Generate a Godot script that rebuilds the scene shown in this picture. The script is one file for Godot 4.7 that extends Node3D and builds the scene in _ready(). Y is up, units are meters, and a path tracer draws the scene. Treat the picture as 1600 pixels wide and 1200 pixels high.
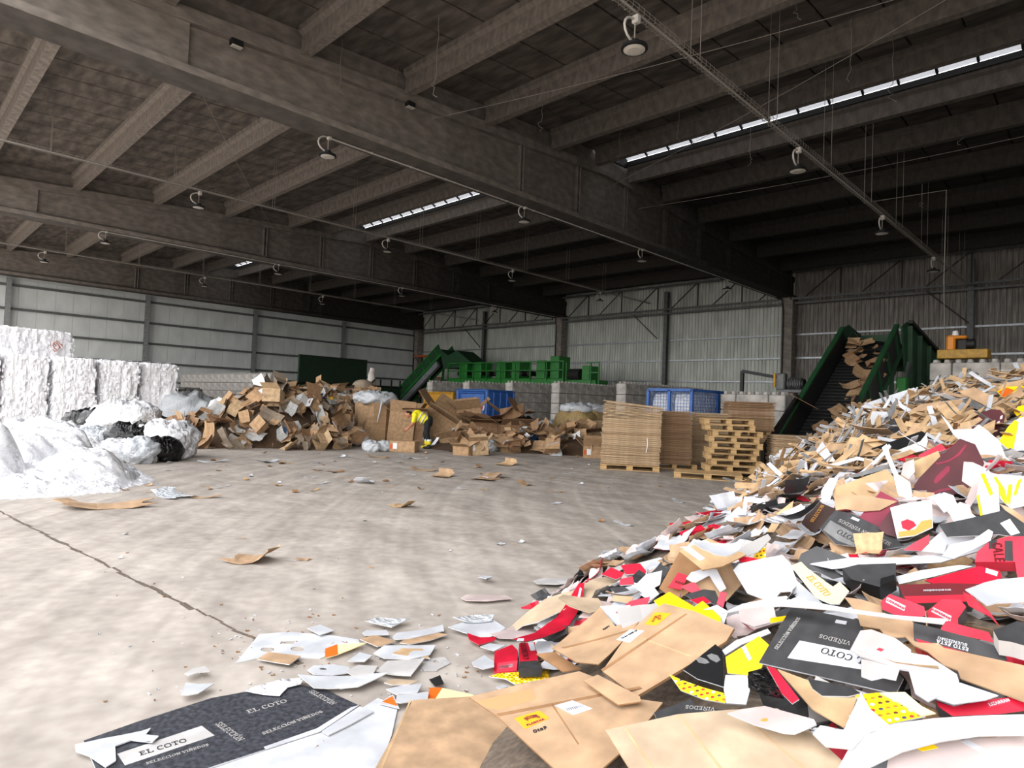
extends Node3D
# A recycling hall seen from its open front. x runs along the back wall, -z into the hall, metres.

const F := 998.17
const EYE := Vector3(0, 1.62, 0)
var cam_b: Basis
var rng := RandomNumberGenerator.new()
var M := {}
var used := {}


func _ready() -> void:
	rng.seed = 20
	cam_b = Basis(Vector3.UP, 0.78102) * Basis(Vector3.RIGHT, 0.03016) * Basis(Vector3.BACK, 0.03951)
	var cam := Camera3D.new()
	cam.name = "camera"
	cam.transform = Transform3D(cam_b, EYE)
	cam.fov = rad_to_deg(2.0 * atan(600.0 / F))
	cam.near = 0.05
	cam.far = 400.0
	add_child(cam)
	cam.current = true
	var sky_m := ProceduralSkyMaterial.new()      # a bright overcast day
	sky_m.sky_top_color = Color(0.87, 0.87, 0.885)
	sky_m.sky_horizon_color = Color(0.975, 0.965, 0.95)
	sky_m.sky_curve = 0.25
	sky_m.ground_bottom_color = Color(0.62, 0.60, 0.57)
	sky_m.ground_horizon_color = Color(0.72, 0.71, 0.69)
	sky_m.sky_energy_multiplier = 1.0
	var sky := Sky.new()
	sky.sky_material = sky_m
	var env := Environment.new()
	env.background_mode = Environment.BG_SKY
	env.sky = sky
	env.background_energy_multiplier = 1.5
	env.ambient_light_source = Environment.AMBIENT_SOURCE_SKY
	env.tonemap_mode = Environment.TONE_MAPPER_LINEAR
	env.tonemap_exposure = 4.15
	env.sdfgi_enabled = true
	env.ssao_enabled = true
	env.ssil_enabled = true
	var we := WorldEnvironment.new()
	we.name = "world_environment"
	we.environment = env
	add_child(we)
	make_materials()
	build_structure()
	build_equipment()
	build_left()
	build_middle()
	build_stacks()
	build_heap()
	build_litter()


# ---------------------------------------------------------------- picture helpers
func ray(px: float, py: float) -> Vector3:
	return cam_b * Vector3((px - 800.0) / F, (600.0 - py) / F, -1.0)

func gp(px: float, py: float, y := 0.0) -> Vector3:
	var d := ray(px, py)
	return EYE + d * ((y - EYE.y) / d.y)

func atz(px: float, py: float, z: float) -> Vector3:
	var d := ray(px, py)
	return EYE + d * (z / d.z)

func atx(px: float, py: float, x: float) -> Vector3:
	var d := ray(px, py)
	return EYE + d * (x / d.x)


# ---------------------------------------------------------------- mesh helper
class MB:
	var v := PackedVector3Array()
	var n := PackedVector3Array()
	var t := PackedVector2Array()
	var c := PackedColorArray()
	var tint := Color(1, 1, 1)
	var colored := false

	func tri(a: Vector3, b: Vector3, d: Vector3, na := Vector3.ZERO, nb := Vector3.ZERO, nd := Vector3.ZERO, ta := Vector2.ZERO, tb := Vector2.ZERO, td := Vector2.ZERO) -> void:
		if na == Vector3.ZERO:
			na = (b - a).cross(d - a).normalized()
			nb = na
			nd = na
		v.append_array([a, d, b])
		n.append_array([na, nd, nb])
		t.append_array([ta, td, tb])
		if colored:
			c.append_array([tint, tint, tint])

	func quad(a: Vector3, b: Vector3, d: Vector3, e: Vector3) -> void:
		var w := (b - a).length()
		var h := (e - a).length()
		var nn := (d - a).cross(e - b).normalized()
		tri(a, b, d, nn, nn, nn, Vector2(0, 0), Vector2(w, 0), Vector2(w, h))
		tri(a, d, e, nn, nn, nn, Vector2(0, 0), Vector2(w, h), Vector2(0, h))

	func hexa(p: Array) -> void:   # 0-3 bottom (ccw from above), 4-7 top
		quad(p[3], p[2], p[1], p[0])
		quad(p[4], p[5], p[6], p[7])
		for i in 4:
			var j := (i + 1) % 4
			quad(p[i], p[j], p[j + 4], p[i + 4])

	func box(at: Vector3, s: Vector3, b := Basis.IDENTITY) -> void:
		var h := s / 2
		var p := []
		for y in [-h.y, h.y]:
			for q in [Vector2(-h.x, h.z), Vector2(h.x, h.z), Vector2(h.x, -h.z), Vector2(-h.x, -h.z)]:
				p.append(at + b * Vector3(q.x, y, q.y))
		hexa(p)

	func cbox(at: Vector3, s: Vector3, r: float, b := Basis.IDENTITY) -> void:   # chamfered box
		var h := s / 2
		r = min(r, min(h.x, min(h.y, h.z)) * 0.9)
		var fc := {}
		for ax in 3:
			for sg in [-1.0, 1.0]:
				var u := (ax + 1) % 3
				var w := (ax + 2) % 3
				for su in [-1.0, 1.0]:
					for sw in [-1.0, 1.0]:
						var q := Vector3.ZERO
						q[ax] = sg * h[ax]
						q[u] = su * (h[u] - r)
						q[w] = sw * (h[w] - r)
						var k := Vector3i.ZERO
						k[ax] = int(sg)
						k[u] = int(su)
						k[w] = int(sw)
						fc[[ax, k]] = at + b * q
				var k2 := func(su, sw):
					var k := Vector3i.ZERO
					k[ax] = int(sg)
					k[u] = su
					k[w] = sw
					return fc[[ax, k]]
				if sg > 0:
					quad(k2.call(-1, -1), k2.call(1, -1), k2.call(1, 1), k2.call(-1, 1))
				else:
					quad(k2.call(-1, 1), k2.call(1, 1), k2.call(1, -1), k2.call(-1, -1))
		for ax in 3:      # edges along ax
			var u := (ax + 1) % 3
			var w := (ax + 2) % 3
			for su in [-1, 1]:
				for sw in [-1, 1]:
					var k0 := Vector3i.ZERO
					k0[ax] = -1
					k0[u] = su
					k0[w] = sw
					var k1 := k0
					k1[ax] = 1
					if su * sw > 0:
						quad(fc[[u, k0]], fc[[w, k0]], fc[[w, k1]], fc[[u, k1]]) if false else quad(fc[[u, k0]], fc[[w, k0]], fc[[w, k1]], fc[[u, k1]])
					else:
						quad(fc[[u, k1]], fc[[w, k1]], fc[[w, k0]], fc[[u, k0]])
		for sx in [-1, 1]:
			for sy in [-1, 1]:
				for sz in [-1, 1]:
					var k := Vector3i(sx, sy, sz)
					if sx * sy * sz > 0:
						tri(fc[[0, k]], fc[[1, k]], fc[[2, k]])
					else:
						tri(fc[[0, k]], fc[[2, k]], fc[[1, k]])

	func beam(a: Vector3, b: Vector3, w: float, h: float, up := Vector3.UP) -> void:   # a bar from a to b
		var z := (a - b).normalized()
		if absf(z.dot(up)) > 0.99:
			up = Vector3.RIGHT
		var x := up.cross(z).normalized()
		box((a + b) / 2, Vector3(w, h, a.distance_to(b)), Basis(x, z.cross(x), z))

	func tube(pts: Array, r: float, sides := 6, r2 := -1.0) -> void:
		if r2 < 0:
			r2 = r
		var rings := []
		var up := Vector3.UP
		for i in pts.size():
			var d: Vector3 = (pts[min(i + 1, pts.size() - 1)] - pts[max(i - 1, 0)]).normalized()
			if absf(d.dot(up)) > 0.95:
				up = Vector3.RIGHT if absf(d.x) < 0.8 else Vector3.BACK
			var x := up.cross(d).normalized()
			var y := d.cross(x)
			up = y
			var ring := []
			var rr: float = lerp(r, r2, float(i) / max(1, pts.size() - 1))
			for k in sides:
				var a := TAU * k / sides
				ring.append([pts[i] + (x * cos(a) + y * sin(a)) * rr, x * cos(a) + y * sin(a)])
			rings.append(ring)
		for i in pts.size() - 1:
			for k in sides:
				var k2 := (k + 1) % sides
				var A = rings[i][k]
				var B = rings[i][k2]
				var C = rings[i + 1][k2]
				var D = rings[i + 1][k]
				tri(A[0], B[0], C[0], A[1], B[1], C[1])
				tri(A[0], C[0], D[0], A[1], C[1], D[1])
		for e in [0, pts.size() - 1]:
			for k in range(1, sides - 1):
				if e == 0:
					tri(rings[e][0][0], rings[e][k + 1][0], rings[e][k][0])
				else:
					tri(rings[e][0][0], rings[e][k][0], rings[e][k + 1][0])

	func lathe(at: Vector3, prof: Array, sides := 16, b := Basis.IDENTITY) -> void:   # prof: (radius, height)
		for i in prof.size() - 1:
			var p: Vector2 = prof[i]
			var q: Vector2 = prof[i + 1]
			var sl := Vector2(q.y - p.y, p.x - q.x).normalized()
			for k in sides:
				var a := TAU * k / sides
				var a2 := TAU * (k + 1) / sides
				var d := Vector3(cos(a), 0, -sin(a))
				var d2 := Vector3(cos(a2), 0, -sin(a2))
				var n1 := b * (d * sl.x + Vector3.UP * sl.y)
				var n2 := b * (d2 * sl.x + Vector3.UP * sl.y)
				var A := at + b * (d * p.x + Vector3.UP * p.y)
				var B := at + b * (d2 * p.x + Vector3.UP * p.y)
				var C := at + b * (d2 * q.x + Vector3.UP * q.y)
				var D := at + b * (d * q.x + Vector3.UP * q.y)
				if p.x > 0.0001:
					tri(A, B, C, n1, n2, n2)
				if q.x > 0.0001:
					tri(A, C, D, n1, n2, n1)

	func prism(poly: PackedVector2Array, at: Vector3, b: Basis, depth: float) -> void:   # outline in b.x, b.y; thickness along b.z, centred
		var pl := poly
		if Geometry2D.is_polygon_clockwise(pl):
			pl = pl.duplicate()
			pl.reverse()
		var idx := Geometry2D.triangulate_polygon(pl)
		var h := b.z * depth / 2
		var P := func(q: Vector2) -> Vector3: return at + b.x * q.x + b.y * q.y
		for i in range(0, idx.size(), 3):
			var a: Vector2 = pl[idx[i]]
			var e: Vector2 = pl[idx[i + 1]]
			var f: Vector2 = pl[idx[i + 2]]
			if (e - a).cross(f - a) < 0:
				var sw := e
				e = f
				f = sw
			tri(P.call(a) + h, P.call(e) + h, P.call(f) + h, b.z, b.z, b.z, a, e, f)
			tri(P.call(a) - h, P.call(f) - h, P.call(e) - h, -b.z, -b.z, -b.z, a, f, e)
		for i in pl.size():
			var a: Vector3 = P.call(pl[i])
			var e: Vector3 = P.call(pl[(i + 1) % pl.size()])
			quad(a - h, e - h, e + h, a + h)

	func mesh(m: Material = null) -> ArrayMesh:
		var am := ArrayMesh.new()
		if v.is_empty():
			return am
		var arr := []
		arr.resize(Mesh.ARRAY_MAX)
		arr[Mesh.ARRAY_VERTEX] = v
		arr[Mesh.ARRAY_NORMAL] = n
		arr[Mesh.ARRAY_TEX_UV] = t
		if colored:
			arr[Mesh.ARRAY_COLOR] = c
		am.add_surface_from_arrays(Mesh.PRIMITIVE_TRIANGLES, arr)
		if m:
			am.surface_set_material(0, m)
		return am


# ---------------------------------------------------------------- scene helpers
func numbered(called: String) -> String:
	if not used.has(called):
		used[called] = 0
		return called
	used[called] += 1
	return "%s_%03d" % [called, used[called]]

func put(o: Node3D, called: String, parent: Node) -> void:
	if parent == null or parent == self:
		o.name = numbered(called)
		add_child(o)
	else:
		var k := 0
		var nm := called
		while parent.has_node(NodePath(nm)):
			k += 1
			nm = "%s_%03d" % [called, k]
		o.name = nm
		parent.add_child(o)

func obj(called: String, mesh, m: Material, parent: Node = null) -> MeshInstance3D:
	var o := MeshInstance3D.new()
	o.mesh = mesh.mesh() if mesh is MB else mesh
	if m:
		o.material_override = m
	put(o, called, parent)
	return o

func many(called: String, mesh, m: Material, parent: Node, spots: Array) -> void:   # parts that share one mesh; quick names
	var me = mesh.mesh() if mesh is MB else mesh
	var k := 0
	for s in spots:
		var o := MeshInstance3D.new()
		o.mesh = me
		o.material_override = m
		o.transform = s if s is Transform3D else Transform3D(Basis(), s)
		o.name = called if k == 0 and not parent.has_node(NodePath(called)) else "%s_%03d" % [called, k]
		parent.add_child(o, true)
		k += 1

func tag(o: Node, label: String, category: String, group := "", kind := "") -> Node:
	if label:
		o.set_meta("label", label)
	if category:
		o.set_meta("category", category)
	if group:
		o.set_meta("group", group)
	if kind:
		o.set_meta("kind", kind)
	return o

func thing(called: String, label: String, category: String, at := Vector3.ZERO, turn := 0.0, group := "") -> Node3D:
	var o := Node3D.new()
	put(o, called, self)
	o.position = at
	o.rotation.y = turn
	tag(o, label, category, group)
	return o

func structure(called: String, label := "", at := Vector3.ZERO) -> Node3D:
	var o := Node3D.new()
	put(o, called, self)
	o.position = at
	o.set_meta("kind", "structure")
	if label:
		o.set_meta("label", label)
		o.set_meta("category", called.get_slice("_", 0))
	return o

func copy_of(root: Node3D, at: Vector3, turn: float, label: String, group := "") -> Node3D:
	var base: String = root.get_meta("kind_name") if root.has_meta("kind_name") else String(root.name)
	var r: Node3D = root.duplicate()
	r.name = numbered(base)
	add_child(r)
	r.position = at
	r.rotation = Vector3(0, turn, 0)
	r.set_meta("label", label)
	if group:
		r.set_meta("group", group)
	return r

func scatter_stuff(called: String, mesh, m: Material, xf: Array, cols: Array, parent: Node = null) -> MultiMeshInstance3D:
	var mm := MultiMesh.new()
	mm.transform_format = MultiMesh.TRANSFORM_3D
	mm.use_colors = not cols.is_empty()
	mm.mesh = mesh.mesh() if mesh is MB else mesh
	mm.instance_count = xf.size()
	for i in xf.size():
		mm.set_instance_transform(i, xf[i])
		if not cols.is_empty():
			mm.set_instance_color(i, cols[i])
	var o := MultiMeshInstance3D.new()
	o.multimesh = mm
	o.material_override = m
	put(o, called, parent)
	o.set_meta("kind", "stuff")
	return o


# ---------------------------------------------------------------- materials
func ntex(freq: float, lo: float, hi: float, kind := 0, size := 256, oct := 4, sd := 1) -> NoiseTexture2D:
	var fn := FastNoiseLite.new()
	fn.seed = sd
	fn.frequency = freq
	fn.fractal_octaves = oct
	fn.noise_type = [FastNoiseLite.TYPE_SIMPLEX_SMOOTH, FastNoiseLite.TYPE_CELLULAR, FastNoiseLite.TYPE_VALUE][kind]
	var t := NoiseTexture2D.new()
	t.noise = fn
	t.width = size
	t.height = size
	t.seamless = true
	var g := Gradient.new()
	g.set_color(0, Color(lo, lo, lo))
	g.set_color(1, Color(hi, hi, hi))
	t.color_ramp = g
	return t

func nnorm(freq: float, strength: float, size := 256, sd := 3) -> NoiseTexture2D:
	var t := ntex(freq, 0, 1, 0, size, 4, sd)
	t.color_ramp = null
	t.as_normal_map = true
	t.bump_strength = strength
	return t

func mat(c: Color, rough := 0.85, tex: Texture2D = null, scale := Vector3.ONE, metal := 0.0, nrm: Texture2D = null, nscale := 1.0) -> StandardMaterial3D:
	var m := StandardMaterial3D.new()
	m.albedo_color = c
	m.roughness = rough
	m.metallic = metal
	if tex:
		m.albedo_texture = tex
		m.uv1_triplanar = true
		m.uv1_scale = scale
	if nrm:
		m.normal_enabled = true
		m.normal_texture = nrm
		m.normal_scale = nscale
		m.uv1_triplanar = true
		m.uv1_scale = scale
	return m

func world_tri(m: StandardMaterial3D) -> StandardMaterial3D:
	m.uv1_world_triplanar = true
	return m

var T := {}

func make_materials() -> void:
	T.soft = ntex(0.02, 0.78, 1.0)
	T.pale = ntex(0.02, 0.9, 1.0)
	T.blot = ntex(0.012, 0.74, 1.0, 0, 512, 5, 7)
	T.grime = ntex(0.02, 0.5, 1.0, 0, 512, 5, 9)
	T.fine = ntex(0.12, 0.8, 1.0, 0, 256, 3, 4)
	T.bump = nnorm(0.06, 4.0)
	T.crumple = nnorm(0.025, 12.0, 256, 12)
	M.concrete_roof = world_tri(mat(Color(0.53, 0.495, 0.46), 0.95, T.grime, Vector3(0.07, 0.3, 0.22)))
	M.beam = world_tri(mat(Color(0.58, 0.55, 0.52), 0.95, T.blot, Vector3(0.25, 0.5, 0.25)))
	M.purlin = world_tri(mat(Color(0.60, 0.565, 0.53), 0.95, T.blot, Vector3(0.7, 0.35, 0.7)))
	M.beam.vertex_color_use_as_albedo = true
	M.purlin.vertex_color_use_as_albedo = true
	M.concrete_roof.vertex_color_use_as_albedo = true
	M.cladding_soot = world_tri(mat(Color(0.63, 0.605, 0.58), 0.7, T.grime, Vector3(0.9, 0.06, 0.9)))
	M.bale = mat(Color(0.97, 0.97, 0.98), 0.5, null, Vector3.ONE * 1.2, 0.0, T.crumple, 0.6)
	M.cladding = world_tri(mat(Color(0.82, 0.84, 0.81), 0.6, T.soft, Vector3(0.2, 0.06, 0.2), 0.0))
	M.panel = world_tri(mat(Color(0.84, 0.855, 0.85), 0.55, T.pale, Vector3(0.15, 0.08, 0.15)))
	M.steel = mat(Color(0.42, 0.43, 0.43), 0.6, T.soft, Vector3.ONE * 0.6, 0.3)
	M.dark_steel = mat(Color(0.13, 0.13, 0.13), 0.6, T.blot, Vector3.ONE * 0.6, 0.2)
	M.galv = mat(Color(0.66, 0.68, 0.70), 0.4, T.soft, Vector3.ONE * 0.5, 0.6)
	M.wire = mat(Color(0.55, 0.53, 0.50), 0.6)
	M.lampwhite = mat(Color(0.75, 0.73, 0.70), 0.5)
	M.lampglass = mat(Color(0.80, 0.78, 0.74), 0.3)
	M.block = mat(Color(0.78, 0.76, 0.735), 0.95, T.blot, Vector3.ONE * 0.35, 0.0, T.bump, 0.12)
	M.block_dark = mat(Color(0.58, 0.555, 0.53), 0.95, T.blot, Vector3.ONE * 0.35, 0.0, T.bump, 0.12)
	M.green = mat(Color(0.10, 0.52, 0.16), 0.45, T.soft, Vector3.ONE * 0.4)
	M.dark_green = mat(Color(0.09, 0.30, 0.16), 0.55, T.blot, Vector3.ONE * 0.4)
	M.rubber = mat(Color(0.10, 0.10, 0.10), 0.8, T.soft, Vector3.ONE)
	M.yellow_paint = mat(Color(0.80, 0.58, 0.06), 0.5, T.soft, Vector3.ONE * 0.6)
	M.blue_paint = mat(Color(0.20, 0.42, 0.74), 0.5, T.soft, Vector3.ONE * 0.6)
	M.orange = mat(Color(0.75, 0.33, 0.10), 0.6)
	M.red = mat(Color(0.80, 0.10, 0.10), 0.5)
	M.white = mat(Color(0.86, 0.86, 0.86), 0.7)
	M.black = mat(Color(0.03, 0.03, 0.03), 0.6)
	M.wood = mat(Color(0.80, 0.66, 0.46), 0.8, T.blot, Vector3(0.8, 6, 6))
	M.kraft = mat(Color(0.72, 0.585, 0.44), 0.85, T.soft, Vector3.ONE * 1.2)
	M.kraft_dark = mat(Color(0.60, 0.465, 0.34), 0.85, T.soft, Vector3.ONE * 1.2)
	M.kraft_light = mat(Color(0.80, 0.68, 0.53), 0.85, T.soft, Vector3.ONE * 1.2)
	M.film = mat(Color(0.93, 0.935, 0.95), 0.35, T.pale, Vector3.ONE * 0.8, 0.0, T.crumple, 1.3)
	M.film_clear = mat(Color(0.84, 0.86, 0.88), 0.2, null, Vector3.ONE * 2.0, 0.0, T.crumple, 1.2)
	M.film_clear.transparency = BaseMaterial3D.TRANSPARENCY_ALPHA
	M.film_clear.albedo_color.a = 0.72
	M.bag_black = mat(Color(0.03, 0.03, 0.035), 0.25, null, Vector3.ONE * 2.0, 0.0, T.crumple, 1.2)
	M.bag_blue = mat(Color(0.25, 0.42, 0.62), 0.3, null, Vector3.ONE * 2.0, 0.0, T.crumple, 1.0)
	M.skin = mat(Color(0.72, 0.48, 0.36), 0.6)
	M.tint = mat(Color(1, 1, 1), 0.8, T.soft, Vector3.ONE * 1.5)
	M.tint.vertex_color_use_as_albedo = true
	M.pane = mat(Color(0.72, 0.75, 0.80), 0.3)
	M.pane.transparency = BaseMaterial3D.TRANSPARENCY_ALPHA
	M.pane.albedo_color.a = 0.68


# ---------------------------------------------------------------- the hall
const ZB := -42.0
const XL := -56.2
const RIDGE := -21.7
const GX := [-16.5, -35.7, -55.7, 3.0]

func soot_shade(z: float, x := -30.0) -> Color:      # fire soot, plus dimmer light towards the back wall put into the roof colour
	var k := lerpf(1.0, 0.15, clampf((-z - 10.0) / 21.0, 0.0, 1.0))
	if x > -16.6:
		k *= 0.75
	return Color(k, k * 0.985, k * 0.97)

func purlin_low(z: float) -> float:
	return 11.6 - 0.06 * absf(z - RIDGE)

func build_structure() -> void:
	floor_and_yard()
	left_wall()
	back_wall()
	side_and_front()
	roof()
	girders()
	lamps_and_trays()

func floor_tex(c0: Color, c1: Color, sd: int) -> ImageTexture:   # swept, tyre-streaked concrete
	var w := 1024
	var n1 := FastNoiseLite.new()
	n1.seed = sd
	n1.frequency = 0.011
	n1.fractal_octaves = 5
	var n2 := FastNoiseLite.new()
	n2.seed = sd + 1
	n2.frequency = 0.03
	n2.fractal_octaves = 4
	var im := Image.create(w, w, false, Image.FORMAT_RGB8)
	for y in w:
		for x in w:
			var a := n1.get_noise_2d(x, y)
			# streaks bent along wide turning circles
			var dx := x - 1400.0
			var dy := y + 200.0
			var r := sqrt(dx * dx + dy * dy)
			var s := n2.get_noise_2d(r * 2.2, atan2(dy, dx) * 45.0)
			var g := n2.get_noise_2d(x * 4.0, y * 4.0)
			var k := clampf(0.5 + a * 0.32 + s * 0.36 + g * 0.35, 0.0, 1.0)
			im.set_pixel(x, y, c0.lerp(c1, k))
	return ImageTexture.create_from_image(im)

func floor_and_yard() -> void:
	var m := StandardMaterial3D.new()
	m.albedo_texture = floor_tex(Color(0.545, 0.512, 0.478), Color(0.705, 0.672, 0.634), 5)
	m.roughness = 0.9
	m.normal_enabled = true
	m.normal_texture = T.bump
	m.normal_scale = 0.25
	m.uv1_triplanar = true
	m.uv1_world_triplanar = true
	m.uv1_scale = Vector3.ONE * 0.055
	M.floor = m
	var g := structure("floor", "grey worn concrete floor of the hall with tyre marks")
	var b := MB.new()
	b.box(Vector3(-22, -0.15, -21.8), Vector3(70, 0.3, 40.4))
	obj("floor_slab", b, m, g)
	var y := structure("ground", "pale concrete yard in front of the open hall")
	var b2 := MB.new()
	b2.box(Vector3(-20, -0.15, 34.4), Vector3(160, 0.3, 72.0))
	var m2: StandardMaterial3D = m.duplicate()
	m2.albedo_color = Color(1.0, 1.0, 1.0)
	obj("yard_slab", b2, m2, y)
	# the dirt-filled joint along the threshold
	var j := structure("trim_1", "dirt-filled joint across the concrete at the hall threshold")
	var jb := MB.new()
	var x := -48.0
	var zp := func(q: float) -> float: return -1.86 - 0.1007 * (q + 4.3) if q > -12.0 else -1.09
	while x < -3.7:
		var za: float = zp.call(x) + rng.randf_range(-0.015, 0.015)
		var zb: float = zp.call(x + 0.2) + rng.randf_range(-0.015, 0.015)
		var hw := rng.randf_range(0.008, 0.022)
		jb.hexa([Vector3(x, -0.01, za + hw), Vector3(x + 0.2, -0.01, zb + hw), Vector3(x + 0.2, -0.01, zb - hw), Vector3(x, -0.01, za - hw), Vector3(x, 0.002, za + hw), Vector3(x + 0.2, 0.002, zb + hw), Vector3(x + 0.2, 0.002, zb - hw), Vector3(x, 0.002, za - hw)])
		x += 0.2
	obj("joint_filler", jb, mat(Color(0.47, 0.42, 0.37), 1.0, T.grime, Vector3.ONE * 3.0), j)

func left_wall() -> void:
	var w := structure("wall_left", "pale grey panelled side wall with horizontal rails")
	var b := MB.new()
	b.box(Vector3(XL - 0.3, 6.0, -21.5), Vector3(0.2, 12.0, 42.0))
	obj("backing", b, M.panel, w)
	var pb := MB.new()
	pb.cbox(Vector3.ZERO, Vector3(0.1, 8.9, 1.08), 0.012)
	var spots := []
	for i in 38:
		spots.append(Vector3(XL - 0.15, 4.45, -1.2 - i * 1.09))
	many("wall_panel", pb, M.panel, w, spots)
	for y in [2.2, 3.68, 5.22, 6.84, 8.5]:
		var rb := MB.new()
		rb.box(Vector3(XL + 0.02, y, -21.5), Vector3(0.2, 0.16, 41.4))
		obj("rail", rb, M.steel, w)
	for z in [-6.6, -15.3, -23.9, -32.7]:
		var cb := MB.new()      # H section posts
		for s in [-1, 1]:
			cb.box(Vector3(XL + 0.22 + s * 0.12, 4.5, z), Vector3(0.025, 9.0, 0.3))
		cb.box(Vector3(XL + 0.22, 4.5, z), Vector3(0.24, 9.0, 0.03))
		obj("post", cb, mat(Color(0.55, 0.56, 0.56), 0.6, T.soft), w)

func rib_sheet(h: float) -> MB:
	var b := MB.new()
	for k in 4:
		var x0 := -0.5 + k * 0.25
		var p := [Vector2(x0 + 0.004 * int(k == 0), 0), Vector2(x0 + 0.165, 0), Vector2(x0 + 0.185, 0.045), Vector2(x0 + 0.225, 0.045), Vector2(x0 + 0.246, 0)]
		if k < 3:
			p.append(Vector2(x0 + 0.25, 0))
		for i in p.size() - 1:
			b.quad(Vector3(p[i].x, -h / 2, p[i].y), Vector3(p[i + 1].x, -h / 2, p[i + 1].y), Vector3(p[i + 1].x, h / 2, p[i + 1].y), Vector3(p[i].x, h / 2, p[i].y))
	return b

func back_wall() -> void:
	var w := structure("wall_back", "ribbed metal end wall at the back of the hall")
	var b := MB.new()
	b.box(Vector3(-21, 6.2, ZB - 0.25), Vector3(71, 12.4, 0.2))
	obj("backing", b, M.cladding, w)
	var spots := []
	for i in 62:
		spots.append(Vector3(XL + 0.5 + i * 1.0, 5.6, ZB - 0.1))
	var rs := rib_sheet(11.2).mesh()
	many("cladding_sheet", rs, M.cladding, w, spots.slice(0, 40))
	for i in range(40, 62):
		var o := MeshInstance3D.new()
		o.mesh = rs
		o.material_override = M.cladding_soot
		o.position = spots[i]
		o.name = "cladding_sheet_%03d" % i
		w.add_child(o)
	for y in [3.71, 5.24, 6.75]:
		var rb := MB.new()
		rb.box(Vector3(-25, y, ZB + 0.1), Vector3(62, 0.11, 0.14))
		obj("rail", rb, M.galv, w)
	for x in [-45.4, -25.4, -6.7]:
		var cb := MB.new()
		for s in [-1, 1]:
			cb.box(Vector3(x, 5.2, ZB + 0.3 + s * 0.14), Vector3(0.3, 10.4, 0.025))
		cb.box(Vector3(x, 5.2, ZB + 0.3), Vector3(0.03, 10.4, 0.28))
		obj("post", cb, M.steel, w)
	for k in 3:   # thick concrete columns under the girders
		var x: float = [-16.3, -35.5, -55.6][k]
		var c := thing("concrete_column", ["concrete column below the main roof girder, left of the inclined conveyor", "dark concrete column at the back wall behind the bright green machine", "dark concrete column in the back corner of the hall"][k], "column", Vector3(x, 0, ZB + 0.5), 0.0)
		var q := MB.new()
		q.cbox(Vector3(0, 4.55, 0), Vector3(0.7, 9.1, 0.7), 0.03)
		obj("shaft", q, M.beam, c)
		var pq := MB.new()
		pq.tube([Vector3(-0.3, 9.0, 0.4), Vector3(-0.25, 8.6, 0.42), Vector3(-0.2, 8.2, 0.42), Vector3(-0.2, 0.5, 0.42)], 0.04, 6)
		obj("conduit", pq, M.dark_steel, c)
	# lattice girt under the roof along the back wall, one per half bay
	for k in 3:
		var xa: float = [-55.2, -35.1, -15.9][k]
		var xb: float = [-35.95, -16.75, 2.6][k]
		var t := thing("lattice_girt", ["steel lattice girt on the back wall between the left corner and the middle column", "steel lattice girt on the back wall above the bright green machine and paper stacks", "dark steel lattice girt on the back wall behind the right conveyor"][k], "truss", Vector3(0, 0, ZB + 0.9))
		for q in [[8.92, 0.25, "lower_chord"], [8.72, -0.35, "lower_chord"], [10.7, 0.0, "upper_chord"]]:
			var cb := MB.new()
			cb.box(Vector3((xa + xb) / 2, q[0], q[1]), Vector3(xb - xa, 0.12, 0.12))
			obj(q[2], cb, M.steel, t)
		var x := xa + 0.6
		while x < xb - 1.0:
			var vb := MB.new()
			vb.box(Vector3(x + 2.2, 9.8, 0), Vector3(0.07, 1.8, 0.07))
			obj("upright", vb, M.dark_steel, t)
			var db := MB.new()
			db.beam(Vector3(x, 8.92, 0), Vector3(x + 2.1, 10.65, 0), 0.06, 0.06)
			obj("diagonal", db, M.dark_steel, t)
			x += 3.25
		var kb := MB.new()
		kb.beam(Vector3((xa + xb) / 2 - 2.0, 8.75, 0.0), Vector3((xa + xb) / 2 - 0.1, 6.9, -0.4), 0.07, 0.07)
		obj("knee_brace", kb, M.dark_steel, t)

func side_and_front() -> void:
	var r := structure("wall_right", "ribbed metal wall closing the far right side")
	var b := MB.new()
	b.box(Vector3(13.2, 6.0, -21.5), Vector3(0.3, 12.0, 42.0))
	obj("backing", b, M.cladding, r)
	var f := structure("trim_2", "concrete edge beam above the open front")
	var b2 := MB.new()
	b2.box(Vector3(-21, 10.9, -0.9), Vector3(70, 0.75, 0.3))
	obj("edge_beam", b2, M.beam, f)
	for k in 3:
		var c := structure("trim_%d" % (k + 3), "concrete front column beside the open front")
		var q := MB.new()
		q.cbox(Vector3([-17.2, -36.4, -55.9][k], 4.5, -0.7), Vector3(0.6, 9.0, 0.6), 0.03)
		obj("shaft", q, M.beam, c)

const PZ_A := [-1.2, -4.5, -7.9, -11.3, -14.65, -18.08, -20.81, -23.23, -26.0, -29.44, -32.9, -36.4, -39.8]
const PZ_B := [-0.9, -3.0, -6.4, -9.8, -13.3, -16.9, -19.55, -22.1, -25.1, -28.6, -32.0, -35.5, -39.0]

func ordinal(i: int) -> String:
	return ["first", "second", "third", "fourth", "fifth", "sixth", "seventh", "eighth", "ninth", "tenth", "eleventh", "twelfth", "thirteenth", "fourteenth", "fifteenth", "sixteenth"][i]

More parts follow.
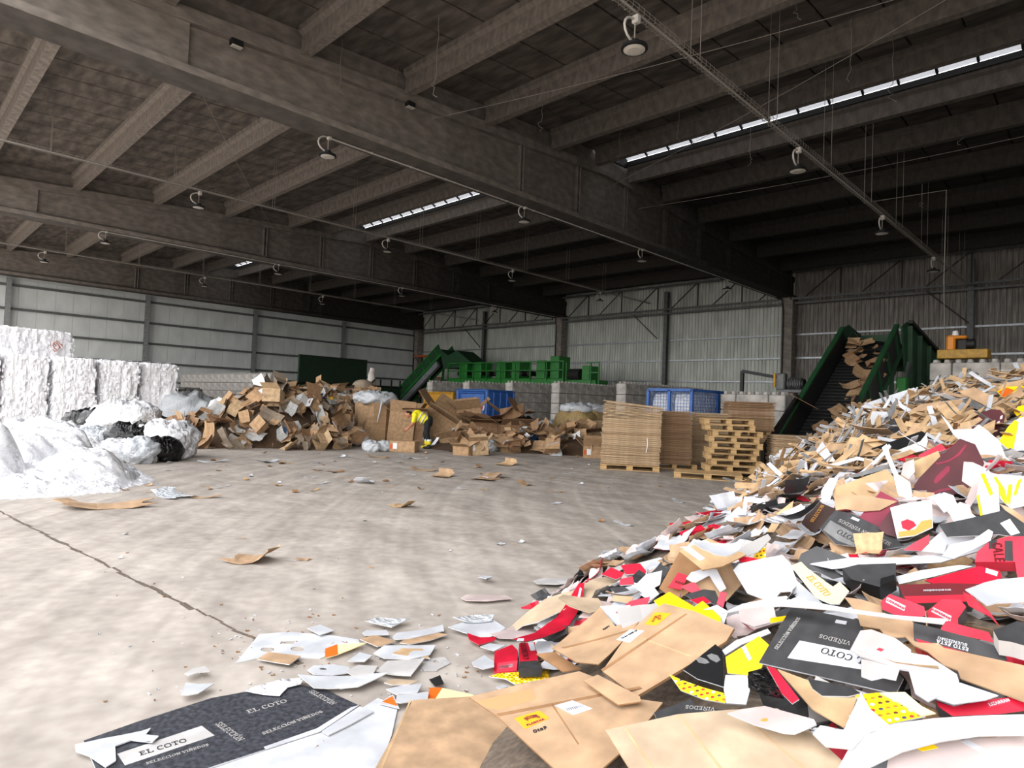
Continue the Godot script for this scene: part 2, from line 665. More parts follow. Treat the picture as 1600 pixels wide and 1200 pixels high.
func roof() -> void:
	var c := structure("ceiling", "sooty concrete panel roof of the hall")
	for q in [[-57.0, -16.5, -19.56, -22.02], [-16.5, 14.0, -20.83, -23.16]]:    # closing skin above the panels
		for s in [[-0.5, q[2]], [q[3], -42.4]]:
			var top := MB.new()
			top.colored = true
			top.tint = Color(0.5, 0.5, 0.5)
			var ya := purlin_low(s[0]) + 0.9
			var yb := purlin_low(s[1]) + 0.9
			top.hexa([Vector3(q[0], ya - 0.03, s[0]), Vector3(q[1], ya - 0.03, s[0]), Vector3(q[1], yb - 0.03, s[1]), Vector3(q[0], yb - 0.03, s[1]), Vector3(q[0], ya, s[0]), Vector3(q[1], ya, s[0]), Vector3(q[1], yb, s[1]), Vector3(q[0], yb, s[1])])
			obj("roof_skin", top, M.concrete_roof, c)
	var bays := [[-16.2, 2.7, PZ_A], [-35.4, -16.8, PZ_B], [-55.4, -36.0, PZ_B], [3.3, 13.0, PZ_A]]
	var n_single := 0
	var rest := MB.new()
	rest.colored = true
	for bi in 4:
		var zs: Array = bays[bi][2]
		var x0: float = bays[bi][0]
		var x1: float = bays[bi][1]
		var cols := int((x1 - x0 + 0.6) / 1.25) if bi < 3 else 2
		var pw := (x1 - x0 + 0.5) / cols
		for ri in zs.size():
			if ri == 6:
				continue    # the ridge: rooflight
			var za: float = zs[ri] - 0.0
			var zb2: float = zs[ri + 1] if ri + 1 < zs.size() else -42.3
			var ya := purlin_low(za) + 0.76
			var yb := purlin_low(zb2) + 0.76
			var ln := Vector2(zb2 - za, yb - ya).length()
			var bas := Basis(Vector3.RIGHT, atan2(yb - ya, za - zb2))
			var single: bool = bi < 3 and ri < 8 and n_single < 300 and not (bi == 2 and ri < 1)
			var pm := MB.new()
			pm.colored = true
			pm.tint = soot_shade((za + zb2) / 2, x1)
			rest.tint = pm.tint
			pm.cbox(Vector3.ZERO, Vector3(pw - 0.05, 0.10, ln + 0.02), 0.02)
			var me := pm.mesh()
			for k in cols:
				var at := Vector3(x0 - 0.25 + pw * (k + 0.5), (ya + yb) / 2 + 0.05, (za + zb2) / 2)
				if single and n_single < 300:
					var o := MeshInstance3D.new()
					o.mesh = me
					o.material_override = M.concrete_roof
					o.transform = Transform3D(bas, at)
					o.name = "roof_panel" if n_single == 0 else "roof_panel_%03d" % n_single
					c.add_child(o)
					n_single += 1
				else:
					rest.cbox(at, Vector3(pw - 0.05, 0.10, ln + 0.02), 0.02, bas)
	var ro := obj("far_roof_panels", rest, M.concrete_roof, c)
	ro.set_meta("kind", "stuff")
	# purlins
	var nm := ["right of the main girder", "between the main and second girders", "left of the second girder"]
	for bi in 3:
		var zs: Array = bays[bi][2]
		for i in zs.size():
			var z: float = zs[i]
			var x0: float = bays[bi][0]
			var x1: float = bays[bi][1]
			var p := MB.new()
			p.colored = true
			p.tint = soot_shade(z, x1)
			var b := Basis(Vector3(0, 0, -1), Vector3.UP, Vector3.RIGHT)
			p.prism(PackedVector2Array([Vector2(-0.13, 0), Vector2(0.13, 0), Vector2(0.11, 0.5), Vector2(0.22, 0.58), Vector2(0.22, 0.75), Vector2(-0.22, 0.75), Vector2(-0.22, 0.58), Vector2(-0.11, 0.5)]), Vector3.ZERO, b, x1 - x0)
			var o := obj("roof_purlin", p, M.purlin)
			o.position = Vector3((x0 + x1) / 2, purlin_low(z) + (0.06 if i == 6 else 0.0), z)
			tag(o, "%s concrete purlin from the front, %s" % [ordinal(i), nm[bi]], "beam", "concrete roof purlins")
	# ridge rooflight: a raised strip of panes
	for bi in 3:
		var zs: Array = bays[bi][2]
		var za: float = zs[6]
		var zb2: float = zs[7]
		var x0: float = bays[bi][0]
		var x1: float = bays[bi][1]
		var wn := structure("window_%d" % (bi + 1), ["long ridge rooflight strip right of the main girder", "long ridge rooflight strip left of the main girder", "ridge rooflight strip left of the second girder"][bi])
		var cb := MB.new()
		var ze := zb2 + 0.3
		var zn := za - 0.25
		var yl := 12.40
		cb.box(Vector3((x0 + x1) / 2, 12.28, ze - 0.05), Vector3(x1 - x0, 0.2, 0.1))
		cb.box(Vector3((x0 + x1) / 2, 12.28, zn + 0.05), Vector3(x1 - x0, 0.2, 0.1))
		for xe in [x0, x1]:
			cb.prism(PackedVector2Array([Vector2(-ze, 12.1), Vector2(-zn, 12.1), Vector2(-zn, yl), Vector2(-(ze + zn) / 2, yl + 0.55), Vector2(-ze, yl)]), Vector3(xe, 0, 0), Basis(Vector3(0, 0, -1), Vector3.UP, Vector3.RIGHT), 0.1)
		obj("upstand", cb, M.dark_steel, wn)
		var npn := 18
		var pw := (x1 - x0) / npn
		for sd in 2:
			var p0 := Vector3(0, yl, ze if sd == 0 else zn)
			var p1 := Vector3(0, yl + 0.55, (ze + zn) / 2)
			var up := (p1 - p0).normalized()
			var bb := Basis(Vector3.RIGHT, up, Vector3.RIGHT.cross(up))
			var pb := MB.new()
			pb.box(Vector3.ZERO, Vector3(pw - 0.04, p0.distance_to(p1), 0.01), bb)
			var mb := MB.new()
			mb.box(Vector3.ZERO, Vector3(0.07, p0.distance_to(p1), 0.08), bb)
			var ps := []
			var bs := []
			for k in npn:
				ps.append((p0 + p1) / 2 + Vector3(x0 + pw * (k + 0.5), 0, 0))
				bs.append((p0 + p1) / 2 + Vector3(x0 + pw * k, 0, 0))
			many("pane" if sd == 0 else "near_pane", pb, M.pane, wn, ps)
			many("glazing_bar" if sd == 0 else "near_glazing_bar", mb, M.dark_steel, wn, bs)

func girders() -> void:
	for gi in 4:
		var gx: float = GX[gi]
		var g := thing("roof_girder", ["large concrete roof girder running diagonally across the middle", "second large concrete roof girder, left of the main one", "concrete roof girder along the top of the left wall", "concrete roof girder above the right side"][gi], "girder", Vector3(gx, 0, 0))
		var b := MB.new()     # bottom flange, web and top flange, cast in lengths
		var w := MB.new()
		var t := MB.new()
		for q in [b, w, t]:
			q.colored = true
		var bas := Basis(Vector3.RIGHT, Vector3.UP, Vector3.BACK)
		var cuts := [-1.0, -5.0, -9.0, -13.0, -17.0, -19.5, RIDGE, -24.0, -26.0, -28.0, -30.0, -32.0, -36.0, -42.0]
		for i in cuts.size() - 1:
			var s := [cuts[i], cuts[i + 1]]
			var zm: float = (s[0] + s[1]) / 2
			b.tint = soot_shade(zm)
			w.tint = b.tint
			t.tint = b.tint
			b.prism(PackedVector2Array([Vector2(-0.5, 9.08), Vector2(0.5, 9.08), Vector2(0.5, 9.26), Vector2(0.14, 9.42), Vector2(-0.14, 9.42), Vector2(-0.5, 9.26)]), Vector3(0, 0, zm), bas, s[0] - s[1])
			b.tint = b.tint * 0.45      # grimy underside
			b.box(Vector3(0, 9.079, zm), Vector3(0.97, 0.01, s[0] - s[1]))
			var ya := purlin_low(s[0])
			var yb := purlin_low(s[1])
			w.hexa([Vector3(-0.12, 9.2, s[0]), Vector3(0.12, 9.2, s[0]), Vector3(0.12, 9.2, s[1]), Vector3(-0.12, 9.2, s[1]), Vector3(-0.12, ya, s[0]), Vector3(0.12, ya, s[0]), Vector3(0.12, yb, s[1]), Vector3(-0.12, yb, s[1])])
			t.hexa([Vector3(-0.32, ya - 0.22, s[0]), Vector3(0.32, ya - 0.22, s[0]), Vector3(0.32, yb - 0.22, s[1]), Vector3(-0.32, yb - 0.22, s[1]), Vector3(-0.32, ya + 0.12, s[0]), Vector3(0.32, ya + 0.12, s[0]), Vector3(0.32, yb + 0.12, s[1]), Vector3(-0.32, yb + 0.12, s[1])])
			t.hexa([Vector3(-0.1, ya + 0.1, s[0]), Vector3(0.1, ya + 0.1, s[0]), Vector3(0.1, yb + 0.1, s[1]), Vector3(-0.1, yb + 0.1, s[1]), Vector3(-0.1, ya + 0.9, s[0]), Vector3(0.1, ya + 0.9, s[0]), Vector3(0.1, yb + 0.9, s[1]), Vector3(-0.1, yb + 0.9, s[1])])
		obj("bottom_flange", b, M.beam, g)
		obj("web", w, M.beam, g)
		obj("top_flange", t, M.beam, g)
		for s in [[-1.0, -5.0], [-38.2, -42.0]]:
			var e := MB.new()
			e.colored = true
			e.tint = soot_shade(s[0])
			e.hexa([Vector3(-0.26, 9.3, s[0]), Vector3(0.26, 9.3, s[0]), Vector3(0.26, 9.3, s[1]), Vector3(-0.26, 9.3, s[1]), Vector3(-0.26, purlin_low(s[0]), s[0]), Vector3(0.26, purlin_low(s[0]), s[0]), Vector3(0.26, purlin_low(s[1]), s[1]), Vector3(-0.26, purlin_low(s[1]), s[1])])
			obj("end_block", e, M.beam, g)
		var zz: Array = [[-16.5, -19.8, -23.1, -26.4, -29.7, -33.0], [-15.5, -19.0, -22.5, -26.0, -29.5, -33.0], [-14.3, -17.9, -21.5, -25.1, -28.7], []][gi]
		for z in zz:
			var sb := MB.new()
			sb.colored = true
			sb.tint = soot_shade(z)
			for d in [-0.09, 0.09]:
				sb.cbox(Vector3(0, (9.35 + purlin_low(z)) / 2 - 0.1, z + d), Vector3(0.5, purlin_low(z) - 9.35 - 0.2, 0.1), 0.03)
			obj("stiffener", sb, M.beam, g)

func lamp_proto() -> Node3D:
	var l := thing("bay_lamp", "", "lamp")
	l.set_meta("kind_name", "bay_lamp")
	var b := MB.new()
	b.lathe(Vector3(0, -0.55, 0), [Vector2(0.0, 0.16), Vector2(0.09, 0.16), Vector2(0.1, 0.06), Vector2(0.24, 0.05), Vector2(0.25, 0.0), Vector2(0.2, -0.01)], 16)
	var hs := obj("housing", b, M.dark_steel, l)
	var d := MB.new()
	d.lathe(Vector3(0, -0.565, 0), [Vector2(0.2, 0.0), Vector2(0.12, -0.02), Vector2(0.0, -0.02)], 16)
	obj("diffuser", d, M.lampglass, hs)
	var h := MB.new()
	h.tube([Vector3(0, 0, 0), Vector3(0, -0.4, 0)], 0.015, 5)
	obj("hanger", h, M.wire, l)
	var c := MB.new()
	var pts := []
	for i in 9:
		var a := PI * i / 8.0
		pts.append(Vector3(-0.02, -0.2 + 0.22 * cos(a), 0.3 * sin(a)))
	c.tube(pts, 0.025, 6)
	obj("cable", c, M.lampwhite, l)
	var j := MB.new()
	j.cbox(Vector3(0, 0.02, -0.03), Vector3(0.14, 0.16, 0.12), 0.02)
	obj("junction_box", j, M.lampwhite, l)
	return l

func lamps_and_trays() -> void:
	var lp := lamp_proto()
	var runs := [[-6.7, 8.75, [-9.6, -17.4, -25.2, -33.0], "on the cable tray right of the main girder", true], [-26.4, 9.35, [-8.8, -17.6, -26.3, -34.8], "on the cable tray between the two girders", true], [-45.5, 9.3, [-6.9, -15.8, -24.6], "on the cable tray left of the second girder", true], [-16.75, 9.06, [-9.0, -17.2, -25.2, -33.8], "hanging below the main girder", false], [-35.4, 9.06, [-7.7, -16.3, -24.9, -33.5], "hanging below the second girder", false]]
	var first := true
	for k in runs.size():
		var r: Array = runs[k]
		var i := 0
		for z in r[2]:
			var lab := "%s round lamp from the front, %s" % [ordinal(i), r[3]]
			if first:
				lp.position = Vector3(r[0], r[1], z)
				tag(lp, lab, "lamp", "round bay lamps")
				first = false
			else:
				copy_of(lp, Vector3(r[0], r[1], z), 0.0, lab, "round bay lamps")
			i += 1
		if r[4]:
			var t := thing("cable_tray", "wire mesh cable tray %s" % ["hung below the roof right of the main girder", "hung between the two big girders", "hung near the left wall"][k], "cable tray", Vector3(r[0], r[1] + 0.12, 0))
			var b := MB.new()
			for q in [Vector2(-0.1, 0.1), Vector2(-0.1, 0.03), Vector2(-0.05, 0), Vector2(0.0, 0), Vector2(0.05, 0), Vector2(0.1, 0.03), Vector2(0.1, 0.1)]:
				b.tube([Vector3(q.x, q.y, -2.0), Vector3(q.x, q.y, -41.0)], 0.006, 4)
			obj("long_wires", b, M.wire, t)
			var c := MB.new()
			var z := -2.0
			while z > -41.0:
				c.tube([Vector3(-0.1, 0.12, z), Vector3(-0.1, 0, z), Vector3(0.1, 0, z), Vector3(0.1, 0.12, z)], 0.006, 4)
				z -= 0.18
			obj("cross_wires", c, M.wire, t)
			z = -4.0
			while z > -41.0:
				for sx in [-0.11, 0.11]:
					var h := MB.new()
					h.tube([Vector3(sx, 0.0, z), Vector3(sx, purlin_low(z) + 0.75 - r[1] - 0.12, z)], 0.008, 4)
					obj("hanger_rod", h, M.wire, t)
				z -= 3.9
			var cb := MB.new()
			cb.tube([Vector3(0.03, 0.03, -2.0), Vector3(-0.02, 0.03, -20.0), Vector3(0.03, 0.03, -41.0)], 0.02, 5)
			obj("cable", cb, M.lampwhite, t)
		else:
			var t := thing("cable_conduit", "pale cable conduit clipped along the underside of the %s girder" % ["", "", "", "main", "second"][k], "conduit", Vector3(r[0] - (0.0 if k == 3 else 0.0), 9.05, 0))
			var b := MB.new()
			var zz := -9.0 if k == 3 else -7.6
			b.tube([Vector3(0, 0, zz), Vector3(0, 0.01, -20.0), Vector3(0, 0, -40.5)], 0.024, 6)
			obj("conduit", b, M.lampwhite, t)
			var cl := MB.new()
			while zz > -40.0:
				cl.box(Vector3(0, 0.01, zz), Vector3(0.09, 0.05, 0.04))
				zz -= 1.45
			obj("clips", cl, M.lampwhite, t)
	for k in 2:      # small floodlights fixed on the main girder
		var fp := atx([367.0, 638.0][k], [70.0, 165.0][k], -16.3)
		var fl := thing("flood_lamp", ["small dusty floodlight on the main girder near the top left", "small floodlight on the main girder beside the dangling wires"][k], "lamp", fp)
		var q := MB.new()
		q.cbox(Vector3(0.1, 0, 0), Vector3(0.18, 0.16, 0.3), 0.02)
		obj("housing", q, M.dark_steel, fl)
		var q2 := MB.new()
		q2.cbox(Vector3(0.12, -0.1, 0), Vector3(0.16, 0.03, 0.26), 0.01)
		obj("lens", q2, M.lampglass, fl)
		var q3 := MB.new()
		q3.box(Vector3(-0.06, 0.05, 0), Vector3(0.2, 0.04, 0.06))
		obj("bracket", q3, M.steel, fl)
	# loose wires hanging from the roof
	var w := [[535, 60, 1.6], [620, 110, 1.3], [686, 30, 2.2], [847, 160, 1.4], [968, 230, 1.3], [1060, 200, 1.2], [1172, 230, 1.4], [1245, 5, 0.8], [1330, 60, 1.7], [1395, 90, 1.9], [1440, 290, 1.2], [1500, 205, 1.0]]
	var wi := 0
	for q in w:
		if q[2] == 0.0:
			continue
		var p := gp(q[0], q[1], 11.6)
		p.y = purlin_low(p.z) + 0.8
		var L: float = q[2]
		var pts := [p]
		for i in range(1, 7):
			pts.append(p + Vector3(rng.randf_range(-0.03, 0.03), -L * i / 8.0, rng.randf_range(-0.03, 0.03)))
		for i in 5:
			pts.append(p + Vector3(rng.randf_range(-0.12, 0.12), -L * (0.8 + 0.05 * i), rng.randf_range(-0.12, 0.12)))
		var b := MB.new()
		b.tube(pts, 0.009, 4)
		tag(obj("hanging_wire", b, M.wire), "%s loose wire dangling from the roof panels, counted from the left" % ordinal(wi), "wire", "loose wires dangling from the roof")
		wi += 1
	var sp := MB.new()    # slack bird wires strung across the roof
	for q in [[Vector3(-15.9, 10.4, -12.0), Vector3(2.7, 10.6, -16.0)], [Vector3(-15.9, 10.3, -20.5), Vector3(2.7, 10.6, -13.0)], [Vector3(-15.9, 10.4, -23.5), Vector3(2.7, 10.7, -25.0)], [Vector3(-16.0, 9.1, -5.0), Vector3(-35.3, 9.6, -17.0)]]:
		var pts := []
		for i in 9:
			pts.append(q[0].lerp(q[1], i / 8.0) + Vector3.DOWN * 0.25 * sin(PI * i / 8.0))
		sp.tube(pts, 0.008, 4)
	tag(obj("slack_wires", sp, M.wire), "thin slack wires strung across between the roof girders", "wire", "", "stuff")


# ---------------------------------------------------------------- block walls and machines
const BH := 0.57

func block_wall(label: String, at: Vector3, along: Vector3, length: float, rows: int, m: Material, endm: Material = null, blen := 1.2) -> Node3D:
	var w := thing("block_wall", label, "block wall", at)
	var full := MB.new()
	full.cbox(Vector3.ZERO, Vector3(blen - 0.025, BH - 0.022, 0.6), 0.03)
	var half := MB.new()
	half.cbox(Vector3.ZERO, Vector3(0.6 - 0.025, BH - 0.022, 0.6), 0.03)
	var z := along.normalized()
	var bas := Basis(z, Vector3.UP, z.cross(Vector3.UP))
	var sp := []
	var hp := []
	var st := MB.new()
	for r in rows:
		var x := 0.0
		var first := r % 2 == 1
		while x < length - 0.3:
			var l := 0.6 if first or length - x < blen - 0.01 else blen
			first = false
			var p := Transform3D(bas.rotated(Vector3.UP, rng.randf_range(-0.006, 0.006)), z * (x + l / 2) + Vector3.UP * (BH * (r + 0.5)) + bas.z * rng.randf_range(-0.008, 0.008))
			if l == blen:
				sp.append(p)
			else:
				hp.append(p)
			x += l
	var fm := full.mesh()
	var hm := half.mesh()
	many("block", fm, m, w, sp)
	var k := sp.size()
	for t in hp:
		var o := MeshInstance3D.new()
		o.mesh = hm
		o.material_override = m
		o.transform = t
		o.name = "block_%03d" % k
		k += 1
		w.add_child(o)
	var x2 := 0.15
	while x2 < length:
		for s in [-0.14, 0.14]:
			st.lathe(z * x2 + bas.z * s + Vector3.UP * BH * rows, [Vector2(0.09, 0), Vector2(0.07, 0.1), Vector2(0, 0.1)], 8)
		x2 += 0.3
	var so := obj("stud_row", st, m, w)
	so.set_meta("kind", "stuff")
	return w

func bar_box(parent: Node, called: String, m: Material, a: Vector3, b: Vector3, w := 0.06, h := 0.06) -> void:
	var q := MB.new()
	q.beam(a, b, w, h)
	obj(called, q, m, parent)

func conveyor(called: String, label: String, A: Vector3, B: Vector3, width: float, sideh: float, m_side: Material, m_rail: Material, nslat: int) -> Node3D:
	var c := thing(called, label, "conveyor", A)
	var d := B - A
	var dir := d.normalized()
	var across := dir.cross(Vector3.UP).normalized()
	var up := across.cross(dir)
	var bas := Basis(across, up, -dir)
	var bb := MB.new()
	bb.cbox(d / 2, Vector3(width, 0.14, d.length()), 0.05, bas)
	obj("belt", bb, M.rubber, c)
	for s in [-1.0, 1.0]:
		var off: Vector3 = across * s * width / 2
		var w := MB.new()
		w.box(d / 2 + off + up * sideh / 2 * 0.85, Vector3(0.05, sideh, d.length()), bas)
		var sw := obj("side_wall", w, m_side, c)
		var r := MB.new()
		r.cbox(d / 2 + off + up * sideh * 0.95, Vector3(0.16, 0.1, d.length()), 0.02, bas)
		r.cbox(d / 2 + off - up * 0.1, Vector3(0.14, 0.2, d.length()), 0.02, bas)
		obj("rail", r, m_rail, c)
		var n := int(d.length() / 1.1)
		for i in n:
			var q := MB.new()
			q.box(d * ((i + 0.5) / n) + off + across * s * 0.06 + up * sideh * 0.42, Vector3(0.07, sideh * 0.9, 0.08), bas)
			obj("rib", q, m_rail, sw)
	var sl := MB.new()
	sl.cbox(Vector3.ZERO, Vector3(width - 0.1, 0.07, 0.06), 0.015)
	var spots := []
	for i in nslat:
		spots.append(Transform3D(bas, d * ((i + 0.5) / nslat) + up * 0.1))
	many("cleat", sl, M.dark_steel, c, spots)
	for t in [0.35, 0.8]:
		for s in [-1.0, 1.0]:
			var p: Vector3 = d * t + across * s * width / 2 - up * 0.15
			bar_box(c, "leg", m_rail, p, Vector3(p.x, -A.y, p.z), 0.12, 0.12)
	for s in [0.0, 1.0]:
		var q := MB.new()
		q.tube([d * s - across * width / 2, d * s + across * width / 2], 0.16, 12)
		obj("drum", q, M.dark_steel, c)
	return c

func build_equipment() -> void:
	# bay dividers
	var ox := [-34.3, -30.6, -26.75, -23.1, -18.75]
	var dl := ["block divider wall behind the yellow container", "block divider wall between the yellow and blue containers", "block divider wall just right of the blue container", "block divider wall behind the black bags in the middle", "block divider wall behind the blue mesh cage, left of it"]
	for i in 5:
		block_wall(dl[i], Vector3(ox[i], 0, -26.7), Vector3(0, 0, -1), 8.1, 5, M.block)
	block_wall("pale low block wall between the tall paper stack and the inclined conveyor", Vector3(-11.2, 0, -22.6), Vector3.RIGHT, 2.4, 4, M.block)
	block_wall("dark block wall return beside the foot of the inclined conveyor", Vector3(-8.75, 0, -22.95), Vector3(0, 0, -1), 3.6, 4, M.block_dark)  # side turned from the open front; its shade is put into the darker grey
	block_wall("tall grey block wall at right carrying the yellow machine", Vector3(-4.85, 0, -23.9), Vector3.RIGHT, 8.4, 6, M.block)
	block_wall("long pale block wall beyond the cardboard heap in front of the left wall", Vector3(-55.0, 0, -18.0), Vector3.RIGHT, 16.2, 5, M.block)
	block_wall("pale block wall directly behind the white film bales", Vector3(-50.4, 0, -10.7), Vector3.RIGHT, 14.4, 5, M.block)
	left_press()
	feed_conveyor()
	platform()
	rack()
	big_conveyor()
	containers()
	cages()
	# black pipe frame over the low wall
	var f := thing("pipe_frame", "black steel pipe frame standing behind the low pale block wall", "frame", Vector3.ZERO)
	var a := atz(1160, 580, -24.0)
	var b := atz(1228, 592, -24.0)
	bar_box(f, "post", M.dark_steel, Vector3(a.x, 0, a.z), a, 0.12, 0.12)
	bar_box(f, "post", M.dark_steel, Vector3(b.x, 0, b.z), b, 0.12, 0.12)
	bar_box(f, "top_bar", M.black, a, b, 0.14, 0.12)
	# drive unit on the low wall
	var u := thing("drive_motor", "grey electric drive motor on the low block wall beside the conveyor", "motor", Vector3(-8.9, BH * 4 + 0.1, -23.2))
	var q := MB.new()
	q.lathe(Vector3(0.1, 0.32, 0), [Vector2(0, -0.3), Vector2(0.18, -0.3), Vector2(0.2, -0.2), Vector2(0.2, 0.25), Vector2(0.14, 0.32), Vector2(0, 0.32)], 14, Basis(Vector3.BACK, PI / 2))
	obj("housing", q, M.dark_steel, u)
	var fins := MB.new()
	for i in 8:
		fins.lathe(Vector3(-0.12 + i * 0.06, 0.32, 0), [Vector2(0.2, 0.01), Vector2(0.23, 0.01), Vector2(0.23, -0.01), Vector2(0.2, -0.01)], 12, Basis(Vector3.BACK, PI / 2))
	obj("cooling_fins", fins, M.steel, u)
	var bs := MB.new()
	bs.cbox(Vector3(0, 0.06, 0), Vector3(0.9, 0.12, 0.5), 0.02)
	obj("base", bs, M.steel, u)
	var gb := MB.new()
	gb.cbox(Vector3(-0.4, 0.4, 0), Vector3(0.3, 0.6, 0.3), 0.04)
	obj("gearbox", gb, M.steel, u)
	var gy := MB.new()
	gy.cbox(Vector3(-0.62, 0.45, 0.1), Vector3(0.08, 0.5, 0.1), 0.02)
	obj("guard", gy, M.yellow_paint, u)

func left_press() -> void:
	var t := thing("baling_press", "dark green baling press with a tall flat panel by the left wall", "baler", Vector3(-46.5, 0, -22.0))
	var b := MB.new()
	b.cbox(Vector3(-1.2, 1.35, -5.6), Vector3(2.0, 2.7, 11.2), 0.05)
	var pb := obj("body", b, M.dark_green, t)
	for i in 12:
		var r := MB.new()
		r.cbox(Vector3(-0.12, 1.35, -0.2 - i * 0.98), Vector3(0.16, 2.7, 0.14), 0.02)
		obj("rib", r, M.dark_steel, pb)
	for y in [0.3, 2.6]:
		var r := MB.new()
		r.cbox(Vector3(-0.12, y, -5.6), Vector3(0.2, 0.16, 11.2), 0.02)
		obj("beam", r, M.dark_steel, t)
	var p := MB.new()
	p.cbox(Vector3(0.05, 3.65, -4.4), Vector3(0.18, 2.1, 6.1), 0.03)
	obj("tall_panel", p, mat(Color(0.09, 0.20, 0.12), 0.6, T.blot, Vector3.ONE * 0.4), t)
	var e := MB.new()
	e.cbox(Vector3(0.06, 2.62, -4.4), Vector3(0.24, 0.12, 6.1), 0.02)
	e.cbox(Vector3(0.06, 4.72, -4.4), Vector3(0.22, 0.08, 6.1), 0.02)
	obj("panel_edge", e, M.dark_steel, t)
	for z in [-8.8, -9.9, -10.8]:
		bar_box(t, "post", M.dark_steel, Vector3(0.2, 0, z), Vector3(0.2, 3.2, z), 0.1, 0.1)
	var k := MB.new()
	k.lathe(Vector3(0.25, 0.7, -9.8), [Vector2(0, 0), Vector2(0.3, 0), Vector2(0.3, 1.4), Vector2(0.15, 1.6), Vector2(0, 1.6)], 14)
	obj("oil_tank", k, M.black, t)
	var pl := MB.new()
	pl.cbox(Vector3(0.0, 2.15, -5.8), Vector3(0.02, 0.18, 0.35), 0.005)
	obj("name_plate", pl, mat(Color(0.55, 0.30, 0.14), 0.6), t)

func feed_conveyor() -> void:
	var A := atz(612, 655, -36.5)
	var B := atz(701, 552, -36.5)
	A.y = max(A.y, 0.15)
	var c := conveyor("feed_conveyor", "green inclined feed conveyor rising to the bright green sorting platform", A, B, 1.6, 0.9, M.dark_green, M.green, 22)
	var poly := PackedVector2Array()
	for q in [[700, 547], [713, 557], [727, 549], [751, 569], [731, 575], [706, 577]]:
		var p := atz(q[0], q[1], -36.5) - A
		poly.append(Vector2(p.x, p.y))
	var h := MB.new()
	h.prism(poly, Vector3.ZERO, Basis.IDENTITY, 1.9)
	obj("head_hood", h, M.dark_green, c)
	var lb := MB.new()
	var d := B - A
	lb.beam(Vector3(0.9, -0.35, 0.95), d + Vector3(-0.2, -1.0, 0.95), 0.3, 0.5)
	obj("underside_guard", lb, M.galv, c)

func platform() -> void:
	var z := -35.2
	var a := atz(700, 600, z)
	var e := atz(880, 600, z)
	var y0 := a.y
	var t := thing("sorting_platform", "bright green raised sorting platform with railings above the block bays", "machine", Vector3(a.x, 0, z))
	var L := e.x - a.x
	var b := MB.new()
	b.cbox(Vector3(L / 2, y0 + 0.25, -0.9), Vector3(L, 0.5, 1.8), 0.04)
	obj("deck", b, M.green, t)
	for i in 7:
		bar_box(t, "leg", M.dark_steel, Vector3(0.4 + i * (L - 0.8) / 6, 0, -0.9), Vector3(0.4 + i * (L - 0.8) / 6, y0, -0.9), 0.2, 0.2)
	for q in [[717, 729], [740, 751], [775, 789], [799, 811], [838, 851], [859, 873]]:
		var p0 := atz(q[0], 598, z - 0.3).x - a.x
		var p1 := atz(q[1], 598, z - 0.3).x - a.x
		var cb := MB.new()
		var hh := 1.75 if q[0] == 859 else 1.45
		cb.cbox(Vector3((p0 + p1) / 2, y0 + 0.4 + hh / 2, -0.9), Vector3(p1 - p0, hh, 1.3), 0.03)
		obj("cabinet", cb, M.green, t)
	var dk := MB.new()
	for i in 12:
		dk.tube([Vector3(1.0 + i * (L - 2) / 12, y0 + 0.9, -1.6), Vector3(1.0 + i * (L - 2) / 12, y0 + 0.9, -0.3)], 0.2, 10)
	obj("rollers", dk, M.dark_steel, t)
	var n := 9
	for i in n:
		bar_box(t, "railing_post", M.green, Vector3(i * L / (n - 1), y0 + 0.3, 0.05), Vector3(i * L / (n - 1), y0 + 1.75, 0.05), 0.07, 0.07)
	for y in [1.1, 1.75]:
		bar_box(t, "railing_bar", M.green, Vector3(0, y0 + y, 0.05), Vector3(L, y0 + y, 0.05), 0.07, 0.07)
	var tail := thing("drive_station", "smaller green drive unit right of the sorting platform", "machine", Vector3(e.x + 0.25, 0, z))
	var b2 := MB.new()
	b2.cbox(Vector3(1.2, y0 + 0.2, -0.9), Vector3(2.6, 0.4, 1.5), 0.03)
	obj("deck", b2, M.green, tail)
	var b3 := MB.new()
	b3.cbox(Vector3(1.5, y0 + 0.85, -0.9), Vector3(0.7, 1.1, 1.2), 0.04)
	obj("cabinet", b3, M.green, tail)
	var b4 := MB.new()
	b4.lathe(Vector3(0.55, y0 + 0.8, -0.4), [Vector2(0, -0.5), Vector2(0.4, -0.5), Vector2(0.4, 0.5), Vector2(0, 0.5)], 14, Basis(Vector3.BACK, PI / 2))
	obj("drive_drum", b4, M.rubber, tail)
	for x in [0.0, 2.2, 2.9]:
		bar_box(tail, "railing_post", M.green, Vector3(x, y0, 0.0), Vector3(x, y0 + 1.6, 0.0), 0.07, 0.07)
	for y in [0.9, 1.6]:
		bar_box(tail, "railing_bar", M.green, Vector3(1.8, y0 + y, 0.0), Vector3(2.9, y0 + y, 0.0), 0.07, 0.07)
	for x in [0.3, 2.3]:
		bar_box(tail, "leg", M.dark_steel, Vector3(x, 0, -0.9), Vector3(x, y0, -0.9), 0.2, 0.2)

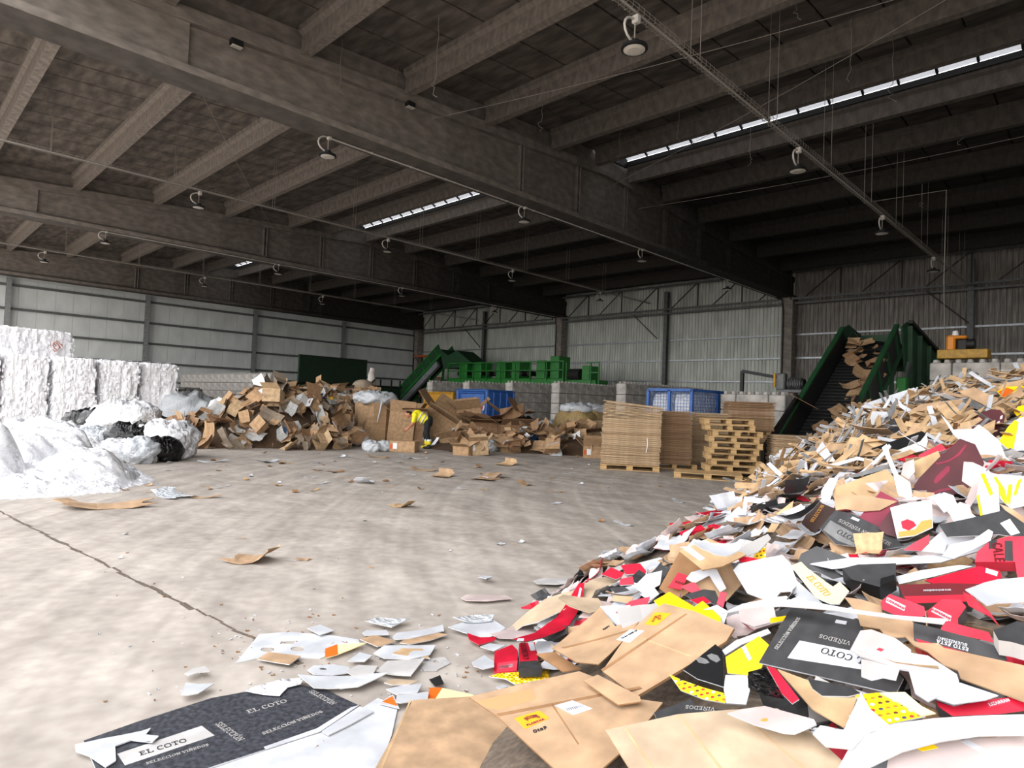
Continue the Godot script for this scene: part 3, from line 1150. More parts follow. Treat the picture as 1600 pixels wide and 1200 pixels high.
func rack() -> void:
	var z := -39.5
	var x0 := atz(646, 560, z).x
	var x1 := atz(679, 560, z).x
	var t := thing("pallet_rack", "tall pallet rack with orange beams in the back corner", "rack", Vector3(x0, 0, z))
	for x in [0.0, x1 - x0]:
		for d in [0.0, -1.1]:
			bar_box(t, "upright", M.dark_steel, Vector3(x, 0, d), Vector3(x, 6.2, d), 0.1, 0.1)
		for k in 5:
			bar_box(t, "brace", M.dark_steel, Vector3(x, 0.5 + k * 1.15, 0 if k % 2 else -1.1), Vector3(x, 1.6 + k * 1.15, -1.1 if k % 2 else 0), 0.05, 0.05)
	for y in [2.0, 3.9, 6.05]:
		for d in [0.0, -1.1]:
			bar_box(t, "shelf_beam", M.orange, Vector3(0, y, d), Vector3(x1 - x0, y, d), 0.06, 0.14)

func big_conveyor() -> void:
	var A := Vector3(-6.85, 0.15, -19.4)
	var B := Vector3(-6.85, 4.05, -25.0)
	var c := conveyor("inclined_conveyor", "steep dark green inclined conveyor carrying cardboard at right", A, B, 1.72, 0.95, M.dark_steel, M.dark_green, 34)
	var hood := MB.new()
	hood.hexa([Vector3(-0.85, 4.25, -5.6), Vector3(0.6, 4.05, -6.2), Vector3(0.6, 4.05, -7.3), Vector3(-0.85, 4.25, -7.3), Vector3(-0.85, 4.33, -5.5), Vector3(0.6, 4.13, -6.1), Vector3(0.6, 4.13, -7.3), Vector3(-0.85, 4.33, -7.3)])
	obj("hood", hood, M.rubber, c)
	var bp := MB.new()
	bp.box(Vector3(0, 3.9, -7.4), Vector3(1.8, 1.4, 0.06))
	obj("back_plate", bp, M.dark_green, c)
	# hopper behind the head, with its ribbed side
	var poly := PackedVector2Array([Vector2(5.3, 4.75), Vector2(6.0, 5.0), Vector2(12.2, 4.0), Vector2(12.4, 3.6), Vector2(10.4, 2.6), Vector2(9.6, 0.1), Vector2(6.6, 0.1), Vector2(5.9, 3.0)])
	for s in [-0.95, 0.95]:
		var hp := MB.new()
		hp.prism(poly, Vector3(s, -0.15, 0), Basis(Vector3(0, 0, -1), Vector3.UP, Vector3(1, 0, 0)), 0.06)
		obj("hopper_side", hp, M.dark_green, c)
	for q in [[6.0, 4.9, 6.4, 0.2], [7.4, 4.7, 7.4, 0.2], [8.8, 4.45, 8.8, 0.2], [10.3, 4.2, 10.3, 2.4], [11.6, 4.0, 11.6, 3.0]]:
		bar_box(c, "hopper_rib", M.dark_green, Vector3(1.05, q[1] - 0.2, -q[0]), Vector3(1.05, q[3], -q[2]), 0.12, 0.14)
	bar_box(c, "hopper_edge", M.dark_steel, Vector3(1.05, 4.85, -6.0), Vector3(1.05, 3.85, -12.2), 0.14, 0.12)
	bar_box(c, "hopper_edge", M.dark_steel, Vector3(1.05, 3.4, -12.2), Vector3(1.05, 0.6, -5.2), 0.16, 0.2)
	bar_box(c, "side_brace", M.steel, Vector3(1.1, 0.1, -3.2), Vector3(1.1, 3.4, -5.7), 0.08, 0.16)
	bar_box(c, "side_brace", M.steel, Vector3(1.1, 0.1, -4.6), Vector3(1.1, 2.4, -6.8), 0.08, 0.14)
	var gb := MB.new()
	var gp0 := atx(1410, 604, -5.75) - A
	gb.cbox(gp0, Vector3(0.3, 0.6, 0.34), 0.03)
	obj("gear_cover", gb, M.green, c)
	for q in [Vector3(-0.86, -0.1, 0.5), Vector3(0.86, -0.1, 0.5)]:
		var ch := MB.new()
		ch.hexa([q + Vector3(-0.05, 0, 0.9), q + Vector3(0.05, 0, 0.9), q + Vector3(0.05, 0, -1.6), q + Vector3(-0.05, 0, -1.6), q + Vector3(-0.05, 0.6, 0.9), q + Vector3(0.05, 0.6, 0.9), q + Vector3(0.05, 2.2, -1.6), q + Vector3(-0.05, 2.2, -1.6)])
		obj("foot_cheek", ch, M.dark_steel, c)
	var w := MB.new()
	var pts := []
	for i in 8:
		pts.append(Vector3(-0.85 + 0.05 * i, 4.3 + 0.25 * sin(PI * i / 7.0), -5.7))
	w.tube(pts, 0.03, 5)
	obj("loose_cable", w, M.black, c)
	# yellow machine on top of the block wall
	var by := BH * 6 + 0.1
	var t := thing("yellow_machine", "yellow engine unit standing on top of the tall block wall", "machine", Vector3(-4.0, by, -23.9))
	var b := MB.new()
	b.cbox(Vector3(0, 0.17, 0), Vector3(1.3, 0.28, 0.6), 0.02)
	obj("tray", b, mat(Color(0.72, 0.54, 0.06), 0.5, T.blot), t)
	var b2 := MB.new()
	b2.cbox(Vector3(-0.32, 0.52, 0), Vector3(0.24, 0.5, 0.34), 0.05)
	b2.cbox(Vector3(-0.1, 0.7, 0), Vector3(0.4, 0.1, 0.34), 0.04)
	obj("cover", b2, mat(Color(0.82, 0.50, 0.06), 0.5), t)
	var b3 := MB.new()
	b3.cbox(Vector3(-0.02, 0.46, 0), Vector3(0.32, 0.4, 0.34), 0.06)
	b3.lathe(Vector3(0.2, 0.48, 0.1), [Vector2(0, 0.1), Vector2(0.16, 0.1), Vector2(0.16, -0.1), Vector2(0, -0.1)], 12, Basis(Vector3.BACK, PI / 2))
	obj("engine", b3, M.black, t)
	var cap := MB.new()
	cap.lathe(Vector3(-0.22, 0.76, 0.05), [Vector2(0.09, 0), Vector2(0.07, 0.14), Vector2(0, 0.16)], 10)
	obj("filler_cap", cap, M.white, t)
	var chn := MB.new()
	chn.tube([Vector3(-4.45, by + 0.3, -23.6), Vector3(-4.5, 6.0, -23.6), Vector3(-4.5, 8.9, -23.7), Vector3(-6.7, 9.1, -24.2)], 0.012, 4)
	tag(obj("lifting_chain", chn, M.wire), "thin chain hanging down beside the yellow engine unit", "chain")
	# cardboard riding up the belt
	var d := B - A
	var dir := d.normalized()
	var up := Vector3.RIGHT.cross(dir)
	var lib := piece_library()
	var mats := [M.kraft, M.kraft_dark, M.kraft]
	for i in 30:
		var s: float = [0.18, 0.22, 0.30, 0.36, 0.42, 0.50, 0.55, 0.63, 0.68, 0.72, 0.76, 0.80, 0.84, 0.88, 0.92][i % 15]
		var x := rng.randf_range(-0.1, 0.62) if s < 0.72 else rng.randf_range(-0.6, 0.6)
		if s < 0.3:
			x = rng.randf_range(-0.25, 0.6)
		var o := obj("belt_cardboard", lib[rng.randi() % lib.size()], mats[i % 3])
		var bas := Basis(Vector3.RIGHT, up, Vector3.RIGHT.cross(up)) * Basis(Vector3.UP, rng.randf() * TAU) * Basis(Vector3.RIGHT, rng.randf_range(-0.35, 0.35))
		o.transform = Transform3D(bas.scaled_local(Vector3.ONE * rng.randf_range(0.45, 0.85)), A + d * (s + rng.randf_range(-0.02, 0.02)) + Vector3.RIGHT * x + up * (0.2 + 0.1 * (i / 15) + (0.25 if s > 0.7 else 0.0)))
		tag(o, "crumpled %s cardboard piece riding %s the steep dark conveyor belt" % [["mid brown", "dark brown", "plain brown"][i % 3], "low on" if s < 0.33 else "halfway up" if s < 0.6 else "high on"], "cardboard", "cardboard on the conveyor belt")

func container(label: String, p0: Vector3, p1: Vector3, h: float, depth: float, m: Material, dark: Material) -> Node3D:
	var w := p1.x - p0.x
	var t := thing("waste_container", label, "container", Vector3((p0.x + p1.x) / 2, 0, p0.z))
	var b := MB.new()
	b.cbox(Vector3(0, h / 2 + 0.1, -depth / 2), Vector3(w - 0.1, h - 0.25, depth - 0.1), 0.12)
	var bd := obj("body", b, m, t)
	var r := MB.new()
	r.cbox(Vector3(0, h - 0.08, -depth / 2), Vector3(w, 0.16, depth), 0.06)
	obj("top_rim", r, m, t)
	for s in [-1.0, 1.0]:
		for z in [0.0, -depth]:
			var c := MB.new()
			c.cbox(Vector3(s * (w / 2 - 0.09), h / 2, z - 0.03), Vector3(0.18, h - 0.1, 0.12), 0.04)
			obj("corner_post", c, m, t)
		for i in 3:
			var q := MB.new()
			q.cbox(Vector3(s * (w / 2 - 0.02), h / 2, -depth * (i + 1) / 4.0), Vector3(0.1, h - 0.3, 0.14), 0.03)
			obj("side_rib", q, m, bd)
	var f := MB.new()
	f.cbox(Vector3(0, 0.9, 0.0), Vector3(w * 0.72, 0.08, 0.06), 0.02)
	obj("front_bar", f, dark, t)
	for s in [-1.0, 1.0]:
		var q := MB.new()
		q.tube([Vector3(s * w * 0.3, 0.1, -0.1), Vector3(s * w * 0.3, 0.1, -depth + 0.1)], 0.1, 8)
		obj("skid", q, dark, t)
	return t

func containers() -> void:
	var z := -24.7
	container("yellow steel waste container in front of the block bays", atz(661, 640, z), atz(707, 640, z), 2.15, 2.0, M.yellow_paint, mat(Color(0.55, 0.40, 0.05), 0.6))
	var c := container("blue steel waste container in front of the block bays", atz(712, 640, z + 0.2), atz(761, 640, z + 0.2), 2.35, 2.1, M.blue_paint, mat(Color(0.12, 0.27, 0.5), 0.6))
	for i in 4:
		var q := MB.new()
		q.prism(PackedVector2Array([Vector2(0, 0), Vector2(0.14, 0), Vector2(0.22, 0.28), Vector2(0.08, 0.28)]), Vector3(0.55 + i * 0.16, 1.15, 0.08), Basis.IDENTITY, 0.02)
		obj("warning_stripe", q, M.red if i % 2 == 0 else M.white, c)
	var ring := MB.new()      # rounded frame raised round the front face
	var w := atz(761, 640, z + 0.2).x - atz(712, 640, z + 0.2).x
	ring.tube([Vector3(-w / 2 + 0.25, 0.5, 0.05), Vector3(-w / 2 + 0.25, 2.05, 0.05), Vector3(-w / 2 + 0.32, 2.15, 0.05), Vector3(w / 2 - 0.32, 2.15, 0.05), Vector3(w / 2 - 0.25, 2.05, 0.05), Vector3(w / 2 - 0.25, 0.5, 0.05)], 0.05, 6)
	obj("front_frame", ring, M.blue_paint, c)

func cages() -> void:
	var x1 := atz(1081, 620, -20.9).x
	var x0 := atz(1013, 620, -20.9).x
	var t := thing("mesh_cage", "blue mesh cage container full of white plastic film", "cage", Vector3(x0, 0, -20.9))
	var w := x1 - x0
	var d := 3.9
	var h := 2.35
	for y in [0.15, h]:
		for q in [[Vector3(0, y, 0), Vector3(w, y, 0)], [Vector3(w, y, 0), Vector3(w, y, -d)], [Vector3(w, y, -d), Vector3(0, y, -d)], [Vector3(0, y, -d), Vector3(0, y, 0)]]:
			bar_box(t, "frame_bar", M.blue_paint, q[0], q[1], 0.1, 0.1)
	for q in [Vector3(0, 0, 0), Vector3(w / 2, 0, 0), Vector3(w, 0, 0), Vector3(w, 0, -d / 2), Vector3(w, 0, -d), Vector3(0, 0, -d)]:
		bar_box(t, "upright", M.blue_paint, q, q + Vector3(0, h, 0), 0.1, 0.1)
	var ms := MB.new()
	var y := 0.3
	while y < h:
		ms.box(Vector3(w / 2, y, 0), Vector3(w, 0.012, 0.012))
		ms.box(Vector3(w, y, -d / 2), Vector3(0.012, 0.012, d))
		y += 0.12
	var x := 0.06
	while x < w:
		ms.box(Vector3(x, h / 2, 0), Vector3(0.012, h, 0.012))
		x += 0.12
	var zz := 0.06
	while zz < d:
		ms.box(Vector3(w, h / 2, -zz), Vector3(0.012, h, 0.012))
		zz += 0.12
	var mo := obj("wire_mesh", ms, M.blue_paint, t)
	mo.set_meta("kind", "stuff")
	for k in 2:
		var f := obj("film_fill", blob(Vector3(w / 4 - 0.06, 1.08, d / 2 - 0.12), 40 + k, 0.06, 2.6, 40, 9.0), M.film)
		f.position = Vector3(x0 + w * (0.25 + 0.5 * k), 1.2, -20.9 - d / 2)
		tag(f, "white crumpled plastic film packed in the %s half of the blue cage" % ["left", "right"][k], "plastic film", "film packed in the blue cage")


# ---------------------------------------------------------------- soft and crumpled shapes
func blob(r: Vector3, sd: int, amp: float, freq: float, seg := 28, square := 4.0, ridged := true) -> MB:
	# a crumpled bag or bundle: a superellipsoid with folds
	var fn := FastNoiseLite.new()
	fn.seed = sd
	fn.frequency = freq
	fn.fractal_octaves = 3
	if ridged:
		fn.fractal_type = FastNoiseLite.FRACTAL_RIDGED
	var b := MB.new()
	var rows := seg / 2
	var P := []
	for i in rows + 1:
		var row := []
		var v := PI * i / rows
		for k in seg:
			var u := TAU * k / seg
			var d := Vector3(sin(v) * cos(u), cos(v), sin(v) * sin(u))
			var q := pow(pow(absf(d.x), square) + pow(absf(d.y), square) + pow(absf(d.z), square), -1.0 / square)
			var p := d * q * r
			p += d * fn.get_noise_3dv(p) * amp
			row.append(p)
		P.append(row)
	var N := []
	for i in rows + 1:
		var row := []
		for k in seg:
			var a: Vector3 = P[i][(k + 1) % seg] - P[i][(k + seg - 1) % seg]
			var e: Vector3 = P[min(i + 1, rows)][k] - P[max(i - 1, 0)][k]
			var nn := a.cross(e)
			if nn.length() < 1e-9:
				nn = P[i][k]
			nn = nn.normalized()
			if nn.dot(P[i][k]) < 0:
				nn = -nn
			row.append(nn)
		N.append(row)
	for i in rows:
		for k in seg:
			var k2 := (k + 1) % seg
			b.tri(P[i][k], P[i][k2], P[i + 1][k2], N[i][k], N[i][k2], N[i + 1][k2])
			b.tri(P[i][k], P[i + 1][k2], P[i + 1][k], N[i][k], N[i + 1][k2], N[i + 1][k])
	return b

func bale(sd: int, s: Vector3) -> MB:
	# a pressed bale: box grid with hanging shreds
	var fn := FastNoiseLite.new()
	fn.seed = sd
	fn.frequency = 1.0
	fn.fractal_octaves = 4
	var b := MB.new()
	var h := s / 2
	var dsp := func(p: Vector3, nn: Vector3) -> Vector3:
		var k := fn.get_noise_3d(p.x * 3.0, p.y * 1.2, p.z * 3.0) * 0.09 + fn.get_noise_3d(p.x * 11.0, p.y * 4.0, p.z * 11.0) * 0.05
		var e := maxf(absf(p.x) / h.x + absf(p.z) / h.z - 1.55, 0.0) + maxf(absf(p.y) / h.y - 0.86, 0.0) * 0.6
		var pinch := 0.0
		return p + (p / h).normalized() * (k - e * 0.16 - pinch)
	for ax in 3:
		for sg in [-1.0, 1.0]:
			var u := (ax + 1) % 3
			var w := (ax + 2) % 3
			var nu := int(s[u] / 0.075)
			var nw := int(s[w] / 0.075)
			var nn := Vector3.ZERO
			nn[ax] = sg
			var g := []
			for i in nu + 1:
				var row := []
				for j in nw + 1:
					var p := Vector3.ZERO
					p[ax] = sg * h[ax]
					p[u] = lerp(-h[u], h[u], float(i) / nu)
					p[w] = lerp(-h[w], h[w], float(j) / nw)
					row.append(dsp.call(p, nn))
				g.append(row)
			for i in nu:
				for j in nw:
					if sg > 0:
						b.quad(g[i][j], g[i + 1][j], g[i + 1][j + 1], g[i][j + 1])
					else:
						b.quad(g[i][j], g[i][j + 1], g[i + 1][j + 1], g[i + 1][j])
	return b

func shreds(sd: int, s: Vector3, n: int) -> MB:
	var r := RandomNumberGenerator.new()
	r.seed = sd
	var b := MB.new()
	for i in n:
		var f := r.randi() % 4
		var p := Vector3(r.randf_range(-0.5, 0.5) * s.x, r.randf_range(-0.35, 0.5) * s.y, r.randf_range(-0.5, 0.5) * s.z)
		var nn := Vector3.RIGHT
		if f == 0:
			p.x = s.x / 2
		elif f == 1:
			p.z = s.z / 2
			nn = Vector3.BACK
		elif f == 2:
			p.z = -s.z / 2
			nn = Vector3.FORWARD
		else:
			p.y = s.y / 2
			nn = (Vector3.UP + Vector3.RIGHT * r.randf()).normalized()
		var sd2 := nn.cross(Vector3.UP + Vector3(r.randf(), 0, r.randf()) * 0.3).normalized() * r.randf_range(0.015, 0.05)
		var l := r.randf_range(0.08, 0.26)
		var q := p + nn * r.randf_range(0.02, 0.09) + Vector3.DOWN * l * 0.5
		var e := q + Vector3.DOWN * l * 0.5 + nn * r.randf_range(-0.04, 0.05)
		b.quad(p - sd2, p + sd2, q + sd2, q - sd2)
		b.tri(q - sd2, q + sd2, e)
	return b

func drape(w: float, d: float, h: float, sd: int, n := 70) -> MB:
	# a heap of loose film: soft billows with creases, closed at the floor
	var r := RandomNumberGenerator.new()
	r.seed = sd
	var fn := FastNoiseLite.new()
	fn.seed = sd
	fn.frequency = 1.0
	fn.fractal_octaves = 3
	var fc := FastNoiseLite.new()
	fc.seed = sd + 50
	fc.frequency = 1.0
	fc.fractal_octaves = 2
	fc.fractal_type = FastNoiseLite.FRACTAL_RIDGED
	var lumps := []
	for i in 9:
		var a := r.randf() * TAU
		var q := sqrt(r.randf()) * 0.62
		lumps.append([cos(a) * q, sin(a) * q, r.randf_range(0.25, 0.5), r.randf_range(0.45, 1.0)])
	var H := func(x: float, z: float) -> float:
		var rr := sqrt(x * x + z * z) + 0.14 * fn.get_noise_2d(x * 1.5 + 9, z * 1.5)
		var edge := clampf((1.0 - rr) * 3.0, 0.0, 1.0)
		if edge <= 0.0:
			return 0.0
		var k := 0.25 * (1.0 - rr)
		for l in lumps:
			var q: float = Vector2(x - l[0], z - l[1]).length() / l[2]
			k = maxf(k, l[3] * (1.0 - q * q) * 0.9) if q < 1.0 else k
		k += 0.10 * fn.get_noise_2d(x * w * 0.7, z * d * 0.7)
		var cr := fc.get_noise_2d(x * w * 1.1, z * d * 0.55 + x * 2.5)
		return maxf(0.0, h * sqrt(edge) * maxf(k, 0.06) + edge * (0.10 * cr + 0.08))
	var b := MB.new()
	var P := []
	for i in n + 1:
		var row := []
		for j in n + 1:
			var x := (float(i) / n - 0.5) * 2.1
			var z := (float(j) / n - 0.5) * 2.1
			row.append(Vector3(x * w / 2, H.call(x, z), z * d / 2))
		P.append(row)
	var N := []
	for i in n + 1:
		var row := []
		for j in n + 1:
			var dx: Vector3 = P[mini(i + 1, n)][j] - P[maxi(i - 1, 0)][j]
			var dz: Vector3 = P[i][mini(j + 1, n)] - P[i][maxi(j - 1, 0)]
			row.append(dz.cross(dx).normalized())
		N.append(row)
	for i in n:
		for j in n:
			if P[i][j].y + P[i + 1][j].y + P[i][j + 1].y + P[i + 1][j + 1].y > 0.004:
				b.tri(P[i][j], P[i][j + 1], P[i + 1][j + 1], N[i][j], N[i][j + 1], N[i + 1][j + 1])
				b.tri(P[i][j], P[i + 1][j + 1], P[i + 1][j], N[i][j], N[i + 1][j + 1], N[i + 1][j])
	return b

func build_left() -> void:
	M.silver_wire = mat(Color(0.75, 0.75, 0.76), 0.5)
	# white film bales: five stacks two high and one on top
	var s := Vector3(1.35, 1.38, 1.42)
	var me := []
	var sh := []
	for k in 3:
		me.append(bale(60 + k, s).mesh())
		sh.append(shreds(80 + k, s, 420).mesh())
	var zz := [-2.7, -4.2, -5.75, -7.3, -8.85]
	var nm := ["leftmost stack", "second stack from the left", "third stack from the left", "fourth stack from the left", "right end stack"]
	for i in 5:
		for r in 2:
			var t := thing("film_bale", "white shredded plastic film bale, %s in the %s" % [["bottom", "top"][r], nm[i]], "bale", Vector3(-30.4 - 0.1 * (i % 2) - (0.3 if i == 4 else 0.0), 0.69 + r * 1.34, zz[i]), rng.randf_range(-0.05, 0.05), "white film bales")
			var k := (i * 2 + r) % 3
			obj("bale_body", me[k], M.bale, t)
			var so := obj("loose_shreds", sh[k], M.bale, t)
			so.set_meta("kind", "stuff")
			for q in [-0.4, 0.0, 0.4]:
				var st := MB.new()
				st.tube([Vector3(0.72, -0.66, q), Vector3(0.72, 0.66, q), Vector3(0.6, 0.74, q), Vector3(-0.6, 0.74, q)], 0.008, 4)
				obj("binding_wire", st, M.silver_wire, t)
	var t := thing("film_bale", "single white film bale lying on top of the bale stacks", "bale", Vector3(-31.6, 3.25, -4.4), 0.25, "white film bales")
	var s2 := Vector3(1.5, 1.1, 2.6)
	obj("bale_body", bale(71, s2), M.bale, t)
	var so2 := obj("loose_shreds", shreds(91, s2, 500), M.bale, t)
	so2.set_meta("kind", "stuff")
	var kn := MB.new()
	for i in 5:
		var pts := []
		for j in 8:
			pts.append(Vector3(0.8 + 0.03 * sin(j * 2.0 + i), -0.2 + 0.07 * i + 0.08 * sin(j + i), -0.9 + j * 0.05))
		kn.tube(pts, 0.012, 4)
	obj("orange_twine", kn, M.orange, t)
	# grey bundle beside the bales, blue board leaning behind it
	var gb := thing("cardboard_bale", "small grey strapped cardboard bale at the foot of the block wall", "bale", atz(292, 640, -13.4) * Vector3(1, 0, 1) + Vector3(0, 0, 0), 0.5)
	for i in 9:
		var q := MB.new()
		q.cbox(Vector3(rng.randf_range(-0.04, 0.04), 0.12 + i * 0.19, rng.randf_range(-0.04, 0.04)), Vector3(1.2, 0.18, 1.1), 0.03)
		obj("layer", q, M.block_dark, gb)
	for x in [-0.3, 0.35]:
		var q := MB.new()
		q.tube([Vector3(x, 0.02, 0.58), Vector3(x, 1.76, 0.58), Vector3(x, 1.78, -0.55)], 0.03, 4)
		obj("strap", q, M.black, gb)
	var bp := MB.new()
	bp.cbox(Vector3.ZERO, Vector3(1.7, 0.08, 1.5), 0.03)
	var bo := obj("blue_board", bp, mat(Color(0.34, 0.42, 0.52), 0.6, T.soft))
	bo.transform = Transform3D(Basis(Vector3.UP, 0.6) * Basis(Vector3.RIGHT, 0.9), atz(327, 638, -13.2) - Vector3(0, 0.15, 0))
	tag(bo, "grey blue board leaning between the bales and the cardboard heap", "board")
	# clear film heap in front of the bales (left edge of the photo)
	var f := obj("film_heap", drape(4.4, 3.6, 1.05, 5, 64), M.film)
	f.position = Vector3(-13.4, 0, -1.9)
	tag(f, "big translucent heap of white plastic film at the left edge", "plastic film")
	var f2 := obj("film_heap", drape(5.0, 3.0, 0.75, 6, 50), M.film)
	f2.position = Vector3(-19.0, 0, -2.9)
	tag(f2, "low crumpled heap of white film between the near heap and the bales", "plastic film")
	var f3 := obj("film_tail", drape(2.2, 0.9, 0.12, 8, 36), M.film_clear)
	f3.position = gp(175, 752)
	f3.rotation.y = -0.5
	tag(f3, "thin trailing sheet of clear film beside the near film heap", "plastic film")
	var bags := [
		[132, 686, 0.55, "bag_black", "black plastic bag at the left end of the bag row before the bales"],
		[160, 688, 0.62, "bag_black", "black plastic bag, second in the bag row before the bales"],
		[187, 690, 0.75, "film", "big white plastic bag in the bag row before the bales"],
		[217, 687, 0.5, "bag_black", "black plastic bag near the right end of the bag row"],
		[237, 685, 0.45, "bag_black", "small black plastic bag at the right end of the bag row"],
		[152, 690, 0.35, "film", "small white plastic bundle before the black bags"],
		[203, 691, 0.35, "film", "crumpled clear bundle in front of the big white bag"],
		[285, 668, 0.95, "film_clear", "clear plastic sack slumped between the bales and the cardboard heap"],
		[253, 717, 0.55, "film", "big round white plastic bag on the floor at left"],
		[198, 717, 0.5, "bag_black", "black plastic bag left of the round white bag"],
		[245, 722, 0.34, "bag_black", "small black plastic bag in front of the round white bag"],
		[214, 724, 0.34, "film_clear", "clear crumpled bag in front of the black bag"],
		[140, 715, 0.42, "film_clear", "clear crumpled bag left of the black bag on the floor"],
		[175, 722, 0.3, "film", "small white film scrap bundle before the black bag"],
		[120, 722, 0.34, "film", "white film bundle beside the near film heap"],
	]
	var k := 0
	for q in bags:
		k += 1
		var r: float = q[2]
		var o := obj("plastic_bag", blob(Vector3(r * 1.25, r * 0.8, r), 100 + k, r * 0.34, 1.6 / r, 30, 2.4), M[q[3]])
		o.position = gp(q[0], q[1]) + Vector3(-0.5 * r, r * 0.7, -0.3 * r)
		o.rotation.y = k * 1.3
		tag(o, q[4], "plastic bag")


# ---------------------------------------------------------------- cardboard in the middle
var lib_cache := []

func bent_sheet(w: float, d: float, bend: float, crease: float, sd: int, notch := 0.0) -> MB:
	# a piece of board: a grid with a fold, a curl and torn edges
	var r := RandomNumberGenerator.new()
	r.seed = sd
	var b := MB.new()
	var nx := 5
	var nz := 4
	var g := []
	var th := 0.006
	for i in nx + 1:
		var row := []
		for j in nz + 1:
			var x := (float(i) / nx - 0.5) * w
			var z := (float(j) / nz - 0.5) * d
			var y := bend * (x * x) * 2.0 + maxf(0.0, x - 0.05 * w) * crease
			if j == 0 or j == nz:
				z += r.randf_range(-notch, notch) * d
			if i == 0 or i == nx:
				x += r.randf_range(-notch, notch) * w
			y += r.randf_range(-0.008, 0.008)
			row.append(Vector3(x, y, z))
		g.append(row)
	for i in nx:
		for j in nz:
			b.quad(g[i][j] + Vector3.UP * th, g[i][j + 1] + Vector3.UP * th, g[i + 1][j + 1] + Vector3.UP * th, g[i + 1][j] + Vector3.UP * th)
			b.quad(g[i][j], g[i + 1][j], g[i + 1][j + 1], g[i][j + 1])
	for i in nx:
		b.quad(g[i][nz], g[i + 1][nz], g[i + 1][nz] + Vector3.UP * th, g[i][nz] + Vector3.UP * th)
		b.quad(g[i + 1][0], g[i][0], g[i][0] + Vector3.UP * th, g[i + 1][0] + Vector3.UP * th)
	for j in nz:
		b.quad(g[0][j], g[0][j + 1], g[0][j + 1] + Vector3.UP * th, g[0][j] + Vector3.UP * th)
		b.quad(g[nx][j + 1], g[nx][j], g[nx][j] + Vector3.UP * th, g[nx][j + 1] + Vector3.UP * th)
	return b

func piece_library() -> Array:
	if lib_cache.is_empty():
		for q in [[0.7, 0.5, 0.25, 0.3, 0.08], [0.9, 0.45, 0.1, 0.6, 0.06], [0.55, 0.5, 0.5, -0.4, 0.1], [0.8, 0.6, -0.2, 0.9, 0.05], [0.5, 0.35, 0.6, 0.0, 0.12], [1.0, 0.5, 0.12, -0.7, 0.06], [0.6, 0.6, 0.3, 1.2, 0.07], [0.4, 0.3, 0.8, 0.5, 0.12]]:
			lib_cache.append(bent_sheet(q[0], q[1], q[2], q[3], 7 + lib_cache.size(), q[4]).mesh())
		for k in 2:      # squashed carton sleeves
			var b := MB.new()
			var w := 0.5
			var h := 0.22 + 0.1 * k
			var l := 0.45
			var sk := 0.12
			b.quad(Vector3(-w / 2, 0, l / 2), Vector3(w / 2, 0, l / 2), Vector3(w / 2 + sk, h, l / 2), Vector3(-w / 2 + sk, h, l / 2)) if k == 1 else null
			for q in [[Vector3(-w / 2, 0, 0), Vector3(w / 2, 0, 0)], [Vector3(w / 2, 0, 0), Vector3(w / 2 + sk, h, 0)], [Vector3(w / 2 + sk, h, 0), Vector3(-w / 2 + sk, h, 0)], [Vector3(-w / 2 + sk, h, 0), Vector3(-w / 2, 0, 0)]]:
				b.quad(q[0] + Vector3(0, 0, -l / 2), q[1] + Vector3(0, 0, -l / 2), q[1] + Vector3(0, 0, l / 2), q[0] + Vector3(0, 0, l / 2))
			b.quad(Vector3(-w / 2 + sk, h, l / 2), Vector3(w / 2 + sk, h, l / 2), Vector3(w / 2 + sk + 0.1, h + 0.18, l / 2 + 0.1), Vector3(-w / 2 + sk + 0.1, h + 0.18, l / 2 + 0.1))
			lib_cache.append(b.mesh())
	return lib_cache

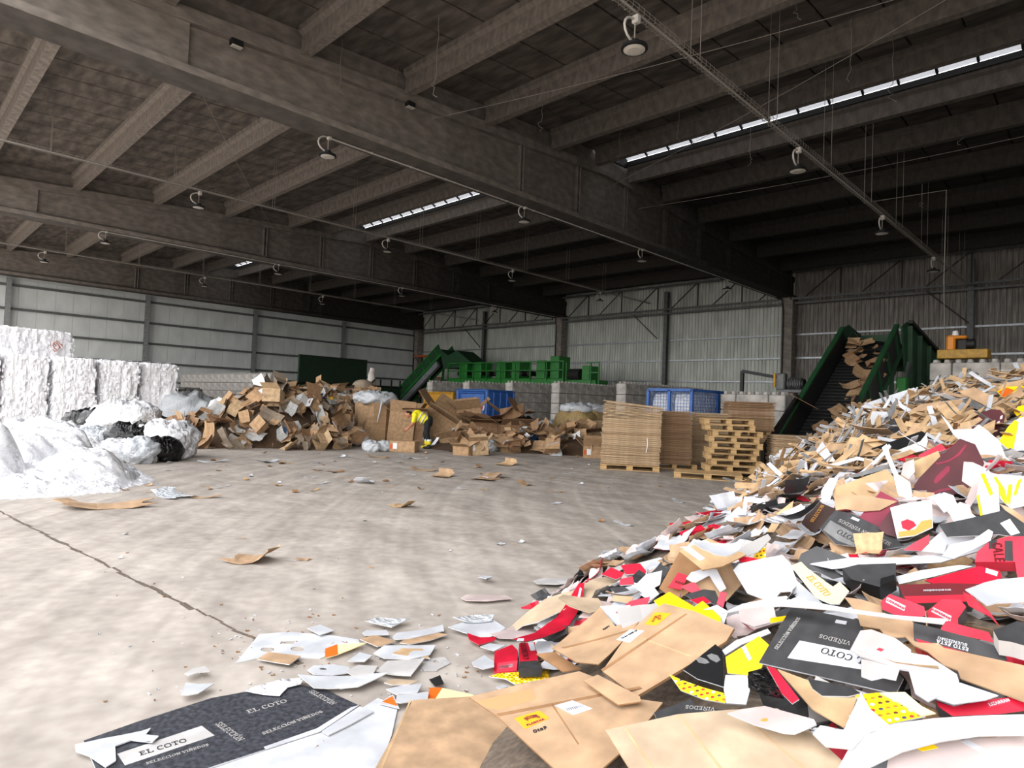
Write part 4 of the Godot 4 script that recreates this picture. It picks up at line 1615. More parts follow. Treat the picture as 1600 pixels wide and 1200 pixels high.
func carton(label: String, at: Vector3, turn: float, s: Vector3, m: Material, flaps := 0.0, extra := "", tilt := Vector3.ZERO) -> Node3D:
	var t := thing("cardboard_box", label, "box", at, turn)
	if tilt != Vector3.ZERO:
		t.basis = Basis(Vector3.UP, turn) * Basis.from_euler(tilt)
	var b := MB.new()
	var th := 0.012
	if flaps == 0.0:
		b.cbox(Vector3(0, s.y / 2, 0), s, 0.012)
	else:
		b.box(Vector3(0, th / 2, 0), Vector3(s.x, th, s.z))
		for sg in [-1.0, 1.0]:
			b.box(Vector3(sg * (s.x - th) / 2, s.y / 2, 0), Vector3(th, s.y, s.z))
			b.box(Vector3(0, s.y / 2, sg * (s.z - th) / 2), Vector3(s.x, s.y, th))
	obj("body", b, m, t)
	if flaps != 0.0:
		for q in [[Vector3.RIGHT, s.x, s.z], [Vector3.LEFT, s.x, s.z], [Vector3.BACK, s.z, s.x], [Vector3.FORWARD, s.z, s.x]]:
			var dirv: Vector3 = q[0]
			var a := flaps * rng.randf_range(0.6, 1.3)
			var out := dirv * cos(a) + Vector3.UP * sin(a)
			var al := dirv.cross(Vector3.UP)
			var f := MB.new()
			var fl: float = minf(q[1], q[2]) * 0.5
			f.box(dirv * q[1] / 2 + Vector3.UP * s.y + out * fl / 2, Vector3(q[2] - 0.01, th, fl), Basis(al, al.cross(out) * -1.0, out))
			obj("flap", f, m, t)
	if extra.contains("tape"):
		var q := MB.new()
		q.box(Vector3(0, s.y + 0.002, 0), Vector3(s.x + 0.004, 0.003, 0.06))
		q.box(Vector3(s.x / 2 + 0.002, s.y * 0.85, 0), Vector3(0.003, s.y * 0.3, 0.06))
		q.box(Vector3(-s.x / 2 - 0.002, s.y * 0.85, 0), Vector3(0.003, s.y * 0.3, 0.06))
		obj("packing_tape", q, mat(Color(0.62, 0.47, 0.30), 0.25), t)
	if extra.contains("label"):
		var q := MB.new()
		q.box(Vector3(-s.x * 0.28, s.y * 0.55, s.z / 2 + 0.003), Vector3(0.13, 0.18, 0.004))
		obj("white_sticker", q, M.white, t)
		var q2 := MB.new()
		q2.box(Vector3(-s.x * 0.42, s.y * 0.5, s.z / 2 + 0.003), Vector3(0.09, 0.14, 0.004))
		obj("red_sticker", q2, M.orange, t)
	return t

func mound_h(x: float, z: float) -> float:
	var best := 0.0
	for q in [[-20.3, -7.9, 0.9, 1.9], [-20.4, -9.4, 1.75, 2.2], [-20.2, -10.7, 1.5, 1.8], [-21.8, -12.3, 1.5, 1.7], [-23.9, -13.2, 2.0, 2.2], [-24.4, -15.2, 2.0, 2.0], [-18.7, -9.8, 0.6, 1.5], [-22.0, -9.3, 1.2, 1.8]]:
		var d: float = Vector2(x - q[0], z - q[1]).length() / q[3]
		best = maxf(best, q[2] * maxf(0.0, 1.0 - d * d * (0.75 + 0.25 * d)))
	return best

func low_h(x: float, z: float) -> float:     # scatter in front of the big brown boxes
	var best := 0.0
	for q in [[-16.6, -14.6, 0.55, 2.0], [-15.2, -16.6, 0.65, 2.0], [-13.8, -17.6, 0.8, 1.9], [-15.6, -13.3, 0.3, 1.2]]:
		var d: float = Vector2(x - q[0], z - q[1]).length() / q[3]
		best = maxf(best, q[2] * maxf(0.0, 1.0 - d * d))
	return best

func heap_base(called: String, label: String, hf: Callable, x0: float, x1: float, z0: float, z1: float, cell: float, drop: float, m: Material) -> void:
	var b := MB.new()
	var nx := int((x1 - x0) / cell)
	var nz := int((z1 - z0) / cell)
	var fn := FastNoiseLite.new()
	fn.frequency = 1.3
	var g := []
	for i in nx + 1:
		var row := []
		for j in nz + 1:
			var x := x0 + i * cell
			var z := z0 + j * cell
			var h: float = hf.call(x, z)
			row.append(Vector3(x, maxf(-0.05, h - drop + fn.get_noise_2d(x * 3, z * 3) * 0.05 * float(h > 0.1)), z))
		g.append(row)
	for i in nx:
		for j in nz:
			if g[i][j].y > 0 or g[i + 1][j].y > 0 or g[i][j + 1].y > 0 or g[i + 1][j + 1].y > 0:
				b.quad(g[i][j], g[i][j + 1], g[i + 1][j + 1], g[i + 1][j])
	var o := obj(called, b, m)
	tag(o, label, "cardboard heap", "", "stuff")

func hnormal(hf: Callable, x: float, z: float) -> Vector3:
	var e := 0.12
	return Vector3(hf.call(x - e, z) - hf.call(x + e, z), 2 * e, hf.call(x, z - e) - hf.call(x, z + e)).normalized()

func strew(called: String, label: String, group: String, hf: Callable, spots: Array, mats: Array, smin: float, smax: float, tilt: float, lift: float) -> void:
	var lib := piece_library()
	for s in spots:
		var o := obj(called, lib[rng.randi() % lib.size()], mats[rng.randi() % mats.size()])
		var nn := hnormal(hf, s.x, s.y)
		var q := Basis(Quaternion(Vector3.UP, nn)) * Basis(Vector3.UP, rng.randf() * TAU) * Basis(Vector3.RIGHT, rng.randf_range(-tilt, tilt)) * Basis(Vector3.BACK, rng.randf_range(-tilt, tilt))
		o.transform = Transform3D(q.scaled_local(Vector3.ONE * rng.randf_range(smin, smax)), Vector3(s.x, hf.call(s.x, s.y) + rng.randf_range(0.0, lift), s.y))
		var col: Color = o.material_override.albedo_color
		var sh := "coloured" if absf(col.r - col.b) > 0.45 or col.b > col.r + 0.03 else "white" if col.b > 0.7 else "pale brown" if col.r > 0.75 else "greyish" if col.b > 0.4 and col.r < 0.7 and col.r - col.b < 0.2 else "dark brown" if col.r < 0.65 else "mid brown"
		var big := "small" if o.transform.basis.x.length() < (smin + smax) * 0.45 else "large" if o.transform.basis.x.length() > (smin + smax) * 0.6 else "medium"
		var az := atan2(-s.x, -s.y)
		var side := "at its left end" if az > 1.14 else "left of its middle" if az > 1.07 else "right of its middle" if az > 0.98 else "at its right end"
		if label.ends_with("middle litter"):
			side = "by the big cartons" if az > 0.86 else "before the dark cartons" if az > 0.74 else "near the sacks"
		var hgt: float = hf.call(s.x, s.y)
		tag(o, "%s %s %s, %s %s" % [big, sh, label, "low" if hgt < 0.5 else "halfway up" if hgt < 1.1 else "high up", side], "cardboard", group)

func build_middle() -> void:
	var base_m := mat(Color(0.42, 0.32, 0.23), 0.95, T.grime, Vector3.ONE * 2.0)
	heap_base("cardboard_heap", "packed core of the loose brown cardboard heap before the long block wall", mound_h, -26.5, -15.5, -18.2, -6.0, 0.25, 0.28, base_m)
	heap_base("cardboard_heap", "low litter of crushed cardboard in front of the big brown boxes", low_h, -20, -11.5, -20, -11, 0.25, 0.3, base_m)
	var pale := mat(Color(0.74, 0.74, 0.73), 0.7, T.soft)
	var blue := mat(Color(0.22, 0.32, 0.45), 0.7)
	var red := mat(Color(0.62, 0.10, 0.16), 0.6)
	var yel := mat(Color(0.80, 0.62, 0.10), 0.6)
	var greyk := mat(Color(0.56, 0.50, 0.43), 0.85, T.soft)
	var spots := []
	var pal := []
	while spots.size() < 290:
		var x := rng.randf_range(-25.5, -16.0)
		var z := rng.randf_range(-17.0, -6.5)
		if mound_h(x, z) > 0.03 and (rng.randf() < 0.8 or z > -11):
			spots.append(Vector2(x, z))
	while pal.size() < 90:
		var x := rng.randf_range(-25, -16.2)
		var z := rng.randf_range(-17.0, -6.8)
		if mound_h(x, z) > 0.05:
			pal.append(Vector2(x, z))
	strew("cardboard_scrap", "bent board scrap in the left heap", "brown scraps of the left heap", mound_h, spots, [M.kraft, M.kraft, M.kraft_light, M.kraft_dark, greyk], 0.45, 1.05, 0.7, 0.1)
	strew("paper_scrap", "paper scrap in the left heap", "white scraps of the left heap", mound_h, pal, [pale, pale, M.white], 0.4, 0.9, 0.8, 0.14)
	strew("printed_scrap", "printed scrap in the left heap", "coloured scraps of the left heap", mound_h, pal.slice(0, 12), [blue, red, yel], 0.25, 0.5, 0.8, 0.16)
	var extra := []
	var lib := piece_library()
	for i in 520:
		var x := rng.randf_range(-25.5, -16.0)
		var z := rng.randf_range(-17.0, -6.4)
		var h := mound_h(x, z)
		if h <= 0.0:
			continue
		extra.append(Transform3D((Basis(Quaternion(Vector3.UP, hnormal(mound_h, x, z))) * Basis.from_euler(Vector3(rng.randf_range(-1, 1), rng.randf() * TAU, rng.randf_range(-1, 1)))).scaled_local(Vector3.ONE * rng.randf_range(0.3, 0.7)), Vector3(x, h - 0.02, z)))
	tag(scatter_stuff("heap_filling", lib[0], M.kraft, extra.slice(0, extra.size() / 2), []), "small brown scraps packed between the pieces of the left heap", "cardboard heap")
	tag(scatter_stuff("heap_filling", lib[4], greyk, extra.slice(extra.size() / 2), []), "small greyish scraps packed between the pieces of the left heap", "cardboard heap")
	spots = []
	pal = []
	while spots.size() < 110:
		var x := rng.randf_range(-19.5, -12.0)
		var z := rng.randf_range(-19.0, -11.6)
		var az := atan2(-x, -z)
		if low_h(x, z) > 0.02 and not (az > 0.86 and az < 0.95 and Vector2(x, z).length() < 23.3):
			spots.append(Vector2(x, z))
	while pal.size() < 26:
		var x := rng.randf_range(-19, -12.5)
		var z := rng.randf_range(-19.0, -12)
		if low_h(x, z) > 0.03:
			pal.append(Vector2(x, z))
	strew("cardboard_scrap", "crushed board scrap in the middle litter", "brown scraps before the big boxes", low_h, spots, [M.kraft, M.kraft, M.kraft_dark, M.kraft_light], 0.45, 0.95, 0.7, 0.1)
	strew("film_scrap", "crumpled plastic scrap in the middle litter", "plastic scraps before the big boxes", low_h, pal, [M.film, M.film_clear], 0.35, 0.7, 0.8, 0.12)
	big_boxes()
	worker()

func big_boxes() -> void:
	# tall eight-sided bin with a plastic bag on top
	var p := gp(586, 696)
	var t := thing("octagonal_bin", "tall pale brown cardboard bin topped with a clear plastic bag", "bin", Vector3(-20.3, 0, -13.3), 0.5)
	var b := MB.new()
	var oc := [Vector2(0.62, 0.3), Vector2(0.3, 0.62), Vector2(-0.3, 0.62), Vector2(-0.62, 0.3), Vector2(-0.62, -0.3), Vector2(-0.3, -0.62), Vector2(0.3, -0.62), Vector2(0.62, -0.3)]
	for i in 8:
		var a: Vector2 = oc[i]
		var e: Vector2 = oc[(i + 1) % 8]
		var bl := 1.0
		b.quad(Vector3(e.x, 0, e.y), Vector3(a.x, 0, a.y), Vector3(a.x * 1.05, 1.5, a.y * 1.05), Vector3(e.x * 1.05, 1.5, e.y * 1.05))
		b.quad(Vector3(a.x, 0.02, a.y) * 0.98, Vector3(e.x, 0.02, e.y) * 0.98, Vector3(e.x * 1.03, 1.5, e.y * 1.03), Vector3(a.x * 1.03, 1.5, a.y * 1.03))
		b.quad(Vector3(a.x * 1.03, 1.5, a.y * 1.03), Vector3(e.x * 1.03, 1.5, e.y * 1.03), Vector3(e.x * 1.05, 1.5, e.y * 1.05), Vector3(a.x * 1.05, 1.5, a.y * 1.05))
	obj("shell", b, M.kraft, t)
	var bagr := obj("plastic_bag", blob(Vector3(0.72, 0.22, 0.7), 33, 0.16, 2.6, 34, 2.6), M.film_clear)
	bagr.position = Vector3(-20.3, 1.58, -13.3)
	tag(bagr, "clear crumpled plastic bag lying on the tall cardboard bin", "plastic bag")
	var sb := MB.new()
	sb.tube([Vector3(0.5, 1.6, 0.45), Vector3(0.56, 1.45, 0.55), Vector3(0.52, 1.1, 0.6), Vector3(0.45, 0.75, 0.62)], 0.05, 6, 0.02)
	sb.tube([Vector3(0.66, 1.55, -0.3), Vector3(0.72, 1.3, -0.32), Vector3(0.7, 0.9, -0.32)], 0.035, 6, 0.015)
	obj("bag_tail", sb, M.film_clear, t)
	carton("tall leaning brown carton right of the bagged cardboard bin", gp(622, 694) + Vector3(-0.35, 0, -0.4), 0.75, Vector3(0.95, 1.15, 0.9), M.kraft, 0.9, "tape", Vector3(0.0, 0, -0.08))
	carton("brown carton panel standing behind the leaning carton", gp(622, 698) + Vector3(-1.0, 0, -1.4), 0.9, Vector3(0.9, 1.2, 0.6), M.kraft_dark, 0.5, "")
	carton("closed brown carton the worker bends over", gp(642, 693) + Vector3(-0.3, 0, -0.3), 0.55, Vector3(0.75, 0.62, 0.6), M.kraft, 0.0, "tape label")
	carton("low sealed brown carton on the floor left of the worker", gp(622, 706) + Vector3(0.05, 0, -0.2), 0.62, Vector3(0.8, 0.34, 0.5), M.kraft, 0.0, "tape label")
	carton("crushed open brown carton right behind the worker's legs", gp(700, 698) + Vector3(-0.1, 0, -0.4), 0.3, Vector3(0.7, 0.4, 0.6), M.kraft, 0.8, "", Vector3(0.2, 0, 0.25))
	carton("small open brown carton below the big tilted carton", gp(710, 703) + Vector3(-0.1, 0, -0.4), 0.8, Vector3(0.6, 0.42, 0.5), M.kraft_dark, 0.9, "", Vector3(-0.1, 0, 0.1))
	# two big tilted cartons behind the worker
	carton("big brown carton tipped on its edge behind the worker", Vector3(-19.5, 0.2, -15.7), 0.75, Vector3(1.8, 0.95, 1.4), M.kraft, 0.5, "tape", Vector3(0.1, 0.0, -0.55))
	carton("tall torn brown carton beside the tipped big carton", Vector3(-19.5, 0.25, -17.4), 0.9, Vector3(1.0, 1.15, 1.0), M.kraft, 0.9, "", Vector3(0.1, 0, 0.15))
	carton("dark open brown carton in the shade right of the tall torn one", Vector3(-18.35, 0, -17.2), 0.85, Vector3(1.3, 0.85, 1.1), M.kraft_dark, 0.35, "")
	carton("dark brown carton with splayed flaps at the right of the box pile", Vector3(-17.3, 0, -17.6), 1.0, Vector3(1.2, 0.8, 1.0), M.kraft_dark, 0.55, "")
	var lib := piece_library()
	var top := [[-18.6, 1.45, -17.0, 0.3], [-17.9, 1.35, -17.3, 1.4], [-17.3, 1.3, -17.6, 2.2], [-18.2, 1.6, -17.9, 4.0], [-17.6, 1.55, -18.0, 5.0], [-17.0, 1.35, -17.3, 0.9], [-18.4, 1.3, -16.7, 2.9], [-17.2, 1.6, -17.9, 3.6]]
	var k := 0
	for q in top:
		var o := obj("cardboard_sheet", lib[[5, 3, 6, 1, 5, 3, 0, 6][k]], M.kraft_dark)
		o.transform = Transform3D((Basis(Vector3.UP, q[3]) * Basis(Vector3.RIGHT, rng.randf_range(-0.4, 0.4))).scaled_local(Vector3.ONE * 1.5), Vector3(q[0], q[1] - 0.35, q[2]))
		tag(o, "folded dark brown cardboard sheet on the dark open cartons, %s" % ["front left", "front middle", "front right", "rear left", "rear middle", "right end", "left end", "rear right"][k], "cardboard", "sheets on the dark cartons")
		k += 1
	# right end: pale yellowish sacks, cartons
	var cb := [[858, 702, 0.55, 0.5, 0.9, "open brown carton in front of the blue bags"], [905, 690, 0.7, 0.45, 0.6, "brown carton in front of the paper filled sacks"], [920, 706, 0.75, 0.8, 0.9, "upright brown carton left of the paper stacks"], [880, 706, 0.8, 0.35, 0.4, "low brown carton in the middle of the scatter"], [932, 716, 0.7, 0.42, 0.8, "open brown carton with stickers left of the paper stacks"], [745, 712, 0.5, 0.45, 0.7, "small brown carton at the front edge of the scatter"], [795, 708, 0.5, 0.32, 0.9, "small open brown carton right of the clear film"], [722, 712, 0.45, 0.3, 0.8, "flattened small carton at the left front of the scatter"], [815, 700, 0.45, 0.4, 0.9, "tilted small carton under the black bags"]]
	k = 0
	for q in cb:
		k += 1
		carton(q[5], gp(q[0], q[1]) + Vector3(-0.2, 0.0, -0.25), 0.4 + 0.25 * (k % 4), Vector3(q[2] * 1.2, q[3], q[2]), M.kraft if k % 3 else M.kraft_light, 0.0 if k in [4] else q[4], "tape label" if k in [5, 6] else "", Vector3(0.06 * (k % 3), 0, 0.08 * ((k + 1) % 3)))
	var bags := [[822, 676, 0.62, "bag_black", "black plastic bag in front of the middle divider wall"], [838, 678, 0.55, "bag_black", "black plastic bag right of the first black bag"], [808, 690, 0.55, "bag_blue", "blue plastic bag beside the dark cartons"], [822, 692, 0.45, "bag_blue", "small blue plastic bag behind the open carton"], [858, 684, 0.6, "film_clear", "clear plastic bag right of the black bags"], [870, 686, 0.45, "film_clear", "small clear plastic bag left of the paper filled sacks"], [790, 700, 0.25, "film_clear", "clear film bundle before the dark cartons"], [578, 700, 0.22, "film_clear", "clear film bundle at the foot of the bagged bin"], [598, 699, 0.2, "film_clear", "small clear film bundle left of the sealed carton"], [556, 690, 0.32, "film", "white film bundle left of the bagged bin"], [896, 702, 0.2, "film", "white film bundle beside the low carton"], [762, 700, 0.25, "film_clear", "clear film bundle below the dark cartons"]]
	k = 0
	for q in bags:
		k += 1
		var r: float = q[2]
		var o := obj("plastic_bag", blob(Vector3(r * 1.2, r * 0.75, r), 200 + k, r * 0.36, 1.7 / r, 28, 2.4), M[q[3]])
		o.position = gp(q[0], q[1] + 6) + Vector3(-0.5 * r, r * 0.65, -0.5 * r)
		tag(o, q[4], "plastic bag")
	var sack_m := mat(Color(0.80, 0.68, 0.45), 0.5, T.grime, Vector3.ONE * 2, 0.0, T.crumple, 1.0)
	k = 0
	for q in [[892, 690, 0.75], [920, 686, 0.7]]:
		k += 1
		var o := obj("paper_sack", blob(Vector3(q[2], 0.72, q[2] * 0.9), 230 + k, 0.14, 1.8, 30, 3.2), sack_m)
		o.position = gp(q[0], q[1] + 8) + Vector3(-0.3, 0.72, -0.6)
		tag(o, "%s see-through sack stuffed with yellowish paper at the right of the scatter" % ["left", "right"][k - 1], "sack")
		var o2 := obj("plastic_bag", blob(Vector3(q[2] * 0.8, 0.16, q[2] * 0.7), 240 + k, 0.16, 2.6, 24, 2.4), M.film_clear)
		o2.position = o.position + Vector3(0, 0.78, 0)
		tag(o2, "clear bag film lying on the %s yellowish paper sack" % ["left", "right"][k - 1], "plastic bag")
	var r1 := obj("rolled_bag", blob(Vector3(0.5, 0.3, 0.42), 61, 0.05, 1.6, 24, 2.4, false), mat(Color(0.62, 0.56, 0.48), 0.8, T.soft))
	r1.position = Vector3(-24.5, 2.1, -15.4)
	tag(r1, "beige rolled sack lying on top of the left heap", "sack")
	var r2 := MB.new()
	r2.tube([Vector3(0, 0, 0), Vector3(0, 0.45, 0.03), Vector3(0.05, 0.75, 0)], 0.2, 8, 0.12)
	var r2o := obj("cloth_rag", r2, M.block)
	r2o.position = Vector3(-24.6, 2.2, -15.9)
	tag(r2o, "grey cloth rag standing behind the beige rolled sack", "rag")

# ---------------------------------------------------------------- the worker
func sdf_mesh(bones: Array, cell: float, k: float) -> MB:
	# bones: [a, b, ra, rb]; surface nets of the smooth union of tapered capsules
	var lo := Vector3.INF
	var hi := -Vector3.INF
	for q in bones:
		var r: float = maxf(q[2], q[3]) + k + cell * 2
		lo = lo.min(q[0] - Vector3.ONE * r).min(q[1] - Vector3.ONE * r)
		hi = hi.max(q[0] + Vector3.ONE * r).max(q[1] + Vector3.ONE * r)
	var n := Vector3i(((hi - lo) / cell).ceil()) + Vector3i.ONE
	var f := PackedFloat32Array()
	f.resize(n.x * n.y * n.z)
	f.fill(1.0)
	for q in bones:
		var a: Vector3 = q[0]
		var b: Vector3 = q[1]
		var ra: float = q[2]
		var rb: float = q[3]
		var r: float = maxf(ra, rb) + k * 1.5 + cell * 2
		var i0 := Vector3i(((a.min(b) - Vector3.ONE * r - lo) / cell).floor()).max(Vector3i.ZERO)
		var i1 := Vector3i(((a.max(b) + Vector3.ONE * r - lo) / cell).ceil()).min(n - Vector3i.ONE)
		var ab := b - a
		var l2 := maxf(ab.length_squared(), 1e-8)
		for z in range(i0.z, i1.z + 1):
			for y in range(i0.y, i1.y + 1):
				for x in range(i0.x, i1.x + 1):
					var p := lo + Vector3(x, y, z) * cell
					var t := clampf((p - a).dot(ab) / l2, 0, 1)
					var d := (p - a - ab * t).length() - lerpf(ra, rb, t)
					var at := (z * n.y + y) * n.x + x
					var e := f[at]
					var h := clampf(0.5 + 0.5 * (e - d) / k, 0, 1)
					f[at] = lerpf(e, d, h) - k * h * (1 - h)
	var vid := {}
	var P := []
	var N := []
	var off := [Vector3i(0, 0, 0), Vector3i(1, 0, 0), Vector3i(0, 1, 0), Vector3i(1, 1, 0), Vector3i(0, 0, 1), Vector3i(1, 0, 1), Vector3i(0, 1, 1), Vector3i(1, 1, 1)]
	var edges := [[0, 1], [2, 3], [4, 5], [6, 7], [0, 2], [1, 3], [4, 6], [5, 7], [0, 4], [1, 5], [2, 6], [3, 7]]
	for z in n.z - 1:
		for y in n.y - 1:
			for x in n.x - 1:
				var base := (z * n.y + y) * n.x + x
				var v := []
				var neg := 0
				for o in off:
					var val := f[base + (o.z * n.y + o.y) * n.x + o.x]
					v.append(val)
					neg += int(val < 0)
				if neg == 0 or neg == 8:
					continue
				var s := Vector3.ZERO
				var c := 0
				for e in edges:
					if (v[e[0]] < 0) != (v[e[1]] < 0):
						var t: float = v[e[0]] / (v[e[0]] - v[e[1]])
						s += Vector3(off[e[0]]).lerp(Vector3(off[e[1]]), t)
						c += 1
				vid[Vector3i(x, y, z)] = P.size()
				P.append(lo + (Vector3(x, y, z) + s / c) * cell)
				N.append(Vector3(v[1] + v[3] + v[5] + v[7] - v[0] - v[2] - v[4] - v[6], v[2] + v[3] + v[6] + v[7] - v[0] - v[1] - v[4] - v[5], v[4] + v[5] + v[6] + v[7] - v[0] - v[1] - v[2] - v[3]).normalized())
	var m := MB.new()
	for key in vid:
		var c: Vector3i = key
		var i0 := (c.z * n.y + c.y) * n.x + c.x
		for ax in 3:
			var d := Vector3i.ZERO
			d[ax] = 1
			var u := Vector3i.ZERO
			u[(ax + 1) % 3] = 1
			var w := Vector3i.ZERO
			w[(ax + 2) % 3] = 1
			var i1 := ((c.z + d.z) * n.y + c.y + d.y) * n.x + c.x + d.x
			if (f[i0] < 0) == (f[i1] < 0):
				continue
			if not (vid.has(c - u) and vid.has(c - w) and vid.has(c - u - w)):
				continue
			var q := [vid[c], vid[c - u], vid[c - u - w], vid[c - w]]
			if f[i0] > 0:
				q.reverse()
			m.tri(P[q[0]], P[q[1]], P[q[2]], N[q[0]], N[q[1]], N[q[2]])
			m.tri(P[q[0]], P[q[2]], P[q[3]], N[q[0]], N[q[2]], N[q[3]])
	return m

func worker() -> void:
	# bending forward over a carton, facing left in the picture; local +x is the way the worker faces
	var at := gp(667, 701)
	var t := thing("person", "worker in yellow high-visibility vest and dark trousers bending over a carton", "person", at, PI + 0.8)
	var hip := Vector3(0, 0.90, 0)
	var chest := Vector3(0.36, 1.10, 0)
	var neck := Vector3(0.50, 1.12, 0)
	var head := Vector3(0.66, 1.12, 0)
	var legs := []
	var skin := []
	skin.append([hip, chest, 0.14, 0.15])
	skin.append([chest, neck, 0.12, 0.06])
	skin.append([neck, head - Vector3(0.06, 0, 0), 0.055, 0.06])
	for s in [-1.0, 1.0]:
		var hj := hip + Vector3(0, -0.02, 0.09 * s)
		var kn := Vector3(0.05 + 0.03 * s, 0.48, 0.11 * s)
		var an := Vector3(-0.02 + 0.05 * s, 0.09, 0.12 * s)
		skin.append([hj, kn, 0.09, 0.06])
		skin.append([kn, an, 0.055, 0.04])
		legs.append([hj, kn, an])
		var sh := chest + Vector3(0.06, 0.0, 0.18 * s)
		var el := Vector3(0.50, 0.80, 0.22 * s)
		var wr := Vector3(0.66 + 0.04 * s, 0.66, 0.12 * s)
		skin.append([chest, sh, 0.1, 0.065])
		skin.append([sh, el, 0.055, 0.043])
		skin.append([el, wr, 0.042, 0.03])
	var body := sdf_mesh(skin, 0.025, 0.03)
	# head and hands on finer grids, joined into the same body mesh
	var hd := sdf_mesh([[head + Vector3(-0.02, 0.0, 0), head + Vector3(0.04, 0.0, 0), 0.092, 0.085], [head + Vector3(0.02, -0.07, 0), head + Vector3(0.05, -0.06, 0), 0.06, 0.05], [head + Vector3(0.09, -0.075, 0), head + Vector3(0.06, -0.09, 0), 0.014, 0.012], [head + Vector3(-0.01, -0.01, 0.09), head + Vector3(-0.03, -0.02, 0.095), 0.02, 0.015], [head + Vector3(-0.01, -0.01, -0.09), head + Vector3(-0.03, -0.02, -0.095), 0.02, 0.015], [head + Vector3(-0.1, 0.0, 0), neck, 0.06, 0.06]], 0.009, 0.02)
	body.v.append_array(hd.v)
	body.n.append_array(hd.n)
	body.t.append_array(hd.t)
	for s in [-1.0, 1.0]:
		var wr := Vector3(0.66 + 0.04 * s, 0.66, 0.12 * s)
		var hb := [[wr, wr + Vector3(0.06, -0.06, 0), 0.03, 0.03]]
		for i in 4:
			var r0 := wr + Vector3(0.07, -0.07, (i - 1.5) * 0.021)
			var r1 := r0 + Vector3(0.03, -0.04 + 0.004 * absf(i - 1.5), 0)
			hb.append([r0, r1, 0.01, 0.009])
			hb.append([r1, r1 + Vector3(-0.005, -0.035, 0), 0.009, 0.008])
		hb.append([wr + Vector3(0.02, -0.03, -0.025 * s), wr + Vector3(0.05, -0.07, -0.05 * s), 0.012, 0.009])
		var hm := sdf_mesh(hb, 0.007, 0.008)
		body.v.append_array(hm.v)
		body.n.append_array(hm.n)
		body.t.append_array(hm.t)
	obj("body", body, M.skin, t)
	var hair := sdf_mesh([[head + Vector3(-0.045, 0.02, 0), head + Vector3(0.02, 0.035, 0), 0.088, 0.08]], 0.01, 0.02)
	obj("hair", hair, mat(Color(0.10, 0.06, 0.04), 0.9), t)
	for s in [-1.0, 1.0]:
		var eb := MB.new()
		eb.lathe(head + Vector3(0.105, -0.045, 0.032 * s), [Vector2(0, -0.009), Vector2(0.011, 0), Vector2(0, 0.009)], 8)
		obj("eye", eb, M.black, t)
	var vest := [[hip + Vector3(0.02, 0.03, 0), chest, 0.165, 0.18], [chest, neck + Vector3(-0.04, -0.01, 0), 0.15, 0.09]]
	for s in [-1.0, 1.0]:
		vest.append([chest, chest + Vector3(0.06, 0, 0.18 * s), 0.14, 0.085])
		vest.append([chest + Vector3(0.06, 0, 0.18 * s), Vector3(0.46, 0.90, 0.215 * s), 0.08, 0.065])
	var vo := obj("vest", sdf_mesh(vest, 0.022, 0.04), mat(Color(0.90, 0.85, 0.08), 0.6), t)
	var dv := (chest - hip).normalized()
	for q in [0.16, 0.30]:
		var c: Vector3 = hip + dv * q
		var st := MB.new()
		var pts := []
		var uu := dv.cross(Vector3.BACK).normalized()
		for i in 17:
			var a := TAU * i / 16.0
			pts.append(c + (uu * cos(a) * 0.178 + Vector3.BACK * sin(a) * 0.19))
		st.tube(pts, 0.028, 5)
		obj("reflective_stripe", st, mat(Color(0.82, 0.82, 0.80), 0.4), vo)
	var tr := [[hip + Vector3(-0.01, 0.06, 0), hip + Vector3(0, -0.05, 0), 0.15, 0.155]]
	for l in legs:
		tr.append([l[0], l[1], 0.115, 0.085])
		tr.append([l[1], l[2] + Vector3(0, 0.16, 0), 0.08, 0.075])
	var to := obj("trousers", sdf_mesh(tr, 0.022, 0.03), mat(Color(0.07, 0.08, 0.10), 0.85), t)
	for l in legs:
		var q := MB.new()
		q.lathe(l[2] + Vector3(0, 0.12, 0), [Vector2(0.082, 0.1), Vector2(0.084, 0.0), Vector2(0.08, -0.06)], 12)
		obj("trouser_hem", q, mat(Color(0.88, 0.80, 0.10), 0.6), to)
		var st := MB.new()
		st.lathe(l[2] + Vector3(0, 0.2, 0), [Vector2(0.086, 0.03), Vector2(0.086, -0.03)], 12)
		obj("hem_stripe", st, M.white, to)
		var bt := sdf_mesh([[Vector3(l[2].x - 0.03, 0.05, l[2].z), Vector3(l[2].x + 0.15, 0.042, l[2].z), 0.05, 0.042], [Vector3(l[2].x - 0.01, 0.06, l[2].z), Vector3(l[2].x, 0.13, l[2].z), 0.05, 0.055]], 0.015, 0.02)
		obj("boot", bt, mat(Color(0.80, 0.70, 0.10), 0.7) if l[2].z > 0 else M.black, t)


